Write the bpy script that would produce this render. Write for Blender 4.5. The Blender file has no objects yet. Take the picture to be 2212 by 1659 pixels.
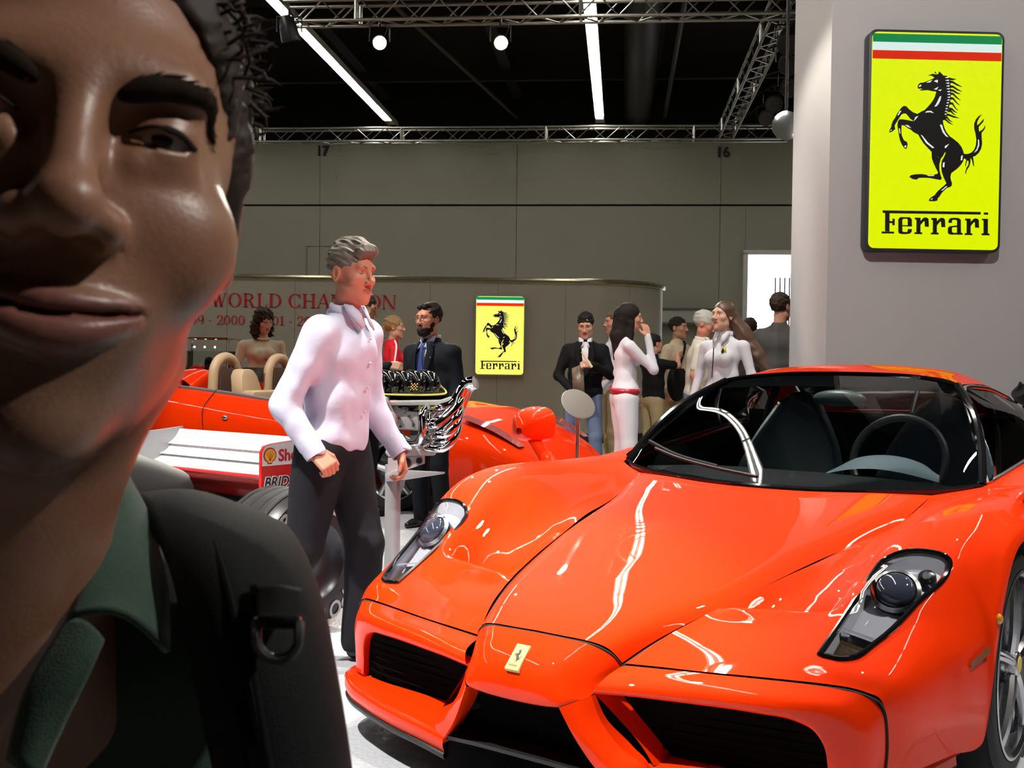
import bpy, bmesh, math, random
import numpy as np
from mathutils import Vector, Matrix

SC = bpy.context.scene
COL = SC.collection
random.seed(7)
RNG = np.random.RandomState(11)

# ------------------------------------------------------------------ camera
FPX, CX, CY = 2394.0, 1106.0, 829.5
HC = 1.2204                                   # lens height above the floor
PITCH, ROLL = math.radians(1.15), math.radians(0.785)
_f = np.array([0, math.cos(PITCH), -math.sin(PITCH)])
_r = np.array([1.0, 0, 0]); _u = np.cross(_r, _f)
CR = math.cos(ROLL) * _r + math.sin(ROLL) * _u
CU = -math.sin(ROLL) * _r + math.cos(ROLL) * _u
CF = _f
CAM = np.array([0, 0, HC])
cd = bpy.data.cameras.new('camera'); cam = bpy.data.objects.new('camera', cd); COL.objects.link(cam)
cd.sensor_fit = 'HORIZONTAL'; cd.sensor_width = 36.0; cd.lens = FPX / 2212 * 36
cd.clip_start = 0.02; cd.clip_end = 200
cam.matrix_world = Matrix(((CR[0], CU[0], -CF[0], 0), (CR[1], CU[1], -CF[1], 0), (CR[2], CU[2], -CF[2], HC), (0, 0, 0, 1)))
cd.dof.use_dof = True; cd.dof.focus_distance = 5.0; cd.dof.aperture_fstop = 26
SC.camera = cam
SC.view_settings.view_transform = 'Standard'; SC.view_settings.look = 'None'
SC.view_settings.gamma = 1; SC.view_settings.use_curve_mapping = False
SC.view_settings.exposure = 0.0
SC.cycles.use_denoising = True; SC.cycles.use_adaptive_sampling = True; SC.cycles.adaptive_threshold = 0.08; SC.cycles.adaptive_min_samples = 12
SC.cycles.max_bounces = 6; SC.cycles.diffuse_bounces = 3; SC.cycles.glossy_bounces = 4; SC.cycles.transparent_max_bounces = 12
SC.cycles.sample_clamp_indirect = 4.0

# ------------------------------------------------------------------ world: a closed hall, only a trace of stray light
w = bpy.data.worlds.new('hall_air'); SC.world = w; w.use_nodes = True
w.node_tree.nodes['Background'].inputs[0].default_value = (0.9, 0.95, 1.0, 1)
w.node_tree.nodes['Background'].inputs[1].default_value = 0.03

# ------------------------------------------------------------------ stage spotlights hung from the rig over the stand, plus an added face spot
def spot(name, loc, aim, watts, cone, col=(1, 0.95, 0.88), blend=0.35, size=0.07):
    l = bpy.data.lights.new(name, 'SPOT'); l.energy = watts; l.color = col
    l.spot_size = math.radians(cone); l.spot_blend = blend; l.shadow_soft_size = size
    o = bpy.data.objects.new(name, l); COL.objects.link(o); o.location = loc
    o.rotation_euler = (Vector(aim) - Vector(loc)).to_track_quat('-Z', 'Y').to_euler()
    return o
SPOTS = [
    ('rig_spot_hood',   (0.2, 5.6, 5.6), (0.55, 3.6, 0.5), 1250, 40),
    ('rig_spot_nose',   (2.6, 1.6, 5.4), (0.2, 3.2, 0.4), 900, 46),
    ('rig_spot_flank',  (3.6, 4.6, 5.6), (1.6, 4.3, 0.6), 600, 50),
    ('rig_spot_pillar', (1.5, 2.8, 5.6), (3.3, 8.5, 2.4), 700, 44),
    ('face_spot',  (2.4, 0.40, 3.6), (-0.2, 0.45, 1.25), 330, 22),  # added spot, put in for the highlights on the near man's face
    ('rig_spot_floor',  (-2.2, 2.2, 5.5), (-0.75, 3.2, 0.0), 2600, 34),
    ('rig_spot_wing',   (-3.0, 3.4, 5.5), (-1.5, 5.4, 0.7), 2800, 30),
    ('rig_spot_engine', (0.6, 8.6, 5.7), (-0.6, 5.9, 0.9), 900, 34),
    ('rig_spot_rear_car', (-2.8, 6.4, 5.7), (-1.2, 9.3, 0.9), 1500, 44),
    ('rig_spot_crowd',  (1.2, 7.4, 5.7), (0.9, 10.3, 1.2), 700, 50),
]
for s_ in SPOTS: spot(*s_)

# ------------------------------------------------------------------ helpers
def W(u, v, d):
    """a point seen at pixel (u, v) whose distance along the viewing axis is d"""
    return CAM + d * (CF + (u - CX) / FPX * CR - (v - CY) / FPX * CU)
def FLOORXY(u, d):
    p = W(u, 781, d); return float(p[0]), float(p[1])
def ZAT(u, v, d): return float(W(u, v, d)[2])

def tag(o, label=None, cat=None, group=None, kind=None):
    if label: o['label'] = label
    if cat: o['category'] = cat
    if group: o['group'] = group
    if kind: o['kind'] = kind
    return o
def empty(name, loc=(0, 0, 0), rz=0.0, label=None, cat=None, group=None):
    o = bpy.data.objects.new(name, None); COL.objects.link(o); o.empty_display_size = 0.1
    o.location = loc; o.rotation_euler = (0, 0, rz)
    return tag(o, label, cat, group)
def link(name, mesh, mat=None, parent=None, loc=None, rot=None, scl=None):
    o = bpy.data.objects.new(name, mesh); COL.objects.link(o)
    if mat is not None and not mesh.materials:
        for m in (mat if isinstance(mat, (list, tuple)) else [mat]): mesh.materials.append(m)
    if parent is not None: o.parent = parent
    if loc is not None: o.location = loc
    if rot is not None: o.rotation_euler = rot
    if scl is not None: o.scale = scl
    return o
def copy_tree(o, parent=None):
    c = o.copy(); COL.objects.link(c); c.parent = parent
    for ch in list(o.children): copy_tree(ch, c)
    return c

# ---- materials
MATS = {}
def M(name, col=(.5, .5, .5), rough=.5, metal=0., coat=0., spec=.5, emit=None, estr=0., noise=0., nscale=20., bump=0., bscale=60.,
      trans=0., ior=1.45, alpha=1., coat_rough=.03, sheen=0., sss=0., detail=4.):
    if name in MATS: return MATS[name]
    m = bpy.data.materials.new(name); m.use_nodes = True; nt = m.node_tree; b = nt.nodes['Principled BSDF']
    i = b.inputs
    i['Base Color'].default_value = (*col, 1); i['Roughness'].default_value = rough; i['Metallic'].default_value = metal
    i['Coat Weight'].default_value = coat; i['Coat Roughness'].default_value = coat_rough
    i['Specular IOR Level'].default_value = spec; i['IOR'].default_value = ior
    i['Transmission Weight'].default_value = trans; i['Alpha'].default_value = alpha
    if sheen: i['Sheen Weight'].default_value = sheen
    if sss:
        i['Subsurface Weight'].default_value = sss; i['Subsurface Radius'].default_value = (0.012, 0.005, 0.003); i['Subsurface Scale'].default_value = 1.0
    if emit: i['Emission Color'].default_value = (*emit, 1); i['Emission Strength'].default_value = estr
    if noise or bump:
        tc = nt.nodes.new('ShaderNodeTexCoord')
    if noise:
        n = nt.nodes.new('ShaderNodeTexNoise'); n.inputs['Scale'].default_value = nscale; n.inputs['Detail'].default_value = detail
        nt.links.new(tc.outputs['Object'], n.inputs['Vector'])
        mx = nt.nodes.new('ShaderNodeMix'); mx.data_type = 'RGBA'
        mx.inputs[6].default_value = (*[max(0, c * (1 - noise)) for c in col], 1)
        mx.inputs[7].default_value = (*[min(1, c * (1 + noise)) for c in col], 1)
        nt.links.new(n.outputs['Fac'], mx.inputs[0]); nt.links.new(mx.outputs[2], i['Base Color'])
    if bump:
        n2 = nt.nodes.new('ShaderNodeTexNoise'); n2.inputs['Scale'].default_value = bscale; n2.inputs['Detail'].default_value = 3
        nt.links.new(tc.outputs['Object'], n2.inputs['Vector'])
        bp = nt.nodes.new('ShaderNodeBump'); bp.inputs['Strength'].default_value = bump; bp.inputs['Distance'].default_value = .01
        nt.links.new(n2.outputs['Fac'], bp.inputs['Height']); nt.links.new(bp.outputs['Normal'], i['Normal'])
    MATS[name] = m
    return m
def glassmat(name, tint=(.9, .95, .95), fac=0.12, rough=0.0):
    """thin sheet of glass: Fresnel reflection over a tinted see-through layer"""
    if name in MATS: return MATS[name]
    m = bpy.data.materials.new(name); m.use_nodes = True; nt = m.node_tree
    nt.nodes.remove(nt.nodes['Principled BSDF']); out = nt.nodes['Material Output']
    tr = nt.nodes.new('ShaderNodeBsdfTransparent'); tr.inputs[0].default_value = (*tint, 1)
    gl = nt.nodes.new('ShaderNodeBsdfGlossy'); gl.inputs['Roughness'].default_value = rough
    fr = nt.nodes.new('ShaderNodeFresnel'); fr.inputs[0].default_value = 1.5
    mx = nt.nodes.new('ShaderNodeMixShader')
    nt.links.new(fr.outputs[0], mx.inputs[0]); nt.links.new(tr.outputs[0], mx.inputs[1]); nt.links.new(gl.outputs[0], mx.inputs[2])
    nt.links.new(mx.outputs[0], out.inputs[0]); MATS[name] = m
    return m
def emat(name, col, strength, sampled=False):
    if name in MATS: return MATS[name]
    m = bpy.data.materials.new(name); m.use_nodes = True; nt = m.node_tree
    b = nt.nodes['Principled BSDF']; b.inputs['Base Color'].default_value = (0, 0, 0, 1)
    b.inputs['Emission Color'].default_value = (*col, 1); b.inputs['Emission Strength'].default_value = strength
    b.inputs['Roughness'].default_value = .3
    if not sampled: m.cycles.emission_sampling = 'NONE'
    MATS[name] = m
    return m

# ---- mesh builder
class MB:
    def __init__(self): self.v = []; self.f = []; self.m = []; self.mi = 0
    def add(self, vs, fs):
        n = len(self.v); self.v.extend([tuple(map(float, p)) for p in vs])
        for f in fs: self.f.append(tuple(i + n for i in f)); self.m.append(self.mi)
        return self
    def box(self, c, s, R=None):
        c = np.array(c, float); h = np.array(s, float) / 2
        P = np.array([[x, y, z] for x in (-1, 1) for y in (-1, 1) for z in (-1, 1)]) * h
        if R is not None: P = P @ np.array(R).T
        return self.add(P + c, [(0, 1, 3, 2), (4, 6, 7, 5), (0, 4, 5, 1), (2, 3, 7, 6), (0, 2, 6, 4), (1, 5, 7, 3)])
    def cyl(self, a, b, r0, r1=None, n=12, cap=True):
        a = np.array(a, float); b = np.array(b, float); r1 = r0 if r1 is None else r1
        return self.tube([a, b], [r0, r1], n, cap)
    def tube(self, path, rad, n=8, cap=True, flat=1.0, closed=False):
        P = np.array(path, float); k = len(P)
        R = np.full(k, rad, float) if np.isscalar(rad) else np.array(rad, float)
        T = np.gradient(P, axis=0) if k > 2 else np.repeat((P[1:] - P[:1]), 2, 0)
        if closed: T = np.roll(P, -1, 0) - np.roll(P, 1, 0)
        T /= np.linalg.norm(T, axis=1, keepdims=True) + 1e-12
        up = np.array([0, 0, 1.0]) if abs(T[0][2]) < .9 else np.array([1.0, 0, 0])
        N = up - T[0] * (up @ T[0]); N /= np.linalg.norm(N)
        vs = []
        for i in range(k):
            N = N - T[i] * (N @ T[i]); N /= np.linalg.norm(N) + 1e-12
            B = np.cross(T[i], N)
            for j in range(n):
                a = 2 * math.pi * j / n
                vs.append(P[i] + R[i] * (math.cos(a) * N * flat + math.sin(a) * B))
        fs = []
        for i in range(k if closed else k - 1):
            i2 = (i + 1) % k
            for j in range(n):
                j2 = (j + 1) % n
                fs.append((i * n + j, i * n + j2, i2 * n + j2, i2 * n + j))
        if cap and not closed:
            fs.append(tuple(range(n - 1, -1, -1))); fs.append(tuple((k - 1) * n + j for j in range(n)))
        return self.add(vs, fs)
    def lathe(self, prof, n=32, c=(0, 0, 0), axis='z', cap=False):
        vs = []
        for (r, h) in prof:
            for j in range(n):
                a = 2 * math.pi * j / n; x, y = r * math.cos(a), r * math.sin(a)
                p = (x, y, h) if axis == 'z' else ((h, x, y) if axis == 'x' else (y, h, x))
                vs.append((p[0] + c[0], p[1] + c[1], p[2] + c[2]))
        fs = []
        for i in range(len(prof) - 1):
            for j in range(n):
                j2 = (j + 1) % n; fs.append((i * n + j, i * n + j2, (i + 1) * n + j2, (i + 1) * n + j))
        if cap:
            fs.append(tuple(range(n - 1, -1, -1))); fs.append(tuple((len(prof) - 1) * n + j for j in range(n)))
        return self.add(vs, fs)
    def grid(self, G, flip=False, closed=False):
        G = np.asarray(G, float); a, b = G.shape[:2]
        fs = []
        for i in range(a - 1):
            for j in range(b if closed else b - 1):
                j2 = (j + 1) % b
                q = (i * b + j, i * b + j2, (i + 1) * b + j2, (i + 1) * b + j)
                fs.append(q[::-1] if flip else q)
        return self.add(G.reshape(-1, 3), fs)
    def prism(self, poly, ax, t0, t1):
        """flat outline (list of 2-D points) carried from t0 to t1 along the axis; ax 'y' -> (x, z) outline, 'z' -> (x, y), 'x' -> (y, z)"""
        n = len(poly)
        def P(p, t): return (p[0], t, p[1]) if ax == 'y' else ((p[0], p[1], t) if ax == 'z' else (t, p[0], p[1]))
        vs = [P(p, t0) for p in poly] + [P(p, t1) for p in poly]
        fs = [tuple(range(n - 1, -1, -1)), tuple(range(n, 2 * n))]
        for i in range(n): j = (i + 1) % n; fs.append((i, j, n + j, n + i))
        return self.add(vs, fs)
    def sphere(self, c, r, n=12, m=8):
        r = np.array([r, r, r]) if np.isscalar(r) else np.array(r)
        G = []
        for i in range(m + 1):
            t = math.pi * i / m
            G.append([[c[0] + r[0] * math.sin(t) * math.cos(2 * math.pi * j / n), c[1] + r[1] * math.sin(t) * math.sin(2 * math.pi * j / n), c[2] + r[2] * math.cos(t)] for j in range(n)])
        return self.grid(G, flip=True, closed=True)
    def mesh(self, name, smooth=True, bevel=0, sharp=35, weld=0):
        me = bpy.data.meshes.new(name)
        bm = bmesh.new()
        vs = [bm.verts.new(p) for p in self.v]
        for f, mi in zip(self.f, self.m):
            try:
                fc = bm.faces.new([vs[i] for i in f]); fc.material_index = mi
            except ValueError: pass
        if weld: bmesh.ops.remove_doubles(bm, verts=bm.verts, dist=weld)
        bmesh.ops.recalc_face_normals(bm, faces=bm.faces)
        if bevel:
            es = [e for e in bm.edges if len(e.link_faces) == 2 and e.calc_face_angle(0) > .6]
            bmesh.ops.bevel(bm, geom=es, offset=bevel, segments=2, affect='EDGES', profile=.5)
        big = [f for f in bm.faces if len(f.verts) > 6]
        if big: bmesh.ops.triangulate(bm, faces=big)
        bm.to_mesh(me); bm.free()
        if smooth:
            me.polygons.foreach_set('use_smooth', [True] * len(me.polygons))
            me.set_sharp_from_angle(angle=math.radians(sharp))
        return me
    def build(self, name, mat, parent=None, smooth=True, bevel=0, sharp=35, weld=0, **kw):
        me = self.mesh(name, smooth, bevel, sharp, weld)
        return link(name, me, mat, parent, **kw)
def box(name, c, s, mat, parent=None, bevel=0, **kw): return MB().box(c, s).build(name, mat, parent, bevel=bevel, **kw)

def spline(P, k, closed=False):
    """smooth curve through P (n, ..., 3) along axis 0, k steps per span"""
    P = np.asarray(P, float); n = len(P)
    ch = np.sqrt(((P[1:] - P[:-1]) ** 2).sum(-1)); ch = ch.reshape(n - 1, -1).mean(1) + 1e-6
    t = np.concatenate([[0], np.cumsum(ch)])
    d = (P[1:] - P[:-1]) / ch.reshape((-1,) + (1,) * (P.ndim - 1))
    m = np.empty_like(P); m[0] = d[0]; m[-1] = d[-1]
    for i in range(1, n - 1):
        h0, h1 = ch[i - 1], ch[i]; m[i] = (d[i - 1] * h1 + d[i] * h0) / (h0 + h1)
        lim = 3 * np.minimum(np.abs(d[i - 1]), np.abs(d[i])); same = (d[i - 1] * d[i]) > 0
        m[i] = np.where(same, np.sign(m[i]) * np.minimum(np.abs(m[i]), lim), m[i] * .35)
    out = []
    for i in range(n - 1):
        h = ch[i]
        for s in np.linspace(0, 1, k, endpoint=False):
            a = 2 * s ** 3 - 3 * s ** 2 + 1; b = s ** 3 - 2 * s ** 2 + s; c = -2 * s ** 3 + 3 * s ** 2; e = s ** 3 - s ** 2
            out.append(a * P[i] + b * h * m[i] + c * P[i + 1] + e * h * m[i + 1])
    out.append(P[-1])
    return np.array(out)
def nspline(P, k):
    """curvature-continuous (natural cubic) curve through P along axis 0"""
    P = np.asarray(P, float); n = len(P)
    if n < 3: return spline(P, k)
    h = np.sqrt(((P[1:] - P[:-1]) ** 2).sum(-1)).reshape(n - 1, -1).mean(1) + 1e-6
    A = np.zeros((n, n)); B = np.zeros((n,) + P.shape[1:]); A[0, 0] = A[-1, -1] = 1
    for i in range(1, n - 1):
        A[i, i - 1] = h[i - 1]; A[i, i] = 2 * (h[i - 1] + h[i]); A[i, i + 1] = h[i]
        B[i] = 6 * ((P[i + 1] - P[i]) / h[i] - (P[i] - P[i - 1]) / h[i - 1])
    m = np.linalg.solve(A, B.reshape(n, -1)).reshape(B.shape); out = []
    for i in range(n - 1):
        for s in np.linspace(0, 1, k, endpoint=False):
            a, b = (1 - s), s
            out.append(a * P[i] + b * P[i + 1] + h[i] ** 2 / 6 * ((a ** 3 - a) * m[i] + (b ** 3 - b) * m[i + 1]))
    out.append(P[-1])
    return np.array(out)
def nloft(net, kr=8, kc=6):
    A = nspline(np.asarray(net, float), kr)
    return np.swapaxes(nspline(np.swapaxes(A, 0, 1), kc), 0, 1)
def loft(net, kr=8, kc=6):
    A = spline(np.asarray(net, float), kr)
    return np.swapaxes(spline(np.swapaxes(A, 0, 1), kc), 0, 1)
def text_mesh(body, size, depth=0.0, shear=0.0, bold=0.0, space=1.0):
    cu = bpy.data.curves.new('lettering', 'FONT'); cu.body = body; cu.size = size; cu.extrude = depth; cu.shear = shear; cu.offset = bold; cu.space_character = space
    cu.align_x = 'LEFT'; cu.resolution_u = 3
    o = bpy.data.objects.new('lettering', cu); COL.objects.link(o)
    dg = bpy.context.evaluated_depsgraph_get(); me = bpy.data.meshes.new_from_object(o.evaluated_get(dg))
    bpy.data.objects.remove(o); bpy.data.curves.remove(cu)
    me.name = 'lettering'
    return me
# ================================================================== the hall
HYAW = math.radians(-5.6)
_hc, _hs = math.cos(HYAW), math.sin(HYAW)
def toH(p): return np.array([p[0] * _hc + p[1] * _hs, -p[0] * _hs + p[1] * _hc, p[2]])
def toW(p): return np.array([p[0] * _hc - p[1] * _hs, p[0] * _hs + p[1] * _hc, p[2]])
def on_b(u, v, b):
    """hall coordinates (across, depth, height) where the sight line through (u, v) meets the plane depth = b"""
    o = toH(CAM); d = toH(W(u, v, 1.0)) - o; return o + d * ((b - o[1]) / d[1])
def on_z(u, v, z):
    o = toH(CAM); d = toH(W(u, v, 1.0)) - o; return o + d * ((z - o[2]) / d[2])
HR = (0, 0, HYAW)
def hbox(name, c, s, mat, parent=None, **kw):
    if parent is None: kw['rot'] = HR
    return box(name, c, s, mat, parent, **kw)

WALLM = M('back_wall_olive_grey', (.31, .30, .255), rough=.75, noise=.03, nscale=.6)
DARK = M('hall_black_paint', (.004, .004, .004), rough=.9)
SIDE = M('side_wall_grey', (.16, .155, .15), rough=.8)
# floor: pale studded stand floor in front, sand-coloured hall floor behind
def floor_mat(name, col, rough, bscale, bstr, coat=0.0):
    m = bpy.data.materials.new(name); m.use_nodes = True; nt = m.node_tree; b = nt.nodes['Principled BSDF']
    b.inputs['Base Color'].default_value = (*col, 1); b.inputs['Roughness'].default_value = rough; b.inputs['Coat Weight'].default_value = coat; b.inputs['Coat Roughness'].default_value = .2
    tc = nt.nodes.new('ShaderNodeTexCoord'); n = nt.nodes.new('ShaderNodeTexVoronoi'); n.inputs['Scale'].default_value = bscale; n.feature = 'SMOOTH_F1'
    bp = nt.nodes.new('ShaderNodeBump'); bp.inputs['Strength'].default_value = bstr; bp.inputs['Distance'].default_value = .004
    nt.links.new(tc.outputs['Object'], n.inputs['Vector']); nt.links.new(n.outputs['Distance'], bp.inputs['Height']); nt.links.new(bp.outputs['Normal'], b.inputs['Normal'])
    n2 = nt.nodes.new('ShaderNodeTexNoise'); n2.inputs['Scale'].default_value = 1.3; n2.inputs['Detail'].default_value = 6
    nt.links.new(tc.outputs['Object'], n2.inputs['Vector'])
    mx = nt.nodes.new('ShaderNodeMix'); mx.data_type = 'RGBA'; mx.inputs[6].default_value = (*[c * .85 for c in col], 1); mx.inputs[7].default_value = (*[min(1, c * 1.1) for c in col], 1)
    nt.links.new(n2.outputs['Fac'], mx.inputs[0]); nt.links.new(mx.outputs[2], b.inputs['Base Color'])
    return m
STANDFLOOR = floor_mat('pale_studded_floor', (.44, .46, .50), .38, 70, .55, .2)
HALLFLOOR = floor_mat('sand_hall_floor', (.44, .38, .25), .45, 30, .1)
fl = hbox('floor', (0, 6.5, -.03), (38, 45, .06), HALLFLOOR); tag(fl, kind='structure')
# slabs of the stand floor as pieces of the floor
STF = 1.6
slab = MB().box((0, 0, 0), (STF - .004, STF - .004, .012)).mesh('floor_panel', smooth=False); slab.materials.append(STANDFLOOR)
for ix in range(-4, 5):
    for iy in range(-1, 7):
        link('floor_panel', slab, None, fl, loc=(ix * STF + .5, iy * STF + .4 + .35, .0))
# back wall in two rows of panels over a plain backing
BW = 26.0
zg = on_b(1100, 443, BW)[2]
d0 = on_b(1610, 560, BW); d1 = on_b(1724, 560, BW); dtop = on_b(1660, 546, BW)[2]
wall = empty('wall_back', (0, 0, 0), HYAW); tag(wall, kind='structure')
xl, xr = -19.0, 19.0
s17 = on_b(691, 400, BW)[0]; s16 = on_b(1557, 400, BW)[0]; dx = (s16 - s17) / 2
hbox('wall_backing', ((xl + d0[0]) / 2, BW + .2, 4), (d0[0] - xl, .2, 8), DARK, wall)
hbox('wall_backing', ((d1[0] + xr) / 2, BW + .2, 4), (xr - d1[0], .2, 8), DARK, wall)
hbox('wall_backing', ((d0[0] + d1[0]) / 2, BW + .2, (8 + dtop) / 2), (d1[0] - d0[0], .2, 8 - dtop), DARK, wall)
ztop = on_b(1100, 300, BW)[2]
hbox('wall_panel', ((d0[0] + d1[0]) / 2 + .3, BW + .08, (dtop + zg - .02) / 2 + .03), (d1[0] - d0[0] + .6, .1, zg - .02 - dtop - .06), WALLM, wall)
edges = sorted([s17 + k * dx for k in range(-3, 7)] + [xl, xr])
edges = [e for e in edges if xl <= e <= xr]
for a, b in zip(edges[:-1], edges[1:]):
    hbox('wall_panel', ((a + b) / 2, BW + .05, (zg + .02 + ztop) / 2), (b - a - .010, .1, ztop - zg - .02), WALLM, wall)
    spans = [(a, b)] if b <= d0[0] or a >= d1[0] else [(a, d0[0]), (d1[0], b)]
    for p, q in spans:
        if q - p > .05: hbox('wall_panel', ((p + q) / 2, BW + .08, (zg - .02) / 2), (q - p - .010, .1, zg - .02), WALLM, wall)
# doorway to daylight
DOORM = M('door_frame_white', (.6, .6, .6), rough=.5)
door = empty('door_1', (0, 0, 0), HYAW); tag(door, kind='structure')
hbox('door_frame', (d0[0], BW - .02, dtop / 2), (.10, .2, dtop), DOORM, door); hbox('door_frame', (d1[0] + .4, BW - .02, dtop / 2), (.10, .2, dtop), DOORM, door)
hbox('door_frame', ((d0[0] + d1[0]) / 2 + .2, BW - .02, dtop), (d1[0] - d0[0] + .5, .2, .10), DOORM, door)
DAY = emat('daylight_outside', (.93, .97, 1.0), 3.2, True)
hbox('daylight', ((d0[0] + d1[0]) / 2 + .2, BW + 1.2, dtop / 2), (3.4, .05, dtop + 1), DAY, door)
bx = on_b(1695, 620, BW + 1.0)
for k in range(5): hbox('shutter_bar', (bx[0] - .22 + k * .11, BW + 1.0, dtop * .62), (.03, .04, dtop * .5), M('shutter_grey', (.5, .52, .55), rough=.5), door)
# faint service hatch drawn by grooves and the ledge rail on the right
h0 = on_b(662, 531, BW); h1 = on_b(800, 605, BW)
hat = MB(); hat.box(((h0[0] + h1[0]) / 2, BW + .02, h0[2]), (h1[0] - h0[0], .02, .02)); hat.box((h0[0], BW + .02, h0[2] / 2), (.02, .02, h0[2])); hat.box((h1[0], BW + .02, h0[2] / 2), (.02, .02, h0[2]))
tag(hat.build('trim_1', M('hatch_line', (.2, .19, .16), rough=.7), None, rot=HR), kind='structure')
r0 = on_b(1392, 668, BW); r1 = on_b(1506, 700, BW)
rl = empty('trim_2', (0, 0, 0), HYAW); tag(rl, kind='structure')
hbox('ledge_band', (r0[0] + .2, BW - .1, (r0[2] + r1[2]) / 2), (3.0, .3, abs(r0[2] - r1[2])), M('ledge_pale', (.36, .38, .34), rough=.6), rl)
hbox('ledge_edge', (r0[0] + .2, BW - .1, r0[2]), (3.0, .34, .05), M('ledge_dark', (.10, .11, .09), rough=.6), rl)
hbox('ledge_edge', (r0[0] + .2, BW - .1, r1[2]), (3.0, .34, .05), M('ledge_dark'), rl)
# bay numbers
NUM = M('number_black', (.02, .02, .025), rough=.6)
for txt, u, v in (('17', 683, 336), ('16', 1546, 339)):
    p = on_b(u, v, BW); t = text_mesh(txt, .32, .006, bold=.012); t.materials.append(NUM)
    o = link('bay_number', t, None, None, loc=toW((p[0], BW - .02, p[2])), rot=(math.pi / 2, 0, HYAW)); tag(o, 'black number 17 high on the rear wall above the walking man' if txt == '17' else 'black number 16 high on the rear wall close to the white pillar', 'number')
# other walls and ceiling, out of view but closing the hall
tag(hbox('wall_left', (xl, 6, 4), (.2, 40, 8), SIDE), kind='structure'); tag(hbox('wall_right', (xr, 6, 4), (.2, 40, 8), SIDE), kind='structure')
tag(hbox('wall_front', (0, -13, 4), (38, .2, 8), SIDE), kind='structure')
ceil = hbox('ceiling', (0, 6.5, 8.1), (38.5, 40, .2), DARK); tag(ceil, kind='structure')
BEAM = M('beam_charcoal', (.007, .007, .007), rough=.7)
for k in range(-3, 5): hbox('ceiling_beam', (k * 3.1 + .6, 6.5, 7.55), (.22, 39, .32), BEAM, ceil)
for k in range(5): hbox('ceiling_beam', (0, 6 + k * 4.4, 7.3), (36, .16, .2), BEAM, ceil)
p = on_z(1385, 120, 7.0)
MB().cyl((p[0], 4, 7.0), (p[0], 25.8, 7.0), .32, n=20).build('ceiling_duct', M('duct_black', (.010, .010, .011), rough=.5), ceil)
p = on_z(1420, 150, 6.9)
MB().cyl((p[0] + .3, 4, 6.9), (p[0] + .3, 25.8, 6.9), .05, n=10).build('ceiling_pipe', M('pipe_grey', (.04, .04, .04), rough=.5), ceil)
p = on_z(950, 130, 6.9)
MB().cyl((p[0] - 2.2, 4, 6.9), (p[0] + 1.0, 25.8, 6.9), .04, n=10).build('ceiling_pipe', M('pipe_brown', (.04, .033, .022), rough=.6), ceil)

# ------------------------------------------------------------------ fluorescent lines
TUBE = emat('fluorescent_tube', (1.0, .97, .86), 30.0, True)
HOUS = M('lamp_housing_white', (.55, .55, .52), rough=.4)
ZS = 6.6
a1 = on_z(849.7, 272.8, ZS); a2 = on_z(1296.8, 272.8, ZS)
gap_a = a2[0] - a1[0]
tub = MB().cyl((0, -.70, 0), (0, .70, 0), .022, n=8).mesh('light_tube'); tub.materials.append(TUBE)
for k, (ax_, lab) in enumerate(((a1[0] - gap_a, 'long fluorescent light strip far left under the black ceiling'), (a1[0], 'long fluorescent light strip slanting down at the left above the walking man'),
                               (a2[0], 'long fluorescent light strip above the middle, left of the white pillar'), (a2[0] + gap_a + 2.2, 'long fluorescent light strip hidden behind the white pillar'))):
    st = empty('fluorescent_strip', toW((ax_, 0, ZS)), HYAW, lab, 'light', 'ceiling light strips')
    hb_ = MB(); hb_.box((0, 13.6, .085), (.20, 23.4, .06)); hb_.box((-.098, 13.6, .04), (.006, 23.4, .08)); hb_.box((.098, 13.6, .04), (.006, 23.4, .08)); hb_.build('housing', HOUS, st)
    for j in range(15):
        y = 2.6 + 1.52 * j
        for sx in (-.05, .05): link('light_tube', tub, None, st, loc=(sx, y, .01))
        box('tube_clip', (0, y + .76, .02), (.16, .03, .05), HOUS, st)

# ------------------------------------------------------------------ lighting trusses
TRUSSM = M('truss_aluminium', (.36, .36, .34), rough=.36, metal=1)
brace_me = MB().cyl((0, 0, 0), (0, 0, 1), .011, n=6).mesh('brace'); brace_me.materials.append(TRUSSM)
def truss(p0, p1, size, label, pitch=.26):
    p0 = np.array(p0, float); p1 = np.array(p1, float); L = np.linalg.norm(p1 - p0); d = (p1 - p0) / L
    t = empty('lighting_truss', tuple(p0), math.atan2(d[1], d[0]), label, 'truss', 'roof lighting trusses')
    h = size / 2
    for y in (-h, h):
        for z in (-h, h): MB().cyl((0, y, z), (L, y, z), .024, n=10).build('chord', TRUSSM, t)
    n = int(L / pitch)
    def brace(a, b):
        a = np.array(a); b = np.array(b); v = Vector(b - a)
        o = link('brace', brace_me, None, t, loc=tuple(a)); o.rotation_mode = 'QUATERNION'; o.rotation_quaternion = v.to_track_quat('Z', 'Y'); o.scale = (1, 1, v.length)
    for i in range(n):
        x0, x1 = i * L / n, (i + 1) * L / n; s = 1 if i % 2 else -1
        brace((x0, -h, -h * s), (x1, -h, h * s))
        brace((x0, -h * s, -h), (x1, h * s, -h))
        if i % 2 == 0: brace((x0, h, h * s), (x1, h, -h * s))
    for x in np.arange(1.0, L, 3.0):
        for y in (-h, h): MB().cyl((x, y, -h), (x, y, h), .026, n=8).build('frame_post', TRUSSM, t)
    return t
ZT = 5.9
f0 = on_z(560, 10, ZT); bfront = on_z(1106, 22, ZT)[1]; brear = on_z(1106, 291, ZT)[1]
xs0 = on_z(1655, 40, ZT)[0]
truss(toW((-4.6, bfront, ZT)), toW((xs0 + 1.2, bfront, ZT)), .27, 'silver lighting truss running across the top edge of the view')
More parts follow.
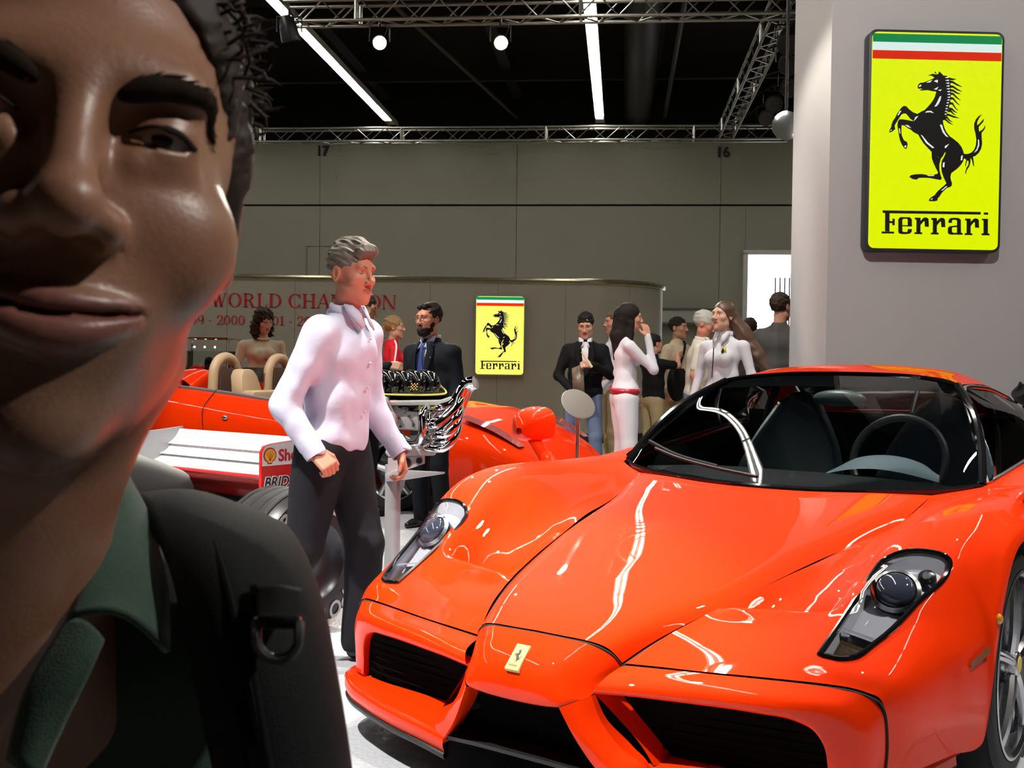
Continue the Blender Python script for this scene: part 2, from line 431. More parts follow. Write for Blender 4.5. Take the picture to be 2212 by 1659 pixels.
truss(toW((-8.6, brear, ZT)), toW((xs0 + 1.4, brear, ZT)), .27, 'silver lighting truss far back just above the grey wall', .3)
truss(toW((xs0 + .15, bfront + .2, ZT)), toW((xs0 + .15, brear - .2, ZT)), .27, 'silver lighting truss running into depth beside the white pillar', .3)
# lamps on the rig
LBLK = M('lamp_body_black', (.015, .015, .016), rough=.35)
LENS = emat('lamp_lens_lit', (1.0, .93, .75), 60.0)
def d_for_b(u, v, b):
    o = toH(CAM); q = toH(W(u, v, 1.0)) - o; return (b - o[1]) / q[1]
def par_can(u, v, d, aim, label, lit=True, r=.10, L=.24, lens=None, watts=0):
    c = W(u, v, d); t = empty('stage_spotlight', tuple(c), 0, label, 'spotlight', 'lamps on the lighting rig')
    ax = np.array(aim, float) - c; ax /= np.linalg.norm(ax)
    b = MB(); b.tube([-ax * L, -ax * L * .8, -ax * L * .55, ax * .0, ax * .03], [r * .45, r * .75, r * .9, r, r], 20); b.build('lamp_can', LBLK, t)
    g = MB(); g.tube([ax * .031, ax * .036], [r * .88, r * .86], 20); g.build('lamp_lens', lens or (LENS if lit else M('lens_dark', (.03, .03, .03), rough=.1)), t)
    yk = MB(); sx = np.array([1.0, 0, 0]) * (r + .035); up = np.array([0, 0, 1.0])
    yk.tube([-sx - ax * L * .3, -sx - ax * L * .3 + up * .20, sx - ax * L * .3 + up * .20, sx - ax * L * .3], .011, 6); yk.build('yoke', LBLK, t)
    MB().cyl(-ax * L * .3 + up * .20, -ax * L * .3 + up * max(.30, 5.775 - c[2]), .018, n=8).build('clamp', LBLK, t)
    MB().tube(spline([(.03, 0, .30), (.10, 0, .22), (.05, .02, .08), tuple(-ax * L * .9)], 4), .006, 5).build('power_cable', LBLK, t)
    top_ = -ax * L * .3 + up * max(.30, 5.775 - c[2]); th_ = toH(c + top_)
    tgt = (min(max(th_[0], -4.6), xs0 + 1.2), bfront, 5.765) if abs(th_[1] - bfront) < .9 else (xs0 + .15, th_[1], 5.765)
    MB().cyl(top_ - up * .01, toW(tgt) - c, .014, n=8).build('side_arm', LBLK, t)
    if watts:
        l = bpy.data.lights.new('lamp_beam', 'SPOT'); l.energy = watts; l.spot_size = math.radians(40); l.shadow_soft_size = .05; l.color = (1, .93, .8)
        o = bpy.data.objects.new('lamp_beam', l); COL.objects.link(o); o.parent = t; o.location = tuple(ax * .05); o.rotation_euler = Vector(ax).to_track_quat('-Z', 'Y').to_euler()
    return t
df = d_for_b(820, 92, bfront - .05)
par_can(820, 92, df, (-.2, 3.0, .6), 'lit round spotlight hanging left of centre from the front truss', watts=900, r=.10)
par_can(1082, 92, d_for_b(1082, 92, bfront - .05), (.9, 4.0, .6), 'lit round spotlight hanging at the centre from the front truss', watts=900, r=.10)
par_can(628, 84, d_for_b(628, 84, bfront - .3), (-2, 16, .6), 'unlit black spotlight seen against the left light strip', lit=False, r=.13, L=.3)
for (u, v, dd, lab) in ((1703, 95, 14.6, 'black spotlight uppermost in the cluster by the pillar'), (1704, 140, 15.8, 'black spotlight second from the top in the cluster by the pillar'), (1706, 190, 17.5, 'black spotlight third from the top in the cluster by the pillar'),
                        (1672, 225, 19.0, 'black spotlight left in the cluster by the pillar'), (1655, 255, 21.0, 'black spotlight lowest at the left of the cluster by the pillar')):
    par_can(u, v, dd, W(u - 80, 900, 10), lab, lit=False, r=.15, L=.34)
# the white reflector lamp
c = W(1700, 272, 13.5); t = empty('reflector_lamp', tuple(c), 0, 'big white reflector lamp with glowing edge strips beside the pillar', 'lamp')
ax = (CAM - c); ax[2] -= 3.0; ax /= np.linalg.norm(ax)
MB().tube([-ax * .14, -ax * .05, ax * 0], [.10, .17, .185], 10).build('lamp_housing', M('lamp_grey_shell', (.35, .35, .36), rough=.5), t)
MB().cyl((0, .05, .05), (0, .05, 5.775 - c[2]), .02, n=8).build('drop_pole', LBLK, t)
MB().tube([ax * .001, ax * .004], [.18, .178], 10).build('diffuser', M('diffuser_grey', (.16, .16, .155), rough=.5), t)
sd = np.cross(ax, (0, 0, 1)); sd /= np.linalg.norm(sd); upv = np.cross(sd, ax)
GL = emat('reflector_glow', (.9, .97, 1.0), 14)
for a0, a1_, rr in ((-.95, -.1, .15), (.05, .55, .165), (1.6, 2.5, .165)):
    p = [ax * .012 + rr * (math.cos(a) * sd * -1 + math.sin(a) * upv) for a in np.linspace(a0, a1_, 5)]
    MB().tube(p, .022, 6).build('glow_strip', GL, t)

# ------------------------------------------------------------------ white pillar
PILM = M('pillar_white', (.56, .545, .56), rough=.55)
PD = 8.55; px = W(1788, 400, PD); PR = math.radians(2.0)
pil = empty('wall_pillar', (float(px[0]), float(px[1]), 0), PR); tag(pil, kind='structure')
box('pillar_core', (1.6, .48, 3.99), (3.2, .96, 7.98), PILM, pil)
box('pillar_cladding', (1.6, -.015, 3.99), (3.2, .03, 7.98), PILM, pil)
box('pillar_skirting', (1.6, -.035, .05), (3.2, .02, .10), M('skirting_grey', (.2, .2, .2)), pil)

# ------------------------------------------------------------------ horse sign artwork (pixel tracings turned into sign units)
def crop(pts, x0, y0, s): return [(x0 + a / s, y0 + b / s) for a, b in pts]
def sgn_xy(pts):
    o = []
    for u, v in pts:
        v2 = v - (u - 1880) * .0245; u2 = u + (v - 66) * .0235
        o.append(((u2 - 1883.5) / 288.0, (535 - v2) / 469.0))
    return o
HORSE = [(718,75),(745,95),(770,125),(810,128),(835,150),(850,185),(858,230),(860,300),(862,370),(855,440),(838,510),(815,570),(790,620),(765,660),(770,700),(785,750),(812,805),(850,850),(900,885),(950,925),(990,975),(1010,1020),(1022,1060),(1020,1110),(1010,1150),(980,1195),(940,1235),(900,1265),(865,1290),(855,1330),(862,1375),(875,1405),(872,1440),(850,1455),(815,1465),(785,1490),(750,1525),(725,1565),(700,1590),(698,1615),(660,1625),(592,1620),(600,1595),(630,1570),(665,1550),(685,1520),(715,1490),(745,1465),(775,1440),(808,1410),(795,1385),(770,1330),(750,1270),(744,1200),(752,1140),(778,1095),(800,1045),(786,1044),(765,1085),(735,1120),(715,1105),(640,1045),(580,985),(530,930),(490,870),(465,825),(430,810),(400,790),(385,775),(340,750),(300,720),(265,715),(262,770),(265,830),(285,880),(300,900),(325,910),(338,940),(330,980),(318,1000),(300,990),(270,950),(245,895),(235,850),(225,790),(215,720),(220,670),(240,645),(280,645),(340,655),(390,665),(412,665),(370,640),(340,600),(315,575),(285,578),(262,590),(240,625),(210,670),(185,710),(180,730),(188,760),(165,780),(145,795),(115,802),(120,770),(140,735),(145,700),(160,665),(190,620),(215,570),(245,530),(268,500),(295,485),(325,492),(355,525),(400,560),(455,582),(500,555),(545,535),(580,500),(620,455),(650,415),(670,375),(685,325),(680,315),(640,312),(590,300),(545,300),(515,305),(488,300),(490,292),(520,288),(505,280),(470,283),(460,262),(468,232),(490,213),(530,208),(580,190),(640,165),(665,150),(630,128),(582,125),(640,105),(690,112),(712,105)]
HLEG = [(628,1035),(715,1108),(745,1100),(722,1180),(722,1250),(738,1320),(752,1350),(735,1370),(690,1362),(600,1345),(520,1342),(470,1345),(445,1365),(400,1358),(358,1332),(375,1310),(430,1300),(510,1298),(570,1308),(650,1308),(700,1295),(705,1275),(680,1230),(650,1165),(630,1110)]
HTAIL = [(1018,1060),(1070,1060),(1110,1045),(1145,1010),(1165,960),(1172,890),(1160,810),(1145,760),(1145,700),(1165,650),(1200,610),(1245,585),(1215,620),(1185,670),(1180,720),(1210,700),(1240,665),(1268,638),(1255,680),(1225,710),(1200,740),(1205,795),(1240,775),(1265,750),(1278,718),(1280,750),(1262,780),(1235,810),(1238,880),(1242,940),(1230,1000),(1200,1050),(1160,1085),(1130,1095),(1140,1150),(1143,1215),(1130,1190),(1120,1140),(1100,1105),(1100,1160),(1085,1210),(1055,1255),(1042,1302),(1035,1280),(1050,1230),(1075,1190),(1078,1150),(1065,1135),(1050,1170),(1040,1220),(1035,1190),(1050,1130),(1018,1110)]
HEAR = [(672,75),(692,105),(664,95)]
MANE = [(850,165,935,175),(862,200,1008,262),(866,255,1005,318),(866,300,988,350),(866,340,990,418),(866,395,978,475),(858,455,960,540),(850,520,948,570),(840,545,930,598),(815,590,968,635),(790,620,890,680),(770,640,893,710)]
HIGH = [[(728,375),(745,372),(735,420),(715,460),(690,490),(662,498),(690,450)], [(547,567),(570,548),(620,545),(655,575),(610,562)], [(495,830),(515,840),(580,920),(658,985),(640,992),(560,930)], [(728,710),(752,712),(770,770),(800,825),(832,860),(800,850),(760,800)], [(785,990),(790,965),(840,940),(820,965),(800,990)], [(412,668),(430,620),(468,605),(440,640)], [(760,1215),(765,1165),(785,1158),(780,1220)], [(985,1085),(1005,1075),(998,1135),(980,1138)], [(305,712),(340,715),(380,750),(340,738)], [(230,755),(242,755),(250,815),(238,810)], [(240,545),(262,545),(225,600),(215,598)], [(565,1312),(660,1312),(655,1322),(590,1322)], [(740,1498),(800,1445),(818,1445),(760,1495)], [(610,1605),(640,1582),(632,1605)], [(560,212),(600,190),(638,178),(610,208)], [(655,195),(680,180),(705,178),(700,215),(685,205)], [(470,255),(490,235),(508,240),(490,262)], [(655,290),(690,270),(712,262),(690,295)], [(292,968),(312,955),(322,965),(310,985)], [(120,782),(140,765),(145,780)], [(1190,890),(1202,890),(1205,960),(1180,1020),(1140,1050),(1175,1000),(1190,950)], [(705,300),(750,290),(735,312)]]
for k in range(14):
    y = 150 + k * 33.5; w_ = 26 - k; cx_ = 812 + 24 * math.sin(min(k, 10) / 10 * 2.2) - max(0, k - 7) * 6
    HIGH.append([(cx_ - w_, y), (cx_ + w_ * .6, y - 9), (cx_ + w_, y), (cx_ + w_ * .3, y + 9)])
C1 = lambda p: sgn_xy(crop(p, 1900, 140, 5.531))
ART_BLACK = [C1(HORSE), C1(HLEG), C1(HTAIL), C1(HEAR)]
for x0, y0, x1, y1 in MANE:
    mx_, my_ = (x0 + x1) / 2, (y0 + y1) / 2 + 6
    ART_BLACK.append(C1([(x0 - 14, y0 - 16), (x0 + 30, y0 - 6), (mx_, my_ - 14), (x1 - 25, y1 - 12), (x1, y1), (x1 - 25, y1 - 2), (mx_, my_ + 8), (x0 + 20, y0 + 16), (x0 - 14, y0 + 18)]))
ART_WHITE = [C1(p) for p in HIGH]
def rr(dx, dy): return [[(a + dx, b + dy) for a, b in p] for p in ([(762,225),(860,228),(860,265),(790,262),(762,255)], [(790,228),(860,228),(858,490),(788,488)], [(755,475),(888,478),(888,510),(755,506)], [(858,285),(900,240),(930,222),(975,228),(1000,255),(1005,385),(935,382),(932,290),(915,290),(858,355)])]
WORDS = [[(205,98),(1905,135),(1905,182),(330,150),(205,140)], [(248,140),(325,148),(322,460),(245,455)], [(188,458),(402,462),(402,495),(188,492)], [(322,280),(375,282),(375,240),(415,242),(412,355),(372,352),(372,318),(322,315)],
 [(475,250),(545,250),(545,470),(475,470)], [(475,252),(510,215),(675,218),(710,255),(640,262),(625,245),(565,245),(545,262)], [(640,255),(710,255),(712,378),(638,375)], [(545,352),(712,355),(712,378),(545,372)], [(475,465),(545,455),(560,468),(620,470),(638,455),(640,418),(712,420),(705,470),(670,500),(600,508),(530,505),(485,490)]] + rr(0, 0) + rr(285, 8) + [
 [(1345,320),(1348,270),(1375,240),(1440,232),(1520,238),(1560,265),(1562,490),(1592,495),(1590,525),(1500,522),(1492,505),(1495,285),(1475,268),(1420,268),(1405,285),(1405,320)], [(1335,490),(1335,410),(1360,378),(1495,362),(1495,392),(1420,395),(1405,410),(1405,470),(1425,488),(1495,490),(1500,520),(1400,522),(1355,512)]] + rr(872, 22) + [
 [(1960,145),(2035,147),(2035,185),(1960,183)], [(1955,255),(2032,257),(2030,510),(1955,508)], [(1928,252),(2030,255),(2030,285),(1930,280)], [(1922,500),(2058,505),(2058,538),(1922,535)]]
ART_WORD = [sgn_xy(crop(p, 1880, 440, 7.9)) for p in WORDS]
def rounded(w, h, r, n=6, x0=0, y0=0):
    P = []
    for cx_, cy_, a0 in ((w - r, r, -90), (w - r, h - r, 0), (r, h - r, 90), (r, r, 180)):
        for k in range(n + 1):
            a = math.radians(a0 + 90 * k / n); P.append((x0 + cx_ + r * math.cos(a), y0 + cy_ + r * math.sin(a)))
    return P
def flat_polys(polys, sx, sy, y, t=.002):
    b = MB()
    for p in polys:
        q = [(a * sx, c * sy) for a, c in p]
        b.prism(q, 'y', y - t, y)
    return b
BLACKART = M('sign_black_film', (.012, .012, .012), rough=.4)
def light_sign(parent_loc, rz, w, h, depth, label, bright, frame_m, tone, core):
    t = empty('light_box_sign', parent_loc, rz, label, 'sign')
    b = MB(); b.prism(rounded(w + .03, h + .03, .06, 6, -.015, -.015), 'y', 0, -depth); b.build('box_frame', frame_m, t, bevel=.004)
    yf = -depth - .001
    f = MB(); f.prism(rounded(w - .012, h - .012, .045, 6, .006, .006), 'y', yf, yf - .004); f.build('sign_face', emat('sign_face_' + tone, core, bright, True), t)
    yf -= .0045
    top = .993 * h
    for nm, a, b_, c in (('green_bar', .950, .988, (.0, .25, .07)), ('white_bar', .912, .950, (.75, .95, .9)), ('red_bar', .873, .912, (.75, .02, .0))):
        b = MB(); b.prism([(.010, a * h), (w - .010, a * h), (w - .010, b_ * h), (.010, b_ * h)], 'y', yf - .0015, yf); b.build(nm, emat('sign_' + nm + tone, c, bright * (.9 if tone == 'near' else 1.3)), t)
    flat_polys(ART_BLACK, w, h, yf).build('horse_emblem', BLACKART, t, smooth=False)
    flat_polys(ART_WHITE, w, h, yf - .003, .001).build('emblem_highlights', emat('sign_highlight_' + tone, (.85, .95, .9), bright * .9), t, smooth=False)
    flat_polys(ART_WORD, w, h, yf).build('wordmark', BLACKART, t, smooth=False)
    return t
SW, SH = 288 / FPX * (PD - .15), 469 / FPX * (PD - .15)
bl = W(1873, 537, PD - .14)
light_sign((float(bl[0]), float(bl[1]) + .12, float(bl[2])), PR, SW, SH, .11, 'large glowing yellow prancing horse sign on the white pillar', 1.0, M('sign_frame_dark', (.035, .035, .05), rough=.4), 'near', (.74, .90, .0))

# ------------------------------------------------------------------ curved display wall
CWD = 16.8; CWH = 2.44
PANEL = M('lacquered_panel_beige', (.40, .375, .32), rough=.3, coat=.5, coat_rough=.10)
xe = W(1262, 700, CWD)[0]; Rr_ = 1.35
path = []
x = -9.0
def cw_point(s):
    """plan position along the display wall, s = 0 where the curve starts, negative to the left"""
    if s <= 0: return np.array([xe + s, CWD, 0]), 0.0
    a = min(s / Rr_, 1.9)
    return np.array([xe + Rr_ * math.sin(a), CWD + Rr_ * (1 - math.cos(a)), 0]), a
cw = empty('wall_display', (0, 0, 0)); tag(cw, kind='structure')
pw = 146 / FPX * CWD
s = W(491, 700, CWD)[0] - xe - 5 * pw
while s < 2.4:
    e = s + pw - .004
    pts = [cw_point(q)[0] for q in np.linspace(s, e, 9)]; ang = [cw_point(q)[1] for q in np.linspace(s, e, 9)]
    nin = [np.array([math.sin(a), -math.cos(a), 0]) for a in ang]
    G = [[p + n * 0 + np.array([0, 0, .14]) for p, n in zip(pts, nin)], [p + np.array([0, 0, CWH - .03]) for p in pts], [p - n * .06 + np.array([0, 0, CWH - .03]) for p, n in zip(pts, nin)], [p - n * .06 + np.array([0, 0, .14]) for p, n in zip(pts, nin)], [p + np.array([0, 0, .14]) for p in pts]]
    MB().grid(G).build('wall_panel', PANEL, cw, sharp=60)
    s += pw
sp = [cw_point(q)[0] for q in np.concatenate([np.linspace(-9.5, 0, 20), np.linspace(.1, 2.45, 20)])]
MB().tube([p + np.array([0, .03, CWH]) for p in sp], .055, 10).build('top_rail', M('rail_brass_grey', (.40, .36, .26), rough=.25, metal=.8), cw)
MB().grid([[p + np.array([0, .02, 0]) for p in sp], [p + np.array([0, .02, .145]) for p in sp]]).build('plinth', M('plinth_dark_red', (.05, .018, .012), rough=.5), cw)
MB().grid([[p + np.array([0, .045, .1]) for p in sp], [p + np.array([0, .045, CWH]) for p in sp]]).build('wall_core', M('core_dark', (.02, .02, .02), rough=.8), cw)
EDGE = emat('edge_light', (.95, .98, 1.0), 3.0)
pe, ae = cw_point(1.75); 
bq_ = [W(1390, v, float(pe[1]) + .1) for v in (650, 690)]
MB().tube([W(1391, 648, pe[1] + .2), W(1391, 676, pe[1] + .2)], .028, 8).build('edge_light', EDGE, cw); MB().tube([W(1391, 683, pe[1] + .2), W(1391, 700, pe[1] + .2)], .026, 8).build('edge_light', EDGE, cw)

# serif lettering made of strokes
def glyph(ch):
    P = []; T, t = .17, .055
    def R(x0, y0, x1, y1): P.append([(x0, y0), (x1, y0), (x1, y1), (x0, y1)])
    def D(x0, y0, x1, y1, w_): P.append([(x0, y0), (x0 + w_, y0), (x1 + w_, y1), (x1, y1)])
    def ST(x, top=True, bot=True, w_=T, y0=0., y1=1.):
        R(x, y0, x + w_, y1)
        if bot: R(x - .09, y0, x + w_ + .09, y0 + .045)
        if top: R(x - .09, y1 - .045, x + w_ + .09, y1)
    def ARC(cx_, cy_, rx, ry, a0, a1, wv=T, wh=t):
        n = 18
        for k in range(n):
            q = []
            for a, rin in ((a0 + (a1 - a0) * k / n, 0), (a0 + (a1 - a0) * (k + 1) / n, 0), (a0 + (a1 - a0) * (k + 1) / n, 1), (a0 + (a1 - a0) * k / n, 1)):
                a = math.radians(a); q.append((cx_ + (rx - rin * wv) * math.cos(a), cy_ + (ry - rin * wh) * math.sin(a)))
            P.append(q)
    w_ = .8
    if ch == 'F': ST(.12); R(.2, .955, .72, 1); R(.66, .76, .72, 1); R(.2, .49, .55, .54); R(.52, .40, .57, .63); w_ = .82
    elif ch == '1': ST(.2, top=False); D(.06, .80, .2, .97, .05); w_ = .55
    elif ch == 'W': D(.28, 0, .02, 1, T); D(.30, 0, .52, .9, t); D(.64, 0, .42, 1, T); D(.68, 0, .96, 1, t); R(-.06, .955, .28, 1); R(.34, .955, .66, 1); R(.84, .955, 1.08, 1); w_ = 1.14
    elif ch == 'O': ARC(.5, .5, .46, .52, 0, 360); w_ = 1.02
    elif ch == 'R': ST(.12); ARC(.42, .74, .32, .26, -90, 90); R(.2, .955, .45, 1); R(.2, .48, .45, .53); D(.66, 0, .38, .5, T); R(.62, 0, .94, .045); w_ = .95
    elif ch == 'L': ST(.12); R(.2, 0, .72, .045); R(.66, 0, .72, .26); w_ = .80
    elif ch == 'D': ST(.12); ARC(.40, .5, .50, .5, -90, 90); R(.2, .955, .42, 1); R(.2, 0, .42, .045); w_ = 1.0
    elif ch == 'C': ARC(.5, .5, .46, .52, 42, 318); R(.80, .70, .86, 1.0); R(.80, 0, .86, .26); w_ = .95
    elif ch == 'H': ST(.12); ST(.70); R(.2, .48, .75, .53); w_ = 1.05
    elif ch == 'A': D(.02, 0, .40, 1, t); D(.66, 0, .36, 1, T); R(.2, .32, .72, .37); R(-.06, 0, .2, .045); R(.58, 0, .92, .045); w_ = .92
    elif ch == 'M': ST(.10, w_=t); D(.48, 0, .10, 1, T); D(.52, 0, .86, 1, t); ST(.86); w_ = 1.2
    elif ch == 'P': ST(.12); ARC(.42, .73, .34, .27, -90, 90); R(.2, .955, .45, 1); R(.2, .455, .45, .5); w_ = .82
    elif ch == 'I': ST(.12); w_ = .45
    elif ch == 'N': ST(.12, w_=t); D(.72, 0, .10, 1, T); ST(.84, bot=False, w_=t); w_ = 1.05
    elif ch == '0': ARC(.33, .5, .30, .52, 0, 360, .14); w_ = .68
    elif ch == '2': ARC(.33, .72, .29, .30, -20, 180, .14); D(.05, .03, .50, .62, .12); R(.05, 0, .62, .07); R(.57, 0, .63, .24); w_ = .68
    elif ch == '9': ARC(.33, .68, .29, .34, 0, 360, .14); ARC(.30, .50, .32, .52, -70, 20, .14); w_ = .68
    elif ch == '-': R(.05, .34, .34, .42); w_ = .42
    elif ch == ' ': w_ = .34
    return P, w_
LETM = M('letter_red', (.50, .015, .03), rough=.5)
def serif_line(text, u0, u1, vbase, hpx):
    p0 = W(u0, vbase, CWD - .01); p1 = W(u1, vbase, CWD - .01)
    H_ = hpx / FPX * CWD
    tot = sum(glyph(c)[1] for c in text); k = (p1[0] - p0[0]) / tot; x = p0[0]
    for c in text:
        P, w_ = glyph(c)
        if P:
            b = MB()
            for q in P: b.prism([(a * k, y * H_) for a, y in q], 'y', 0, -.006)
            zb = p0[2]
            b.build('letter', LETM, cw, smooth=False, loc=(x, CWD - .001, zb))
        x += w_ * k
serif_line('F1 WORLD CHAMPION', 402, 858, 662, 30)
serif_line('1999 - 2000 - 2001 - 2002', 382, 704, 700, 20)
s2 = W(1026, 809, CWD - .08)
SW2, SH2 = 105 / FPX * (CWD - .08), 170 / FPX * (CWD - .08)
light_sign((float(s2[0]), CWD, float(s2[2])), 0, SW2, SH2, .08, 'small bright yellow prancing horse sign on the curved display wall', 1.0, M('sign_frame_grey', (.28, .26, .22), rough=.4), 'far', (1.15, 1.05, .16))
# ================================================================== the red supercar in front
S = 1.13
PSI = math.radians(-35.778)
CAR_O = (-0.07988 * S, 2.45992 * S, 0.0)
RED = M('car_paint_red', (.80, .031, .0), rough=.6, coat=.58, coat_rough=.012, spec=.04)
BLACKPL = M('black_plastic', (.008, .008, .009), rough=.45)
GLOSSBLK = M('gloss_black', (.006, .006, .007), rough=.08, coat=.5)
MESHBLK = M('black_grille_mesh', (.003, .003, .003), rough=.9, spec=.05, bump=.4, bscale=900)
SILVER = M('silver_metal', (.62, .63, .66), rough=.22, metal=1)
CHROME = M('chrome', (.85, .85, .86), rough=.05, metal=1)
RUBBER = M('tyre_rubber', (.012, .012, .013), rough=.62, noise=.3, nscale=40)
WGLASS = glassmat('windscreen_glass', (.80, .86, .86))
CLEAR = glassmat('clear_lens', (.93, .95, .97))
GREYTRIM = M('grey_lamp_housing', (.50, .50, .55), rough=.35)
LEATHER = M('dark_blue_grey_leather', (.15, .19, .22), rough=.42)
CARBON = M('carbon_fibre', (.02, .02, .022), rough=.25, coat=.4)
UNDER = M('underbody_black', (.01, .01, .01), rough=.8)

car = empty('sports_car', CAR_O, PSI, 'glossy red low supercar with pointed nose filling the right foreground', 'car')
def sc(G): return np.asarray(G, float) * S
def mir(G):
    G = np.array(G, float); G[..., 0] *= -1; return G
def half(name, G, mat, parent=car, both=True, thick=0, **kw):
    """a surface patch and its mirror image as one mesh"""
    G = sc(G); mb = MB(); mb.grid(G)
    if both and G[..., 0].min() > .02:                     # left and right are pieces of their own
        m2 = MB(); m2.grid(mir(G), flip=True); o2 = m2.build(name, mat, parent, weld=.0008, **kw)
        if thick:
            md = o2.modifiers.new('thickness', 'SOLIDIFY'); md.thickness = thick; md.offset = -1
    elif both: mb.grid(mir(G), flip=True)
    o = mb.build(name, mat, parent, weld=.0008, **kw)
    if thick:
        md = o.modifiers.new('thickness', 'SOLIDIFY'); md.thickness = thick; md.offset = -1
    return o
# --- raised middle of the bonnet
def nose_row(yc, ys, g, zc, zg):
    return [(0, yc, zc), (.4 * g, yc + (ys - yc) * .06, zc - .002), (.74 * g, yc + (ys - yc) * .3, zc - .008), (.92 * g, yc + (ys - yc) * .66, zc - .008 - (zc - .008 - zg) * .42), (g, ys, zg)]
H1 = [nose_row(.254, .300, .211, .432, .379), nose_row(.35, .38, .240, .461, .412), nose_row(.50, .51, .286, .491, .450), nose_row(.78, .78, .358, .537, .503),
      nose_row(1.10, 1.12, .432, .597, .556), nose_row(1.40, 1.47, .498, .645, .604), nose_row(1.47, 1.555, .510, .656, .628),
      [(0, 1.563, .666), (.2, 1.58, .668), (.37, 1.63, .673), (.46, 1.665, .673), (.53, 1.70, .672)]]
bonnet = half('bonnet', nloft(H1, 10, 8), RED)
# --- wings and valleys either side
H2 = [
 [(.217, .304, .378), (.30, .312, .383), (.40, .328, .386), (.50, .351, .389), (.60, .379, .390), (.67, .401, .389), (.71, .416, .386), (.74, .431, .378), (.768, .45, .36), (.777, .47, .28), (.77, .48, .18)],
 [(.256, .40, .420), (.34, .405, .421), (.43, .41, .420), (.52, .42, .420), (.60, .425, .420), (.675, .435, .42), (.725, .452, .413), (.765, .475, .40), (.795, .50, .375), (.803, .515, .285), (.793, .525, .182)],
 [(.296, .52, .455), (.38, .525, .455), (.46, .53, .455), (.54, .53, .458), (.61, .53, .465), (.69, .54, .468), (.745, .555, .460), (.79, .575, .437), (.822, .59, .39), (.83, .60, .29), (.818, .605, .182)],
 [(.314, .585, .470), (.375, .587, .481), (.46, .615, .482), (.535, .648, .483), (.615, .63, .505), (.695, .64, .518), (.755, .655, .508), (.80, .665, .475), (.848, .69, .405), (.855, .70, .295), (.842, .70, .182)],
 [(.320, .605, .474), (.385, .606, .428), (.46, .632, .412), (.53, .663, .420), (.618, .66, .522), (.70, .67, .535), (.76, .685, .525), (.805, .695, .488), (.858, .72, .41), (.864, .73, .30), (.85, .73, .182)],
 [(.366, .79, .507), (.42, .79, .472), (.49, .79, .476), (.56, .80, .508), (.64, .795, .583), (.725, .81, .612), (.79, .83, .605), (.835, .84, .565), (.885, .850, .435), (.893, .852, .31), (.885, .855, .182)],
 [(.384, .87, .520), (.44, .87, .497), (.51, .87, .510), (.575, .88, .552), (.65, .87, .620), (.735, .88, .648), (.80, .885, .640), (.848, .885, .59), (.891, .878, .49), (.902, .874, .44), (.905, .872, .36)],
 [(.413, 1.0, .539), (.47, 1.0, .535), (.53, 1.0, .56), (.595, 1.0, .61), (.67, 1.0, .668), (.75, 1.0, .692), (.81, 1.0, .685), (.855, 1.0, .655), (.89, 1.0, .62), (.903, 1.0, .595), (.908, 1.0, .568)],
 [(.455, 1.2, .572), (.51, 1.2, .585), (.57, 1.2, .62), (.63, 1.2, .665), (.70, 1.2, .705), (.765, 1.2, .718), (.82, 1.2, .712), (.862, 1.2, .69), (.893, 1.2, .668), (.905, 1.2, .652), (.91, 1.2, .636)],
 [(.492, 1.42, .596), (.545, 1.4, .615), (.60, 1.4, .65), (.66, 1.4, .685), (.715, 1.4, .710), (.775, 1.4, .718), (.825, 1.4, .708), (.865, 1.4, .68), (.895, 1.4, .64), (.905, 1.4, .605), (.91, 1.4, .574)],
 [(.510, 1.55, .625), (.56, 1.55, .645), (.61, 1.54, .668), (.66, 1.54, .69), (.715, 1.53, .708), (.77, 1.53, .714), (.82, 1.53, .703), (.86, 1.53, .67), (.89, 1.53, .60), (.905, 1.53, .50), (.91, 1.532, .37)],
 [(.518, 1.60, .640), (.565, 1.60, .657), (.615, 1.59, .676), (.665, 1.58, .693), (.715, 1.57, .709), (.77, 1.56, .714), (.82, 1.56, .703), (.86, 1.56, .67), (.888, 1.555, .60), (.90, 1.55, .45), (.885, 1.55, .16)],
 [(.53, 1.70, .672), (.58, 1.73, .682), (.625, 1.765, .692), (.66, 1.80, .70), (.70, 1.82, .708), (.76, 1.84, .712), (.81, 1.84, .705), (.85, 1.84, .68), (.88, 1.84, .62), (.885, 1.84, .45), (.87, 1.84, .16)]]
GW = loft(H2, 10, 8)
# headlight openings are cut out of the wing surface
HL = [(.627, .455), (.634, .60), (.648, .796), (.668, .822), (.735, .842), (.80, .849), (.806, .838), (.770, .70), (.725, .535), (.694, .468), (.668, .455)]
def inpoly(x, y, poly):
    ins = False; n = len(poly)
    for i in range(n):
        x0, y0 = poly[i]; x1, y1 = poly[(i + 1) % n]
        if (y0 > y) != (y1 > y) and x < (x1 - x0) * (y - y0) / (y1 - y0) + x0: ins = not ins
    return ins
def wing_z(x, y):
    q = (GW[..., 0] - x) ** 2 + (GW[..., 1] - y) ** 2
    q = np.where(GW[..., 2] < .37, 9, q).ravel(); k = np.argsort(q)[:5]; w_ = 1 / (q[k] + 1e-7)
    return float((GW[..., 2].ravel()[k] * w_).sum() / w_.sum())
mb = MB(); G_ = sc(GW)
for sgn in (1, -1):
    base = len(mb.v); a, b = GW.shape[:2]
    Q = G_.copy(); Q[..., 0] *= sgn
    mb.v.extend([tuple(p) for p in Q.reshape(-1, 3)])
    for i in range(a - 1):
        for j in range(b - 1):
            c = GW[i:i + 2, j:j + 2].reshape(-1, 3).mean(0)
            if c[2] > .37 and inpoly(c[0], c[1], HL): continue
            q = (base + i * b + j, base + i * b + j + 1, base + (i + 1) * b + j + 1, base + (i + 1) * b + j)
            mb.f.append(q); mb.m.append(0)
wings = mb.build('front_wings', RED, car, weld=.0008, sharp=50)
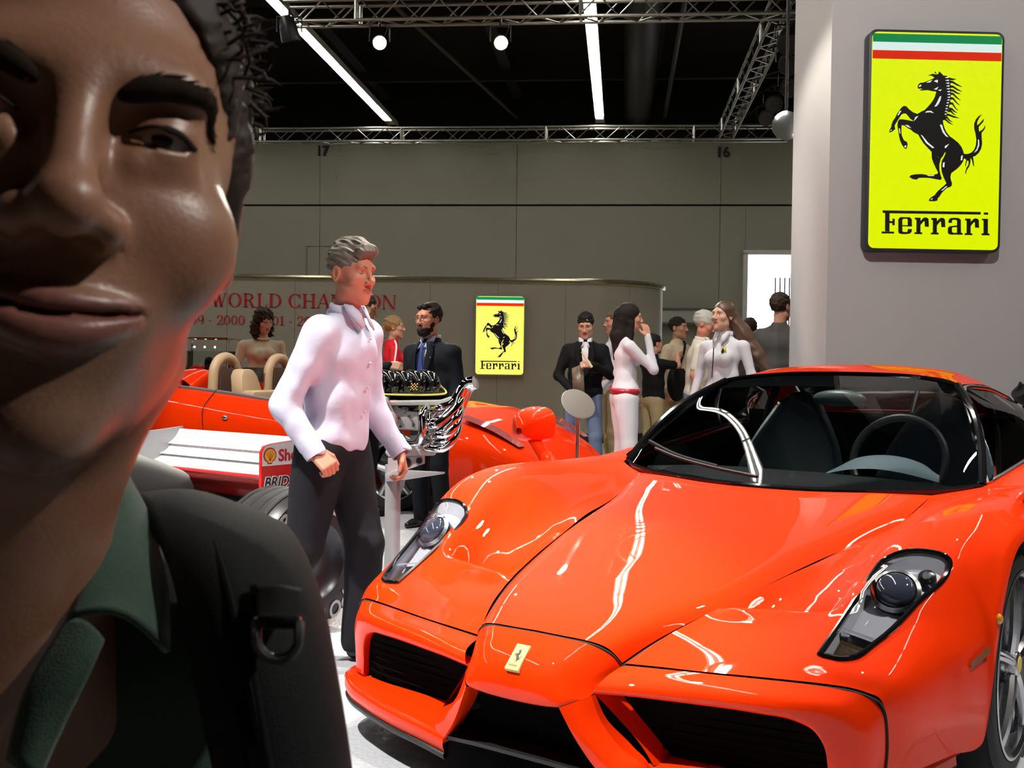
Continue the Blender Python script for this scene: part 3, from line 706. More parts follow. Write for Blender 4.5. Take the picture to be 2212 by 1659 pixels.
half('cowl_corner', nloft([[(.46, 1.44, .592), (.50, 1.44, .594), (.54, 1.44, .606)], [(.475, 1.56, .628), (.513, 1.56, .622), (.56, 1.56, .640)], [(.485, 1.69, .668), (.53, 1.71, .668), (.58, 1.74, .678)]], 5, 4), RED)
# dark gaps along the panel joints
gap = MB(); seam_l = MB()
for sgn in (1, -1):
    p = np.array([(sgn * (r[4][0] + .003), r[4][1], r[4][2] - .006) for r in H1[:-1]]); gap.tube(sc(spline(p, 8)), .004, 6)
    p = np.array([(sgn * c_[0], c_[1] - .003, c_[2] - .007) for c_ in H2[0]]); gap.tube(sc(spline(p, 6)), .0036, 6)
    p = np.array([(sgn * c_[0], c_[1] - .003, c_[2] - .006) for c_ in H1[0]]); gap.tube(sc(spline(p, 6)), .0036, 6)
gap.build('panel_gap', UNDER, car)
# --- nose cone
NO = [
 [(0, .248, .428), (.08, .250, .426), (.15, .258, .42), (.196, .281, .396), (.210, .297, .374)],
 [(0, .215, .41), (.07, .215, .408), (.132, .22, .40), (.178, .243, .372), (.198, .262, .345)],
 [(0, .178, .384), (.062, .178, .383), (.116, .183, .376), (.154, .2, .352), (.186, .228, .325)],
 [(0, .154, .350), (.057, .154, .349), (.104, .157, .345), (.142, .172, .330), (.178, .208, .315)],
 [(0, .145, .315), (.055, .145, .315), (.10, .147, .312), (.138, .156, .308), (.168, .190, .308)],
 [(0, .148, .292), (.055, .148, .293), (.10, .149, .295), (.134, .154, .298), (.160, .185, .300)],
 [(0, .165, .283), (.055, .165, .284), (.10, .166, .287), (.132, .170, .291), (.155, .195, .296)],
 [(0, .24, .290), (.055, .24, .290), (.10, .24, .291), (.135, .24, .293), (.158, .245, .298)]]
nose = half('nose_cone', loft(NO, 6, 6), RED)
# --- bumper shells round the side intakes
out_c = [(.211, .299, .373), (.30, .308, .379), (.45, .336, .384), (.60, .374, .386), (.69, .402, .382), (.738, .426, .374), (.766, .447, .345), (.775, .466, .27), (.768, .476, .18)]
in_c = [(.186, .221, .320), (.29, .243, .326), (.43, .280, .326), (.55, .315, .322), (.615, .338, .315), (.652, .355, .297), (.672, .368, .265), (.680, .378, .215), (.682, .380, .168)]
mid_c = []
for k, (o_, i_) in enumerate(zip(out_c, in_c)):
    o_ = np.array(o_); i_ = np.array(i_); m_ = .45 * o_ + .55 * i_
    t = k / 8
    m_ = m_ + np.array([.004 + .018 * t * t, -.022 + .006 * t, .010 * (1 - t)])
    mid_c.append(tuple(m_))
lip_c = [tuple(np.array(c) + np.array([0, -.006, .006])) for c in in_c]
inn_c = [tuple(np.array(c) + np.array([0.0, .05, .004])) for c in in_c]
BU = loft([out_c, mid_c, lip_c, in_c], 6, 6)
bumper = half('bumper', BU, RED)
half('intake_reveal', loft([in_c, inn_c], 2, 6), RED)
# strut between centre duct and side intake
ST = [[(.160, .186, .300), (.136, .154, .298), (.132, .148, .294), (.150, .24, .286)],
      [(.210, .236, .262), (.185, .180, .250), (.162, .162, .240), (.178, .245, .232)],
      [(.262, .262, .206), (.232, .194, .195), (.196, .178, .185), (.212, .25, .178)],
      [(.312, .258, .168), (.275, .202, .150), (.232, .190, .140), (.240, .25, .135)],
      [(.318, .258, .130), (.280, .203, .120), (.246, .196, .118), (.252, .25, .118)]]
ST[0] = [(.186, .222, .319), (.158, .176, .306), (.134, .150, .295), (.150, .24, .288)]
half('nose_strut', loft(ST, 5, 5), RED)
half('strut_inner_face', loft([[(.186, .222, .319), (.236, .25, .262), (.285, .268, .206), (.315, .27, .168)], [(.20, .33, .322), (.25, .335, .262), (.30, .34, .206), (.33, .34, .17)]], 2, 5), RED)
# splitter blades
fe = [(.236, .192, .142), (.30, .200, .150), (.45, .232, .156), (.60, .284, .160), (.70, .332, .162), (.757, .380, .163), (.783, .44, .164), (.790, .56, .166), (.815, .70, .17), (.835, .82, .17)]
be = [(.33, .335, .176), (.36, .335, .176), (.47, .345, .176), (.60, .365, .174), (.66, .385, .172), (.685, .40, .170), (.70, .44, .17), (.74, .56, .17), (.77, .70, .172), (.79, .82, .172)]
def down(c, dz, dy=0, dx=0): return [(p[0] + dx, p[1] + dy, p[2] + dz) for p in c]
splitter = half('splitter', loft([be, [tuple((np.array(a) * .25 + np.array(b) * .75) + np.array([0, 0, .003])) for a, b in zip(be, fe)], fe, down(fe, -.02, -.004), down(fe, -.042, .004)], 4, 6), RED)
lip = half('splitter_lip', loft([down(fe, -.043, .006), down(fe, -.048, -.001), down(fe, -.062, .006), down(be, -.075)], 3, 6), BLACKPL)
half('skirt_line', loft([down(fe[5:], .006, 0, .002), down(fe[5:], -.012, 0, .008)], 2, 6), RED)
# intake grilles and centre duct
for sgn in (1, -1):
    P = np.array([(.20, .30, .318), (.43, .33, .322), (.60, .36, .314), (.665, .385, .29), (.69, .40, .17), (.45, .355, .172), (.31, .335, .172)]) * S; P[:, 0] *= sgn
    g = MB(); g.add(P, [tuple(range(7))]); g.build('side_grille', MESHBLK, car)
    # slats in the intake
    for k in range(6):
        z = (.195 + .021 * k); x0 = .325 - (z - .175) * .72
        sl = MB().tube(sc([(sgn * x0, .322, z), (sgn * .45, .337, z), (sgn * .6, .362, z), (sgn * .668, .388, z)]), .0022, 5)
        sl.build('grille_slat', MESHBLK, car)
mb = MB()
mb.grid(sc([[(-.155, .26, .295), (.155, .26, .295)], [(-.25, .26, .150), (.25, .26, .150)]]))
mb.build('centre_duct', MESHBLK, car)
mb = MB(); mb.grid(sc(loft([[(-.236, .196, .143), (-.12, .186, .150), (0, .182, .152), (.12, .186, .150), (.236, .196, .143)], [(-.24, .30, .146), (-.12, .30, .15), (0, .30, .15), (.12, .30, .15), (.24, .30, .146)]], 3, 6)))
mb.grid(sc(loft([[(-.236, .196, .143), (-.12, .186, .150), (0, .182, .152), (.12, .186, .150), (.236, .196, .143)], [(-.236, .198, .133), (-.12, .188, .140), (0, .184, .142), (.12, .188, .140), (.236, .198, .133)]], 2, 6)))
mb.build('centre_lip', BLACKPL, car)
mb = MB(); mb.add(sc([(-.24, .25, .12), (.24, .25, .12), (.78, .5, .115), (.80, .8, .115), (.78, 3.3, .115), (.78, 4.2, .16), (-.78, 4.2, .16), (-.78, 3.3, .115), (-.80, .8, .115), (-.78, .5, .115)]), [tuple(range(10))])
mb.add(sc([(-.6, .5, .12), (.6, .5, .12), (.6, .5, .37), (-.6, .5, .37)]), [(0, 1, 2, 3)])
for sg in (1, -1): mb.add(sc([(sg * .62, .5, .12), (sg * .62, 1.6, .12), (sg * .62, 1.6, .62), (sg * .62, .9, .5), (sg * .62, .5, .37)]), [(0, 1, 2, 3, 4)])
mb.build('underbody', UNDER, car)
# --- door, rear wings, tail
DR = [H2[-1][3:],
 [(.685, 2.1, .735), (.72, 2.1, .74), (.78, 2.1, .735), (.82, 2.1, .715), (.85, 2.1, .68), (.87, 2.1, .61), (.85, 2.1, .42), (.85, 2.1, .15)],
 [(.69, 2.5, .77), (.735, 2.5, .775), (.80, 2.5, .765), (.845, 2.5, .74), (.87, 2.5, .70), (.885, 2.5, .62), (.86, 2.5, .42), (.87, 2.5, .15)],
 [(.62, 2.9, .83), (.70, 2.9, .82), (.79, 2.9, .80), (.86, 2.9, .775), (.895, 2.9, .73), (.905, 2.9, .64), (.90, 2.9, .42), (.89, 2.9, .15)],
 [(.60, 3.24, .83), (.70, 3.24, .83), (.80, 3.24, .815), (.87, 3.24, .79), (.91, 3.24, .74), (.92, 3.24, .66), (.92, 3.24, .45), (.91, 3.24, .16)],
 [(.60, 3.28, .83), (.70, 3.28, .83), (.80, 3.28, .815), (.87, 3.28, .79), (.91, 3.28, .74), (.92, 3.28, .66), (.925, 3.28, .52), (.925, 3.27, .38)],
 [(.58, 3.62, .80), (.70, 3.62, .82), (.80, 3.62, .815), (.87, 3.62, .80), (.91, 3.62, .77), (.925, 3.62, .74), (.93, 3.62, .70), (.93, 3.62, .665)],
 [(.55, 3.97, .77), (.68, 3.97, .79), (.78, 3.97, .79), (.85, 3.97, .78), (.895, 3.97, .74), (.91, 3.97, .66), (.915, 3.97, .5), (.915, 3.97, .36)],
 [(.50, 4.25, .75), (.62, 4.25, .765), (.72, 4.25, .765), (.80, 4.25, .755), (.86, 4.23, .72), (.88, 4.2, .62), (.88, 4.18, .45), (.87, 4.15, .26)]]
half('body_side', loft(DR, 8, 6), RED)
RF = [[(0, 2.43, 1.053), (.2, 2.42, 1.048), (.35, 2.375, 1.037), (.455, 2.285, 1.017)],
      [(0, 2.50, 1.076), (.2, 2.49, 1.070), (.36, 2.45, 1.054), (.470, 2.38, 1.020)],
      [(0, 2.62, 1.090), (.2, 2.61, 1.083), (.37, 2.58, 1.062), (.484, 2.52, 1.018)],
      [(0, 2.78, 1.082), (.2, 2.78, 1.075), (.38, 2.78, 1.045), (.50, 2.78, .985)]]
half('roof', loft(RF, 8, 8), RED)
half('roof_pillar', loft([[(.38, 2.78, 1.045), (.50, 2.78, .985)], [(.42, 2.95, .985), (.545, 2.95, .915)], [(.46, 3.15, .925), (.585, 3.1, .86)], [(.48, 3.4, .86), (.60, 3.28, .83)]], 6, 4), RED)
half('engine_deck', loft([[(0, 3.4, .875), (.25, 3.4, .87), (.48, 3.4, .86), (.60, 3.28, .83)], [(0, 3.7, .815), (.25, 3.7, .815), (.48, 3.7, .81), (.58, 3.62, .80)], [(0, 3.97, .775), (.25, 3.97, .775), (.45, 3.97, .772), (.55, 3.97, .77)], [(0, 4.25, .755), (.25, 4.25, .755), (.40, 4.25, .752), (.50, 4.25, .75)]], 5, 5), RED)
half('rear_window', loft([[(0, 2.78, 1.081), (.2, 2.78, 1.074), (.38, 2.78, 1.044)], [(0, 3.1, .965), (.22, 3.1, .96), (.44, 3.1, .94)], [(0, 3.4, .876), (.25, 3.4, .871), (.48, 3.4, .861)]], 5, 5), WGLASS)
half('tail_panel', loft([[(0, 4.25, .755), (.25, 4.25, .755), (.50, 4.25, .75), (.72, 4.25, .765), (.86, 4.23, .72)], [(0, 4.27, .5), (.25, 4.27, .5), (.5, 4.26, .5), (.72, 4.24, .5), (.88, 4.18, .45)], [(0, 4.2, .2), (.25, 4.2, .2), (.5, 4.2, .2), (.72, 4.18, .2), (.87, 4.15, .26)]], 3, 3), RED)
# --- windscreen
wb = [(0, 1.583, .671), (.2, 1.60, .673), (.37, 1.65, .678), (.53, 1.715, .686), (.60, 1.765, .694), (.652, 1.83, .702)]
wt = [(0, 2.43, 1.050), (.12, 2.428, 1.049), (.24, 2.412, 1.045), (.35, 2.375, 1.035), (.41, 2.33, 1.027), (.458, 2.285, 1.014)]
wm = [tuple((np.array(a) + np.array(b)) / 2 + np.array([.028 * (k / 5) , -.01, .028])) for k, (a, b) in enumerate(zip(wb, wt))]
GWS = nloft([wb, wm, wt], 10, 6)
half('windscreen', GWS, WGLASS)
fr = MB()
for sgn in (1, -1):
    e = GWS[:, -1].copy(); e[:, 0] *= sgn; fr.tube(sc(e), .017, 8)
    e = GWS[-1].copy(); e[:, 0] *= sgn; e[:, 2] += .001; fr.tube(sc(e), .009, 6)
    e = GWS[0].copy(); e[:, 0] *= sgn; e[:, 2] -= .004; fr.tube(sc(e), .014, 6)
fr.build('windscreen_frame', GLOSSBLK, car)
# black band printed along the top of the glass
half('sun_band', loft([GWS[-1][::6] + np.array([0, -.002, -.004]), GWS[-4][::6] + np.array([0, .0, -.006])], 2, 6), GLOSSBLK)
# --- side glass with bright frame
gb = [(.662, 1.845, .708), (.674, 1.95, .720), (.684, 2.1, .736), (.688, 2.4, .763), (.665, 2.7, .80), (.625, 2.9, .832)]
gt = [(.652, 1.865, .725), (.585, 2.02, .845), (.520, 2.17, .945), (.478, 2.30, 1.006), (.492, 2.55, 1.002), (.520, 2.80, .962)]
GSG = loft([gb, [tuple((np.array(a) + np.array(b)) / 2 + np.array([.022, 0, .006])) for a, b in zip(gb, gt)], gt], 6, 5)
half('side_window', GSG, WGLASS)
tr = MB()
for sgn in (1, -1):
    loop = np.concatenate([spline(gb, 6), spline(gt[::-1], 6)]); loop[:, 0] *= sgn
    tr.tube(sc(loop), .011, 8, closed=True)
    e = GSG[:, 16].copy(); e2 = np.array([gt[3], gb[4]]); q = spline([gt[3], tuple((np.array(gt[3]) + np.array(gb[4])) / 2 + np.array([.02, 0, .0])), gb[4]], 5); q[:, 0] *= sgn
    tr.tube(sc(q), .007, 6)
tr.build('window_trim', SILVER, car)
# --- headlamps
for sgn in (1, -1):
    hl = empty('headlamp', (0, 0, 0)); hl.parent = car
    out = spline(np.array([(x, y, wing_z(x, y) + .002) for x, y in HL + HL[:1]]), 5)[:-1]
    out[:, 0] *= sgn
    MB().tube(sc(out), .0075, 6, closed=True).build('lamp_rim', GLOSSBLK, hl)
    cen = out.mean(0)
    inner = out * .90 + cen * .10; inner[:, 2] = out[:, 2] - .045
    b = MB(); b.grid(sc([np.vstack([out, out[:1]]), np.vstack([inner, inner[:1]])])); n = len(inner)
    b.add(sc(np.vstack([inner, [inner.mean(0)]])), [(i, (i + 1) % n, n) for i in range(n)])
    b.build('lamp_bucket', GREYTRIM, hl)
    def at(x, y, dz): return np.array([sgn * x, y, wing_z(x, y) + dz]) * S
    # projector lamp, small side bulb, indicator below
    ax = np.array([sgn * .10, -.75, .62]); ax /= np.linalg.norm(ax)
    c = at(.712, .735, -.040)
    MB().tube([c - ax * .03, c + ax * .028], [.058, .066], 24).build('projector_ring', M('dark_lamp_ring', (.03, .03, .035), rough=.2, metal=.6), hl)
    MB().tube([c + ax * .028, c + ax * .036], [.066, .055], 24, cap=False).build('projector_bezel', SILVER, hl)
    lens = MB(); 
    for_r = [c + ax * (.034 + .022 * math.cos(t)) for t in np.linspace(math.pi / 2, 0, 7)]
    lens.tube(for_r, [.052 * max(math.sin(t), .02) for t in np.linspace(math.pi / 2, 0, 7)], 20)
    lens.build('projector_lens', M('lens_glass_dark', (.05, .06, .09), rough=.03, metal=.3, coat=1), hl)
    c2 = at(.765, .80, -.03)
    MB().tube([c2, c2 + ax * .018, c2 + ax * .028], [.024, .024, .012], 16).build('side_bulb', SILVER, hl)
    b = MB(); P = np.array([(.640, .47), (.690, .475), (.712, .545), (.640, .56)]); b.add([at(x, y, -.028) for x, y in P], [(0, 1, 2, 3)])
    b.build('indicator_lamp', M('amber_smoked', (.06, .035, .012), rough=.12, coat=1), hl)
    b = MB(); b.add([at(.640, .565, -.012), at(.716, .552, -.012), at(.73, .62, -.06), at(.645, .62, -.06)], [(0, 1, 2, 3)])
    b.add([at(.640, .56, -.004), at(.716, .547, -.004), at(.716, .555, -.004), at(.640, .568, -.004)], [(0, 1, 2, 3)])
    b.build('lamp_divider', M('grey_lamp_shelf', (.30, .30, .33), rough=.3), hl)
    # clear cover following the wing
    cov = []
    rows = 12
    for k in range(rows + 1):
        y = .458 + (.842 - .458) * k / rows
        xs = [x for x in np.linspace(.60, .83, 120) if inpoly(x, y, HL)]
        cov.append([(sgn * x, y, wing_z(x, y) + .002) for x in np.linspace(xs[0], xs[-1], 7)])
    MB().grid(sc(cov)).build('lamp_cover', CLEAR, hl)
# --- wheels
def make_wheel(parent, cx, cy, cz, R, wid, sgn, Rr):
    wh = empty('wheel', (0, 0, 0)); wh.parent = parent; wh.location = (cx * S, cy * S, cz * S); wh.rotation_euler = (0, 0, 0 if sgn > 0 else math.pi)
    R *= S; wid *= S; Rr *= S
    MB().lathe([(Rr, -wid), (R * .93, -wid), (R * .985, -wid * .93), (R, -wid * .8), (R, -wid * .2), (R * .985, -wid * .07), (R * .95, -wid * .02), (R * .9, 0), (Rr * 1.03, .0), (Rr, -.012)], 56, axis='x').build('tyre', RUBBER, wh)
    t = MB()
    for k in (0.3, .5, .7): t.lathe([(R + .0008, -wid * k - .004), (R - .0006, -wid * k), (R + .0008, -wid * k + .004)], 56, axis='x')
    t.build('tread_groove', UNDER, wh)
    MB().lathe([(Rr * .93, -wid), (Rr * .93, -.05), (Rr * .96, -.012), (Rr * 1.01, -.004), (Rr * 1.02, .002), (Rr * .99, .004), (Rr * .955, -.006), (Rr * .95, -.03)], 56, axis='x').build('rim', SILVER, wh)
    for k in range(5):
        a = 2 * math.pi * k / 5 + .3; sp = MB()
        for s2 in (-1, 1):
            p0 = np.array([-.012, 0, 0]); 
            path = []
            for q, rr, off, dx in ((0, .06, .022, -.020), (1, .35, .034, -.012), (2, .7, .050, -.012), (3, .96, .075, -.022)):
                r_ = Rr * rr; th = a + s2 * off * (1.0 if q else 2) / max(rr, .2) * .35
                path.append((dx, r_ * math.cos(th), r_ * math.sin(th)))
            sp.tube(spline(path, 4), np.linspace(.020, .017, 13), 8, flat=.8)
        sp.build('spoke', SILVER, wh)
    MB().lathe([(.0, .004), (.03, .004), (.038, 0), (.042, -.03), (.06, -.035)], 24, axis='x').build('hub_nut', SILVER, wh)
    MB().lathe([(.0, .0065), (.024, .006), (.026, .003)], 20, axis='x').build('hub_badge', M('hub_yellow', (.7, .55, .08), rough=.3), wh)
    MB().lathe([(.05, -.09), (Rr * .78, -.09), (Rr * .78, -.11), (.05, -.11)], 40, axis='x').build('brake_disc', M('brake_disc_grey', (.16, .16, .17), rough=.4, metal=.6), wh)
    return wh
for sgn in (1, -1):
    make_wheel(car, sgn * .892, 1.205, .298, .298, .21, sgn, .243)
    make_wheel(car, sgn * .905, 3.62, .31, .31, .28, sgn, .248)
    MB().lathe([(.33 * S, -.02), (.335 * S, -.30)], 40, c=(0, 1.205 * S, .30 * S), axis='x').build('wheel_arch_liner', UNDER, car, loc=(sgn * .90 * S if sgn > 0 else -.60 * S + .02, 0, 0))
# --- mirrors on tall stalks
for sgn in (1, -1):
    mr = empty('door_mirror', (0, 0, 0)); mr.parent = car
    hs = []
    for k, (t, rx, rz, dx, dz) in enumerate([(0, .012, .012, 0, -.02), (.12, .040, .038, 0, -.012), (.35, .066, .056, 0, -.004), (.7, .078, .066, 0, 0), (1.0, .080, .068, 0, .002), (1.06, .074, .062, 0, .002)]):
        ring = []
        for a in np.linspace(0, 2 * math.pi, 21)[:-1]:
            ca, sa = math.cos(a), math.sin(a)
            ring.append((sgn * (.925 + dx) + rx * math.copysign(abs(ca) ** .7, ca), 1.47 + .13 * t, .838 + dz + rz * math.copysign(abs(sa) ** .7, sa)))
        hs.append(ring)
    mm = MB(); mm.grid(sc(hs), closed=True); mm.build('mirror_shell', RED, mr)
    mm = MB(); mm.add(sc([(sgn * .925 + .070 * math.cos(a), 1.605, .840 + .058 * math.sin(a)) for a in np.linspace(0, 2 * math.pi, 20)[:-1]]), [tuple(range(19))]); mm.build('mirror_glass', CHROME, mr)
    st = spline([(sgn * .825, 1.54, .68), (sgn * .845, 1.54, .712), (sgn * .88, 1.54, .752), (sgn * .915, 1.54, .790)], 5)
    MB().tube(sc(st), np.linspace(.052, .034, 16), 12, flat=.6).build('mirror_stalk', RED, mr)
# --- wiper
mb = MB(); 
def wsp(i, j, up=.012):
    p = GWS[i, j].copy(); return p
wp = [(-.02, 1.60, .70), (-.22, 1.665, .715), (-.40, 1.74, .735), (-.52, 1.80, .757)]
mb.tube(sc(spline(wp, 5)), .007, 6); mb.build('wiper_arm', BLACKPL, car)
MB().tube(sc(spline([(-.20, 1.67, .717), (-.40, 1.75, .740), (-.58, 1.86, .778)], 5)), .006, 6, flat=1.6).build('wiper_blade', RUBBER, car)
# --- nose badge, side lamp, side marker
bq = np.array([(-.019, .204, .4035), (.019, .204, .4035), (.019, .152, .356), (-.019, .152, .356)])
bx_ = MB(); nrm = np.array([0, -.67, .74]) * .006
up_ = bq + nrm
bx_.add(sc(np.vstack([bq - nrm, up_])), [(4, 5, 6, 7), (0, 1, 5, 4), (1, 2, 6, 5), (2, 3, 7, 6), (3, 0, 4, 7)])
badge = bx_.build('nose_badge', M('badge_pale_yellow', (.62, .55, .20), rough=.25, coat=.5), car)
for sgn in (1, -1):
    MB().sphere(np.array([sgn * .905, .905, .475]) * S, (.012, .017, .015)).build('side_repeater', M('amber_lens', (.6, .25, .02), rough=.1, coat=1), car)
    p = np.array([(.872, .765, .395), (.893, .85, .420), (.895, .852, .402), (.873, .767, .377)]); p[:, 0] += .004; p[:, 0] *= sgn
    m_ = MB(); m_.add(sc(p), [(0, 1, 2, 3)]); m_.build('side_marker', M('amber_dark', (.22, .05, .01), rough=.15, coat=1), car)
# --- cabin
cab = MB()
cab.grid(sc(loft([[(-.52, 1.76, .650), (-.3, 1.66, .664), (0, 1.62, .664), (.3, 1.66, .664), (.52, 1.76, .650)], [(-.60, 1.90, .680), (-.3, 1.90, .70), (0, 1.90, .70), (.3, 1.90, .70), (.60, 1.9, .680)], [(-.60, 1.98, .60), (-.3, 2.0, .60), (0, 2.0, .60), (.3, 2.0, .60), (.60, 1.98, .60)], [(-.60, 2.0, .35), (-.3, 2.0, .35), (0, 2.0, .35), (.3, 2.0, .35), (.60, 2.0, .35)]], 5, 5)))
cab.build('dashboard', M('dash_black', (.012, .013, .015), rough=.5), car)
cl = MB(); cl.grid(sc(loft([[(.10, 1.90, .695), (.2, 1.86, .72), (.30, 1.85, .73), (.40, 1.86, .72), (.50, 1.90, .695)], [(.12, 1.98, .71), (.2, 1.97, .755), (.30, 1.97, .77), (.40, 1.97, .755), (.48, 1.98, .71)], [(.13, 2.03, .70), (.2, 2.04, .745), (.30, 2.04, .76), (.40, 2.04, .745), (.47, 2.03, .70)]], 6, 6)))
cl.build('instrument_cowl', LEATHER, car)
a_ = np.linspace(0, 2 * math.pi, 40)[:-1]
MB().tube(sc([(.30 + .165 * math.cos(t), 2.12 + .05 * math.sin(t), .74 + .155 * math.sin(t)) for t in a_]), .017, 10, closed=True).build('steering_wheel', M('wheel_rim_black', (.015, .016, .018), rough=.35), car)
for sx in (-.30, .30):
    seat = MB()
    seat.grid(sc(loft([[(sx - .21, 2.20, .30), (sx - .12, 2.18, .27), (sx, 2.18, .27), (sx + .12, 2.18, .27), (sx + .21, 2.20, .30)],
                       [(sx - .24, 2.50, .36), (sx - .12, 2.52, .28), (sx, 2.52, .27), (sx + .12, 2.52, .28), (sx + .24, 2.50, .36)],
                       [(sx - .25, 2.56, .55), (sx - .12, 2.64, .52), (sx, 2.65, .52), (sx + .12, 2.64, .52), (sx + .25, 2.56, .55)],
                       [(sx - .20, 2.64, .74), (sx - .11, 2.70, .74), (sx, 2.71, .74), (sx + .11, 2.70, .74), (sx + .20, 2.64, .74)],
                       [(sx - .10, 2.70, .92), (sx - .06, 2.74, .95), (sx, 2.75, .96), (sx + .06, 2.74, .95), (sx + .10, 2.70, .92)]], 5, 5)))
    so = seat.build('seat', LEATHER, car); md = so.modifiers.new('thickness', 'SOLIDIFY'); md.thickness = .05; md.offset = -1
box('rear_bulkhead', (0, 2.86 * S, .58 * S), (1.2 * S, .03, .60 * S), M('bulkhead_black', (.01, .01, .012), rough=.6), car)
box('cabin_floor', (0, 2.3 * S, .2 * S), (1.25 * S, 1.3 * S, .04), UNDER, car)
MB().sphere(np.array([0.02, 2.28, .955]) * S, np.array([.105, .03, .034]) * S, 20, 12).build('rear_view_mirror', M('mirror_back_grey', (.10, .115, .12), rough=.35), car)
MB().tube(sc([(0, 2.30, 1.04), (0.02, 2.28, .965)]), .012, 8).build('mirror_mount', BLACKPL, car)
for sgn in (1, -1): MB().tube(sc(spline([(sgn * .50, 2.76, .60), (sgn * .47, 2.77, .90), (sgn * .42, 2.75, 1.0)], 4)), .02, 8).build('roll_hoop', M('bulkhead_black'), car)
MB().tube(sc([(.12, 2.9, .88), (.12, 3.0, 1.0)]), .012, 8).build('deck_stay', BLACKPL, car)
# emblem on the nose badge
_ex = (bq[1] - bq[0]) * .8; _ey = (bq[0] - bq[3]) * .9; _o = bq[3] + (bq[1] - bq[0]) * .1 + (bq[0] - bq[3]) * .05 + nrm * 1.3
bb = MB()
for p in ART_BLACK[:3] + ART_WORD: bb.add(sc([_o + _ex * a + _ey * c for a, c in p]), [tuple(range(len(p)))])
bb.build('badge_emblem', BLACKART, badge, smooth=False)
# dark linings so the paint does not show inside the cabin
LIN = M('cabin_lining', (.012, .013, .015), rough=.8, spec=.2)
half('door_lining', loft([[(.632, 1.86, .700), (.655, 2.1, .728), (.660, 2.5, .762), (.600, 2.85, .818)], [(.61, 1.86, .3), (.625, 2.1, .3), (.625, 2.5, .3), (.585, 2.85, .3)]], 3, 5), LIN)
half('headliner', loft([[(0, 2.445, 1.046), (.2, 2.435, 1.041), (.34, 2.39, 1.030), (.445, 2.30, 1.008)], [(0, 2.60, 1.070), (.2, 2.59, 1.064), (.36, 2.56, 1.044), (.472, 2.50, 1.004)], [(0, 2.775, 1.066), (.2, 2.775, 1.060), (.37, 2.775, 1.030), (.488, 2.775, .970)]], 5, 5), LIN)
# ================================================================== open red roadster behind
TAN = M('tan_leather', (.52, .36, .22), rough=.5)
SP_A = np.array([-3.78, 10.2]); SP_B = np.array([.242, 8.4]); sp_t = (SP_B - SP_A) / np.linalg.norm(SP_B - SP_A)
sp_car = empty('roadster', (SP_A[0], SP_A[1], 0), math.atan2(sp_t[1], sp_t[0]), 'open red roadster with tan seats parked side-on behind the white rear wing', 'car')
WD = 1.86
def sect(x, sill, crease, sh, deck, cen, inset=0.0, dz=0.0):
    """half section from near sill to the middle"""
    return [(x, .10 + inset, sill), (x, .03 + inset, sill + .10), (x, .0 + inset, crease - .10), (x, .01 + inset, crease), (x, .07 + inset, (crease + sh) / 2 + .02), (x, .20 + inset, sh), (x, .52, deck), (x, WD / 2, cen)]
rows_back = [sect(-1.0, .35, .60, .80, .82, .83, .16), sect(-.75, .20, .64, .88, .93, .94, .05), sect(-.36, .18, .66, .93, .99, .99, 0), sect(-.335, .45, .66, .935, .995, .99, 0), sect(0, .68, .75, .95, 1.01, .98, -.02), sect(.335, .45, .67, .945, 1.03, .96, 0), sect(.36, .16, .66, .945, 1.035, .96, 0), sect(.72, .15, .66, .94, 1.05, .94, .0)]
rows_front = [sect(2.35, .15, .62, .80, .86, .87, .0), sect(2.75, .15, .62, .80, .86, .88, 0), sect(2.765, .45, .63, .80, .86, .88, -.02), sect(3.1, .69, .73, .81, .86, .87, -.03), sect(3.435, .45, .63, .78, .82, .83, -.02), sect(3.45, .16, .60, .78, .82, .83, 0), sect(3.85, .16, .55, .67, .70, .71, .04), sect(4.15, .18, .44, .52, .54, .55, .12), sect(4.36, .22, .34, .38, .40, .40, .28)]
def both_sides(rows, kr, kc):
    G = loft(rows, kr, kc); F_ = G[:, ::-1].copy(); F_[..., 1] = WD - F_[..., 1]
    return np.concatenate([G, F_[:, 1:]], 1)
RED2 = RED
MB().grid(both_sides(rows_back, 6, 5)).build('rear_body', RED2, sp_car, sharp=50)
MB().grid(both_sides(rows_front, 6, 5)).build('front_body', RED2, sp_car, sharp=50)
def door_rows():
    R_ = []
    for x, sh in ((.72, .94), (1.15, .905), (1.58, .862), (1.97, .825), (2.35, .80)):
        s_ = sect(x, .15, .66 - .04 * (x - .72) / 1.6, sh, sh, sh)
        R_.append(s_[:6] + [(x, .27, sh - .01), (x, .28, sh - .22)])
    return R_
dg_ = loft(door_rows(), 5, 5)
MB().grid(dg_).build('door', RED2, sp_car, sharp=50)
dm_ = dg_.copy(); dm_[..., 1] = WD - dm_[..., 1]; MB().grid(dm_, flip=True).build('door', RED2, sp_car, sharp=50)
MB().tube(spline([(.66, .235, .955), (1.15, .245, .915), (1.58, .245, .872), (1.97, .245, .833), (2.4, .245, .81)], 5), .016, 6).build('door_sill_strip', M('strip_grey', (.14, .15, .16), rough=.4), sp_car)
for x in (1.16,):
    MB().tube(spline([(x, .195, .935), (x - .01, .02, .76), (x + .01, .002, .62), (x + .03, .02, .3)], 4), .004, 5).build('door_gap', UNDER, sp_car)
MB().sphere((1.40, .012, .70), (.03, .012, .02)).build('door_lock', SILVER, sp_car)
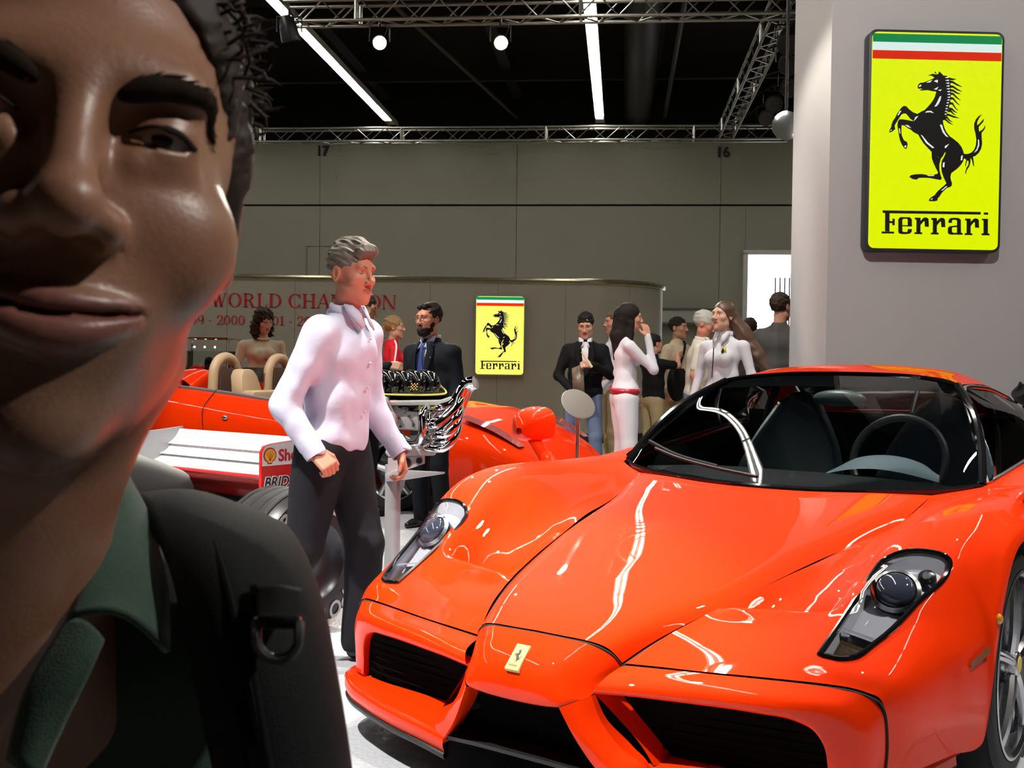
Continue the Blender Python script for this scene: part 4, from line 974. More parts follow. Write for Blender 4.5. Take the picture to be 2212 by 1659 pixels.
# panelled cockpit tub
tb = MB(); tb.grid([[(.70, .27, .93), (.70, WD - .27, .93)], [(.74, .29, .4), (.74, WD - .29, .4)], [(2.3, .29, .35), (2.3, WD - .29, .35)], [(2.35, .27, .8), (2.35, WD - .27, .8)]]); tb.build('cockpit_tub', M('tub_black', (.02, .02, .02), rough=.7), sp_car)
MB().grid(loft([[(2.36, .22, .82), (2.36, .6, .87), (2.36, WD / 2, .88), (2.36, WD - .6, .87), (2.36, WD - .22, .82)], [(2.05, .25, .82), (2.05, .6, .86), (2.05, WD / 2, .86), (2.05, WD - .6, .86), (2.05, WD - .25, .82)], [(2.0, .27, .6), (2.0, .6, .6), (2.0, WD / 2, .6), (2.0, WD - .6, .6), (2.0, WD - .27, .6)]], 4, 4)).build('dashboard', M('tub_black'), sp_car)
# fairings behind the seats, padded hoops, seats
for yc in (.52, 1.34):
    MB().grid(loft([[(-.15, yc - .30, .99), (-.15, yc, 1.0), (-.15, yc + .30, .99)], [(.25, yc - .30, 1.0), (.25, yc, 1.055), (.25, yc + .30, 1.0)], [(.72, yc - .28, 1.02), (.72, yc, 1.115), (.72, yc + .28, 1.02)], [(.82, yc - .26, .95), (.82, yc, 1.07), (.82, yc + .26, .95)], [(.84, yc - .26, .85), (.84, yc, .9), (.84, yc + .26, .85)]], 5, 6)).build('seat_fairing', RED2, sp_car)
    hp = [(1.0, yc + .17 * math.cos(a), 1.06 + .165 * math.sin(a)) for a in np.linspace(0, math.pi, 15)]
    hp = [(1.0, yc + .18, .85)] + hp + [(1.0, yc - .18, .85)]
    MB().tube(hp, .048, 12).build('roll_hoop', TAN, sp_car)
    box('hoop_fill', (1.02, yc, .98), (.05, .26, .30), M('hoop_brown', (.12, .07, .05), rough=.7), sp_car)
    st = MB()
    st.prism([(-.13, 0), (.13, 0), (.15, .10), (.12, .24), (.07, .30), (-.07, .30), (-.12, .24), (-.15, .10)], 'x', 1.20, 1.34)
    st.v = [(p[0] + (p[2]) * -.25, p[1] + yc, p[2] + .82) for p in st.v]
    st.build('headrest', TAN, sp_car, bevel=.03)
    st = MB(); st.box((1.42, yc, .68), (.16, .46, .50)); st.box((1.65, yc, .46), (.52, .46, .16)); st.build('seat', TAN, sp_car, bevel=.04)
# wind deflector, screen frame, far mirror
box('wind_deflector', (1.0, WD / 2, 1.06), (.02, .30, .14), M('deflector_dark', (.03, .03, .04), rough=.2), sp_car)
wsf = [(2.45, .22, .84), (2.10, .30, 1.12), (2.02, WD / 2, 1.17), (2.10, WD - .30, 1.12), (2.45, WD - .22, .84)]
MB().tube(spline(wsf, 6), .022, 8).build('screen_frame', RED2, sp_car)
MB().grid(loft([[(2.45, .24, .84), (2.50, WD / 2, .88), (2.45, WD - .24, .84)], [(2.11, .31, 1.11), (2.03, WD / 2, 1.16), (2.11, WD - .31, 1.11)]], 4, 8)).build('windscreen', WGLASS, sp_car)
for yy in (.02, WD - .02): MB().sphere((2.1, yy, .93), (.09, .10, .055)).build('door_mirror', RED2, sp_car)
# headlamps, intakes and wheels
for yy, s_ in ((.20, 1), (WD - .20, -1)):
    MB().grid(loft([[(3.62, yy - .07, .775), (3.62, yy + .10, .785)], [(3.9, yy - .05, .675), (3.9, yy + .13, .68)], [(4.12, yy - .0, .55), (4.12, yy + .12, .55)]], 4, 4)).build('headlamp_cover', M('lamp_glass_rose', (.42, .10, .10), rough=.06, coat=1), sp_car)
    MB().prism([(yy - .06, .22), (yy + .28 * s_, .22), (yy + .26 * s_, .34), (yy - .02, .34)], 'x', 4.12, 4.30).build('front_intake', BLACKPL, sp_car)
def road_wheel(parent, x, y, r, w_, s_):
    t = empty('wheel', (x, y, r)); t.parent = parent; t.rotation_euler = (0, 0, 0 if s_ > 0 else math.pi)
    MB().lathe([(r * .72, w_), (r * .96, w_), (r, w_ * .85), (r, w_ * .15), (r * .97, .01), (r * .9, 0), (r * .74, .0), (r * .72, .015)], 40, axis='y').build('tyre', RUBBER, t)
    MB().lathe([(r * .70, w_), (r * .70, .03), (r * .73, .006), (r * .75, .004), (r * .72, .0), (r * .69, .012)], 40, axis='y').build('rim', SILVER, t)
    for k in range(5):
        a = 2 * math.pi * k / 5 + .4
        MB().tube([(.05 * math.cos(a), .012, .05 * math.sin(a)), (r * .4 * math.cos(a), .016, r * .4 * math.sin(a)), (r * .71 * math.cos(a), .025, r * .71 * math.sin(a))], [.035, .03, .026], 8).build('spoke', SILVER, t)
    MB().lathe([(0, .006), (.04, .006), (.06, .03)], 20, axis='y').build('hub', SILVER, t)
    MB().lathe([(.04, .10), (r * .6, .10)], 28, axis='y').build('brake_disc', M('brake_disc_grey'), t)
for x in (0, 3.1):
    road_wheel(sp_car, x, -.01, .325, .24, 1); road_wheel(sp_car, x, WD + .01, .325, .24, -1)
box('underbody', (1.7, WD / 2, .16), (5.0, WD - .3, .04), UNDER, sp_car)

# ================================================================== single-seater rear end on the left
F1R = np.array([-2.15, 6.21]); F1L = np.array([-1.250, 5.56]); FZ = -.085; rd = np.array([.60, .80])
WHITEP = M('wing_white', (.80, .81, .83), rough=.3, coat=.5)
F1BLK = M('body_carbon_black', (.010, .010, .011), rough=.5)
REDP = M('wing_red', (.62, .012, .012), rough=.3, coat=.5)
f1 = empty('racing_car', (float((F1R[0] + F1L[0]) / 2), float((F1R[1] + F1L[1]) / 2), 0), 0, 'white and red single-seater racing car with tall rear wing and slick tyre at left', 'racing car')
_fo = np.array([f1.location[0], f1.location[1], 0])
def f1p(s, k, z):
    """s 0..1 from the far to the near end plate, k metres towards the tail"""
    p = F1R + (F1L - F1R) * s + rd * k; return np.array([p[0], p[1], z + FZ * min(1.0, max(0.0, (z - .1) / .3))]) - _fo
def f1_surf(name, prof, mat, th=.012, s0=.0, s1=1.0, parent=f1):
    P = spline(np.array([(k, 0, z) for k, z in prof]), 4)
    T = np.gradient(P, axis=0); T /= np.linalg.norm(T, axis=1, keepdims=True); N = np.stack([-T[:, 2], 0 * T[:, 0], T[:, 0]], 1)
    n = len(P); tt = th * np.sin(np.linspace(.12, math.pi - .05, n))
    lo = P - N * tt[:, None]
    ring = np.vstack([P, lo[::-1]])
    G = [[f1p(s, q[0], q[2]) for q in ring] for s in (s0, .5 * (s0 + s1), s1)]
    b = MB(); b.grid(G, closed=True); m = len(ring)
    b.add(G[0], [tuple(range(m))]); b.add(G[2], [tuple(range(m))])
    return b.build(name, mat, parent, sharp=50)
mp_ = f1_surf('main_plane', [(.015, .705), (.03, .712), (.10, .708), (.18, .722), (.255, .752)], WHITEP, .030)
f1_surf('wing_stripe', [(.004, .700), (.008, .708), (.016, .715)], REDP, .006, .001, .999, mp_)
f1_surf('second_plane', [(.21, .752), (.25, .768), (.285, .800)], WHITEP, .014)
f1_surf('top_flap', [(.265, .806), (.30, .828), (.33, .862), (.345, .888)], WHITEP, .012)
for s in (.27, .62):
    b = MB(); b.grid([[f1p(s, .20, .745), f1p(s, .27, .79)], [f1p(s, .24, .765), f1p(s, .30, .815)]]); b.grid([[f1p(s + .02, .20, .745), f1p(s + .02, .27, .79)], [f1p(s + .02, .24, .765), f1p(s + .02, .30, .815)]]); b.build('slot_spacer', WHITEP, f1)
def endplate(s, mat, name):
    pr = [(-.02, .42), (.02, .36), (.36, .36), (.37, .90), (.05, .875), (.0, .865), (-.02, .835)]
    o = .018 * (1 if s > .5 else -1)
    b = MB(); dirv = np.array([F1L[0] - F1R[0], F1L[1] - F1R[1], 0]); dirv /= np.linalg.norm(dirv)
    A = [f1p(s, k, z) for k, z in pr]; B = [p + dirv * o for p in A]; n = len(pr)
    b.add(A + B, [tuple(range(n)), tuple(range(2 * n - 1, n - 1, -1))] + [(i, (i + 1) % n, n + (i + 1) % n, n + i) for i in range(n)])
    return b.build(name, mat, f1)
ep_far = endplate(0, M('endplate_grey_inner', (.30, .30, .31), rough=.4), 'end_plate'); ep = endplate(1, REDP, 'end_plate')
b = MB(); b.add([f1p(.010, k_, z_) for k_, z_ in ((-.018, .42), (.02, .362), (.358, .362), (.358, .70), (-.018, .70))], [(0, 1, 2, 3, 4)]); b.build('dark_panel', F1BLK, ep_far)
out = np.array([.80, -.60, 0])
def plate_xy(k, z, o=.03): return f1p(1, k, z) + out * o
def plate_panel(name, k0, k1, z0, z1, mat, o=.03):
    b = MB(); P = [plate_xy(k0, z0, o), plate_xy(k1, z0, o), plate_xy(k1, z1, o), plate_xy(k0, z1, o)]; b.add(P, [(0, 1, 2, 3)]); return b.build(name, mat, ep)
_pr = [(-.02, .765), (.365, .765), (.37, .899), (.05, .874), (.0, .864), (-.02, .834)]
b = MB(); b.add([plate_xy(k, z, .0225) for k, z in _pr], [tuple(range(6))]); b.build('white_panel', WHITEP, ep)
plate_panel('white_panel', .0, .36, .478, .572, WHITEP, .0225)
PRINTB = M('print_navy', (.012, .012, .03), rough=.4); PRINTR = M('print_red', (.5, .01, .03), rough=.4); PRINTY = M('print_yellow', (.9, .55, .03), rough=.4); PRINTW = M('print_white', (.8, .8, .8), rough=.4)
def plate_text(txt, size, k, z, mat, o, shear=0, bold=.0):
    t = text_mesh(txt, size, .0006, shear, bold); t.materials.append(mat)
    X = np.array([rd[0], rd[1], 0]); Z = np.array([0, 0, 1.0]); N = np.cross(X, Z)
    ob = link('plate_lettering', t, None, ep); p = plate_xy(k, z, o)
    ob.matrix_local = Matrix(((X[0], Z[0], N[0], p[0]), (X[1], Z[1], N[1], p[1]), (X[2], Z[2], N[2], p[2]), (0, 0, 0, 1)))
    return ob
plate_text('Shell', .085, .085, .785, PRINTR, .025, bold=.002)
plate_text('BRIDGESTONE', .075, -.01, .655, PRINTW, .0235, .25, .006)
plate_text('BRIDGESTONE', .075, -.01, .655, PRINTB, .0255, .25, .001)
plate_text('AMD', .115, .005, .488, PRINTB, .025, bold=.001)
# scallop emblem
def scallop(r): return [(r * math.sin(a) * (1.0 if abs(a) < 2 else .9), r * (-math.cos(a))) for a in np.linspace(-2.55, 2.55, 17)] if False else [(-.35 * r, -r), (.35 * r, -r), (.38 * r, -.72 * r), (.78 * r, -.55 * r), (1.02 * r, -.1 * r), (.95 * r, .4 * r), (.65 * r, .8 * r), (.25 * r, .98 * r), (-.25 * r, .98 * r), (-.65 * r, .8 * r), (-.95 * r, .4 * r), (-1.02 * r, -.1 * r), (-.78 * r, -.55 * r), (-.38 * r, -.72 * r)]
for r, m_, o in ((.042, PRINTR, .024), (.035, PRINTY, .025)):
    P = scallop(r); b = MB(); b.add([plate_xy(.03 + x, .815 + z, o) for x, z in P], [tuple(range(len(P)))]); b.build('scallop_emblem', m_, ep)
for a in np.linspace(-.9, .9, 5):
    b = MB(); b.tube([plate_xy(.03, .815 - .028, .0255), plate_xy(.03 + .031 * math.sin(a), .815 - .006 + .034 * math.cos(a), .0255)], .0012, 4); b.build('scallop_rib', PRINTR, ep)
# lower beam wing, gearbox, floor
f1_surf('beam_wing', [(.12, .60), (.20, .605), (.30, .63)], REDP, .03)
f1_surf('beam_face', [(.10, .58), (.12, .64), (.16, .66)], REDP, .02)
b = MB(); b.grid([[f1p(.02, .1, .585), f1p(.98, .1, .585)], [f1p(.02, .12, .36), f1p(.98, .12, .36)]]); b.build('rear_structure', CARBON, f1)
b = MB()
for s in np.linspace(.18, .82, 30): b.tube([f1p(s, .07, .50), f1p(s, .07, .515)], .004, 4)
b.build('vent_row', BLACKPL, f1)
f1_surf('diffuser', [(-.25, .10), (0, .13), (.25, .30)], CARBON, .03, .05, .95)
# body forward of the wing, mostly hidden behind the man in front
def f1b(k, off, z):
    c = (F1R + F1L) / 2 - rd * k; sd = np.array([rd[1], -rd[0]]); p = c + sd * off; return np.array([p[0], p[1], z]) - _fo
bs = []
for k, hw, zt in ((.05, .12, .62), (.5, .20, .80), (1.1, .30, .98), (1.35, .33, .85), (1.9, .30, .62), (2.6, .20, .50), (3.2, .12, .36), (3.45, .06, .30)):
    bs.append([f1b(k, hw * math.cos(a) if abs(math.cos(a)) > .01 else 0, .14 + (zt - .14) * (.5 + .5 * math.sin(a))) for a in np.linspace(0, 2 * math.pi, 17)[:-1]])
MB().grid(spline(np.array(bs), 3), closed=True).build('engine_cover', F1BLK, f1)
b = MB()
for sg in (-1, 1): b.grid(loft([[f1b(.5, sg * .2, .45), f1b(.5, sg * .45, .35), f1b(.5, sg * .5, .1)], [f1b(1.2, sg * .3, .55), f1b(1.2, sg * .68, .5), f1b(1.2, sg * .7, .1)], [f1b(1.9, sg * .25, .5), f1b(1.9, sg * .62, .5), f1b(1.9, sg * .65, .1)]], 4, 4))
b.build('sidepod', F1BLK, f1)
b = MB(); b.add([f1b(.2, -.6, .06), f1b(.2, .6, .06), f1b(2.1, .7, .06), f1b(2.1, -.7, .06)], [(0, 1, 2, 3)]); b.build('floor_plank', CARBON, f1)
def slick(name_, c, r, w_, axv, text=True):
    t = empty(name_, tuple(c)); t.parent = f1; t.rotation_euler = (0, 0, math.atan2(axv[1], axv[0]))
    MB().lathe([(r * .56, -w_), (r * .80, -w_), (r * .93, -w_ * .97), (r * .985, -w_ * .88), (r, -w_ * .7), (r, -w_ * .3), (r * .985, -w_ * .12), (r * .93, -w_ * .03), (r * .80, 0), (r * .56, -.01)], 56, axis='x').build('tyre', M('slick_rubber', (.02, .02, .022), rough=.36, noise=.25, nscale=30), t)
    g = MB()
    for k in (.2, .4, .6, .8): g.lathe([(r + .001, -w_ * k - .007), (r - .001, -w_ * k), (r + .001, -w_ * k + .007)], 56, axis='x')
    g.build('tread_groove', UNDER, t)
    MB().lathe([(.03, -.03), (r * .3, -.05), (r * .50, -.03), (r * .57, -.006), (r * .58, -.02)], 40, axis='x').build('rim', M('rim_dark', (.05, .05, .055), rough=.3, metal=.8), t)
    if text:
        tm = text_mesh('POTENZA', .095, .0006, .2, .002); tm.materials.append(M('tyre_print_grey', (.34, .34, .35), rough=.6))
        vs = np.array([v.co[:] for v in tm.vertices])
        for top in (1, -1):
            me = tm.copy(); wmax = vs[:, 0].max()
            for v, q in zip(me.vertices, vs):
                a = (q[0] - wmax / 2) / (r * .78) ; rr_ = r * .72 + q[1]
                th = math.pi / 2 - a if top > 0 else -math.pi / 2 - a
                v.co = (.001 + q[2], -rr_ * math.cos(th) * -1, rr_ * math.sin(th))
            link('tyre_lettering', me, None, t)
    return t
axl = np.array([.80, -.60])
wl = np.array([-1.00, 5.02]); 
slick('rear_wheel', np.array([wl[0] + .17 * axl[0], wl[1] + .17 * axl[1], .318]) - _fo, .318, .36, axl)
wr = wl - axl * 1.75 ; slick('rear_wheel', np.array([wr[0], wr[1], .335]) - _fo, .335, .36, -axl, False)
for sg in (-1, 1):
    p = f1b(2.75, sg * .72, .32); slick('front_wheel', p, .32, .30, axl * sg, False)
MB().tube([f1b(-.15, -.5, .335), f1b(-.15, .5, .335)], .03, 8).build('axle', CARBON, f1)
b = MB(); b.add([f1b(3.3, -.7, .12), f1b(3.3, .7, .12), f1b(3.55, .7, .10), f1b(3.55, -.7, .10)], [(0, 1, 2, 3)]); o_ = b.build('front_wing', WHITEP, f1); md = o_.modifiers.new('t', 'SOLIDIFY'); md.thickness = .02

# ================================================================== display engine on its stand
ED = 5.6
eo = W(845, 1000, ED); eng = empty('racing_engine', (float(eo[0]), float(eo[1]), 0), 0, 'chrome-piped racing engine shown on a grey stand beside the walking man', 'engine')
_eo = np.array([eo[0], eo[1], 0])
def E(x, y, dd=0.0): return W(780 + x / 6.382, 790 + y / 6.382, ED + dd) - _eo
ALU = M('cast_aluminium', (.42, .42, .41), rough=.42, metal=.55, bump=.15, bscale=120)
ALU2 = M('painted_grey', (.46, .46, .47), rough=.45)
GB = M('gloss_black_airbox', (.006, .006, .007), rough=.07, coat=1)
PINKG = M('rose_grey_cover', (.34, .22, .23), rough=.35)
# air box: trumpets in a row
b = MB(); G = []
for x, yt, yb in ((60, 150, 330), (140, 140, 400), (560, 140, 440), (980, 165, 445), (1180, 350, 440)):
    G.append([E(x, yt, .22), E(x, yt, .02), E(x + 5, yt + (yb - yt) * .35, -.06), E(x + 5, yb, -.04), E(x, yb + 35, .06), E(x, yb + 35, .24)])
MB().grid(loft(G, 6, 4)).build('airbox_base', GB, eng)
for k in range(5):
    x = 160 + k * 183
    p = [E(x - 40, 140, .16), E(x + 30, 150, .02), E(x + 95, 190, -.06), E(x + 125, 260, -.085), E(x + 118, 350, -.075)]
    MB().tube(spline(p, 5), np.linspace(.034, .026, 21), 12).build('inlet_trumpet', GB, eng)
    q = [E(x + 120, 195, -.098), E(x + 128, 300, -.112)]; MB().tube(q, .008, 8).build('injector', CHROME, eng)
MB().tube([E(130, 128, .05), E(560, 135, .05), E(985, 148, .05)], .013, 10).build('fuel_rail', ALU2, eng)
MB().tube(spline([E(130, 280, -.11), E(230, 350, -.115), E(340, 395, -.115), E(600, 402, -.115), E(1120, 392, -.10), E(1175, 370, -.08), E(1130, 310, -.06), E(1020, 250, -.05)], 6), .0045, 6).build('edge_cord', M('cord_yellow', (.55, .50, .08), rough=.5), eng)
# chequered mark on the air box
b = MB(); b2 = MB()
for i in range(5):
    for j in range(5):
        if (i + j) % 2 == 0: b.add([E(690 + i * 20 - j * 3, 240 + j * 20, -.13), E(707 + i * 20 - j * 3, 240 + j * 20, -.13), E(704 + i * 20 - j * 3, 257 + j * 20, -.13), E(687 + i * 20 - j * 3, 257 + j * 20, -.13)], [(0, 1, 2, 3)])
cb = b.build('chequer_mark', M('gold_print', (.6, .42, .12), rough=.4), eng); cb['kind'] = 'stuff'
# heads, cam covers, block
def slab(name, pts, d0, d1, mat, bevel=.006):
    A = [E(x, y, d0) for x, y in pts]; B = [E(x, y, d1) for x, y in pts]; n = len(pts); q = MB()
    q.add(A + B, [tuple(range(n)), tuple(range(2 * n - 1, n - 1, -1))] + [(i, (i + 1) % n, n + (i + 1) % n, n + i) for i in range(n)])
    return q.build(name, mat, eng, bevel=bevel)
slab('cam_cover', [(380, 480), (1090, 470), (1290, 410), (1310, 440), (1230, 510), (1110, 545), (400, 550)], -.14, .10, ALU)
slab('coil_cover', [(500, 555), (1040, 545), (1040, 600), (640, 620), (500, 590)], -.11, .10, GB)
t = text_mesh('Ferrari', .030, .0006, .1, .0012); t.materials.append(M('print_engine_yellow', (.8, .62, .05), rough=.4)); link('cover_lettering', t, None, eng, loc=tuple(E(790, 602, -.124)), rot=(math.pi / 2, 0, 0))
slab('cylinder_head', [(370, 560), (500, 540), (680, 620), (860, 640), (1320, 600), (1420, 700), (1330, 860), (900, 900), (420, 880), (360, 760)], -.11, .22, ALU, .012)
slab('crankcase', [(230, 820), (440, 900), (480, 980), (1300, 900), (1320, 1000), (1250, 1110), (1030, 1180), (1000, 1235), (370, 1255), (330, 1200), (400, 1010), (300, 960), (230, 920)], -.04, .28, ALU2, .01)
slab('timing_cover', [(195, 470), (280, 420), (360, 425), (395, 500), (460, 640), (470, 760), (430, 860), (380, 890), (300, 850), (230, 760), (190, 640)], -.17, -.05, ALU, .012)
for x, y in ((262, 565), (375, 745)):
    b = MB(); ctr = E(x, y, -.185); b.lathe([(.0, -.004), (.036, -.004), (.042, .004), (.043, .02)], 28, axis='y'); b.v = [tuple(np.array(p) + ctr) for p in b.v]; b.build('cam_gear_cover', PINKG, eng)
    b = MB(); b.tube([E(x + 18 * 6.382 / 6.4 + 26 * math.cos(a) * .9 - 0, y + 40 * math.sin(a), -.192) for a in np.linspace(-1.5, 1.6, 9)], .0022, 5); b.build('gear_cover_mark', ALU2, eng)
for k, (x, y) in enumerate([(640, 600), (720, 830), (540, 840), (520, 720), (1040, 545), (860, 545), (660, 700)]):
    b = MB(); c_ = E(x, y, -.13); b.cyl(c_, c_ + np.array([0, .03, 0]), .007, n=6); b.build('bolt', M('bolt_dark', (.08, .08, .08), rough=.4, metal=.8), eng)
# headers: five bright pipes gathered into a rising collector
PIPE = CHROME
pipes = [[(960, 600, -.05), (890, 610, -.17), (840, 680, -.20), (850, 800, -.21), (840, 930, -.21), (790, 1040, -.19), (700, 1060, -.16), (600, 1010, -.12), (540, 950, -.06)],
         [(1000, 690, -.06), (940, 690, -.17), (950, 780, -.21), (1060, 760, -.20), (1200, 640, -.19), (1300, 520, -.17), (1350, 440, -.14)],
         [(960, 760, -.06), (920, 820, -.18), (1010, 820, -.22), (1150, 740, -.21), (1280, 620, -.20), (1350, 500, -.18), (1390, 420, -.14)],
         [(980, 900, -.08), (1040, 910, -.20), (1150, 860, -.22), (1270, 760, -.22), (1340, 660, -.20), (1360, 560, -.16)],
         [(930, 990, -.10), (1050, 960, -.22), (1200, 930, -.23), (1300, 830, -.22), (1350, 700, -.18), (1370, 600, -.15)],
         [(830, 1110, -.10), (950, 1130, -.20), (1100, 1140, -.22), (1220, 1070, -.22), (1300, 950, -.20), (1340, 800, -.16)],
         [(900, 1050, -.08), (1050, 1050, -.20), (1180, 1010, -.22), (1250, 930, -.21), (1310, 800, -.18)],
         [(1010, 670, -.12), (1100, 580, -.18), (1200, 550, -.18), (1290, 480, -.15)]]
for p in pipes: MB().tube(spline([E(*q) for q in p], 6), .0215, 14).build('exhaust_header', PIPE, eng)
MB().tube(spline([E(1290, 560, -.15), E(1340, 440, -.15), E(1420, 310, -.15), E(1480, 240, -.16), E(1560, 225, -.17)], 6), np.linspace(.033, .029, 25), 16).build('exhaust_collector', PIPE, eng)
MB().tube(spline([E(1350, 600, -.11), E(1400, 480, -.11), E(1460, 340, -.11), E(1530, 265, -.12), E(1590, 250, -.13)], 6), np.linspace(.030, .026, 25), 16).build('exhaust_collector', PIPE, eng)
slab('oil_pan', [(370, 1110), (600, 1050), (1035, 1120), (1035, 1220), (1000, 1240), (380, 1260)], -.10, .22, ALU2, .006)
b = MB(); c_ = E(455, 1125, -.12); b.cyl(c_, c_ + np.array([0, .03, 0]), .013, n=12); b.build('red_cap', M('cap_red', (.5, .02, .02), rough=.4), eng)
MB().tube([E(360, 1005, -.13), E(510, 995, -.13)], .005, 6).build('oil_pipe', M('pipe_red_grey', (.45, .12, .12), rough=.3, metal=.6), eng)
# stand
PLT = M('stand_satin_grey', (.40, .40, .42), rough=.35, metal=.3)
slab('mount_plate', [(370, 1270), (880, 1240), (880, 1350), (640, 1430), (370, 1460)], -.10, -.08, M('mount_rose_grey', (.42, .34, .35), rough=.4), 0)
for x, y, r in ((620, 1340, .0255), (800, 1310, .0155)):
    b = MB(); c_ = E(x, y, -.1025); b.cyl(c_, c_ + np.array([0, .03, 0]), r, n=24); b.build('plate_hole', M('hole_black', (.008, .008, .008), rough=.6), eng)
slab('shelf', [(330, 1500), (480, 1430), (1160, 1465), (1150, 1490), (640, 1570), (340, 1600)], -.16, .10, PLT, .004)
pp = E(440, 1500, 0.02); MB().cyl((pp[0], pp[1], 0.03), (pp[0], pp[1], pp[2] + .05), .040, n=24).build('stand_post', PLT, eng)
MB().lathe([(.0, .0), (.30, .0), (.30, .012), (.05, .03), (.0, .03)], 40, c=(pp[0], pp[1], .0065)).build('stand_base', PLT, eng)
slab('stand_gusset', [(540, 1590), (610, 1570), (600, 1660), (540, 1760)], -.02, .0, PLT, 0)

# ================================================================== round information disc on a pole
ix, iy = FLOORXY(1250, 8.0)
inf = empty('information_stand', (ix, iy, 0), 0, 'round white tilted disc on a thin chrome pole by the man in jeans', 'stand')
zt = ZAT(1250, 875, 8.0)
MB().cyl((0, 0, .02), (0, 0, zt), .014, n=12).build('pole', CHROME, inf)
MB().lathe([(0, 0.0), (.16, .0), (.16, .012), (.02, .025), (0, .025)], 32, c=(0, 0, .0065)).build('base', SILVER, inf)
dsc = MB(); dsc.lathe([(0, -.007), (.128, -.007), (.132, 0), (.128, .007), (0, .007)], 40)
dsc.build('disc', M('disc_ivory', (.82, .80, .72), rough=.5), inf, loc=(0, -.02, zt + .01), rot=(math.radians(44), math.radians(28), 0))
box('bracket', (0, 0, zt - .02), (.05, .05, .03), SILVER, inf)

# ================================================================== glass case with the red overalls
cxy = FLOORXY(452, 13.2); zc0 = ZAT(452, 732, 13.2)
cas = empty('display_case', (cxy[0], cxy[1], 0), 0, 'tall clear glass display case in front of the curved wall at left', 'display case')
GLS = glassmat('case_glass', (.95, .97, .96)); cw_ = .58
for sx in (-1, 1): box('glass_pane', (sx * cw_ / 2, 0, .75), (.008, .58, zc0 - .35), GLS, cas)
for sy in (-1, 1): box('glass_pane', (0, sy * .29, .75), (cw_ - .01, .008, zc0 - .35), GLS, cas)
box('plinth', (0, 0, .10), (cw_ + .06, .64, .20), M('case_plinth', (.3, .3, .3), rough=.4), cas); 
for sx in (-1, 1):
    for sy in (-1, 1): MB().cyl((sx * cw_ / 2, sy * .29, .15), (sx * cw_ / 2, sy * .29, zc0), .012, n=8).build('corner_post', CHROME, cas)
for sx in (-1, 1): MB().cyl((sx * cw_ / 2, -.29, zc0), (sx * cw_ / 2, .29, zc0), .01, n=8).build('top_bar', CHROME, cas)
for sy in (-1, 1): MB().cyl((-cw_ / 2, sy * .29, zc0), (cw_ / 2, sy * .29, zc0), .01, n=8).build('top_bar', CHROME, cas)
for dx_ in (-.12, .0, .12): MB().sphere((dx_, -.2, zc0 - .10), .012).build('case_lamp', emat('case_lamp_glow', (1, .95, .85), 6), cas)
cxy2 = FLOORXY(325, 13.0)
cas2 = empty('display_case', (cxy2[0], cxy2[1], 0), 0, 'second clear glass case with shelves next to the overalls case, half hidden by the face', 'display case')
for z in (.75, .98, 1.2, 1.40): box('glass_shelf', (0, 0, z), (.5, .4, .012), GLS, cas2)
for sx in (-1, 1):
    for sy in (-1, 1): MB().cyl((sx * .25, sy * .2, .02), (sx * .25, sy * .2, 1.48), .01, n=8).build('corner_post', CHROME, cas2)
box('plinth', (0, 0, .08), (.54, .44, .15), M('case_plinth'), cas2)
# spotlight housing peeping in at the right edge behind the car

lx_, ly_ = FLOORXY(2215, 8.15); lz_ = ZAT(2215, 855, 8.15)
fl_ = empty('floor_lamp', (lx_, ly_, 0), 0, 'small black lamp on a floor stand behind the red supercar at the right edge', 'lamp')
MB().lathe([(0, 0), (.14, 0), (.14, .015), (.02, .03), (0, .03)], 24, c=(0, 0, .0065)).build('base', LBLK, fl_)
MB().cyl((0, 0, .03), (0, 0, lz_ - .05), .015, n=10).build('pole', LBLK, fl_)
MB().tube([(.07, 0, lz_ - .05), (-.02, -.02, lz_ + .01), (-.05, -.03, lz_ + .04)], [.055, .075, .070], 16).build('lamp_head', LBLK, fl_)
MB().tube([(-.06, .0, lz_ - .06), (-.075, 0, lz_ + .0), (-.03, 0, lz_ + .10)], .012, 8).build('yoke', LBLK, fl_)
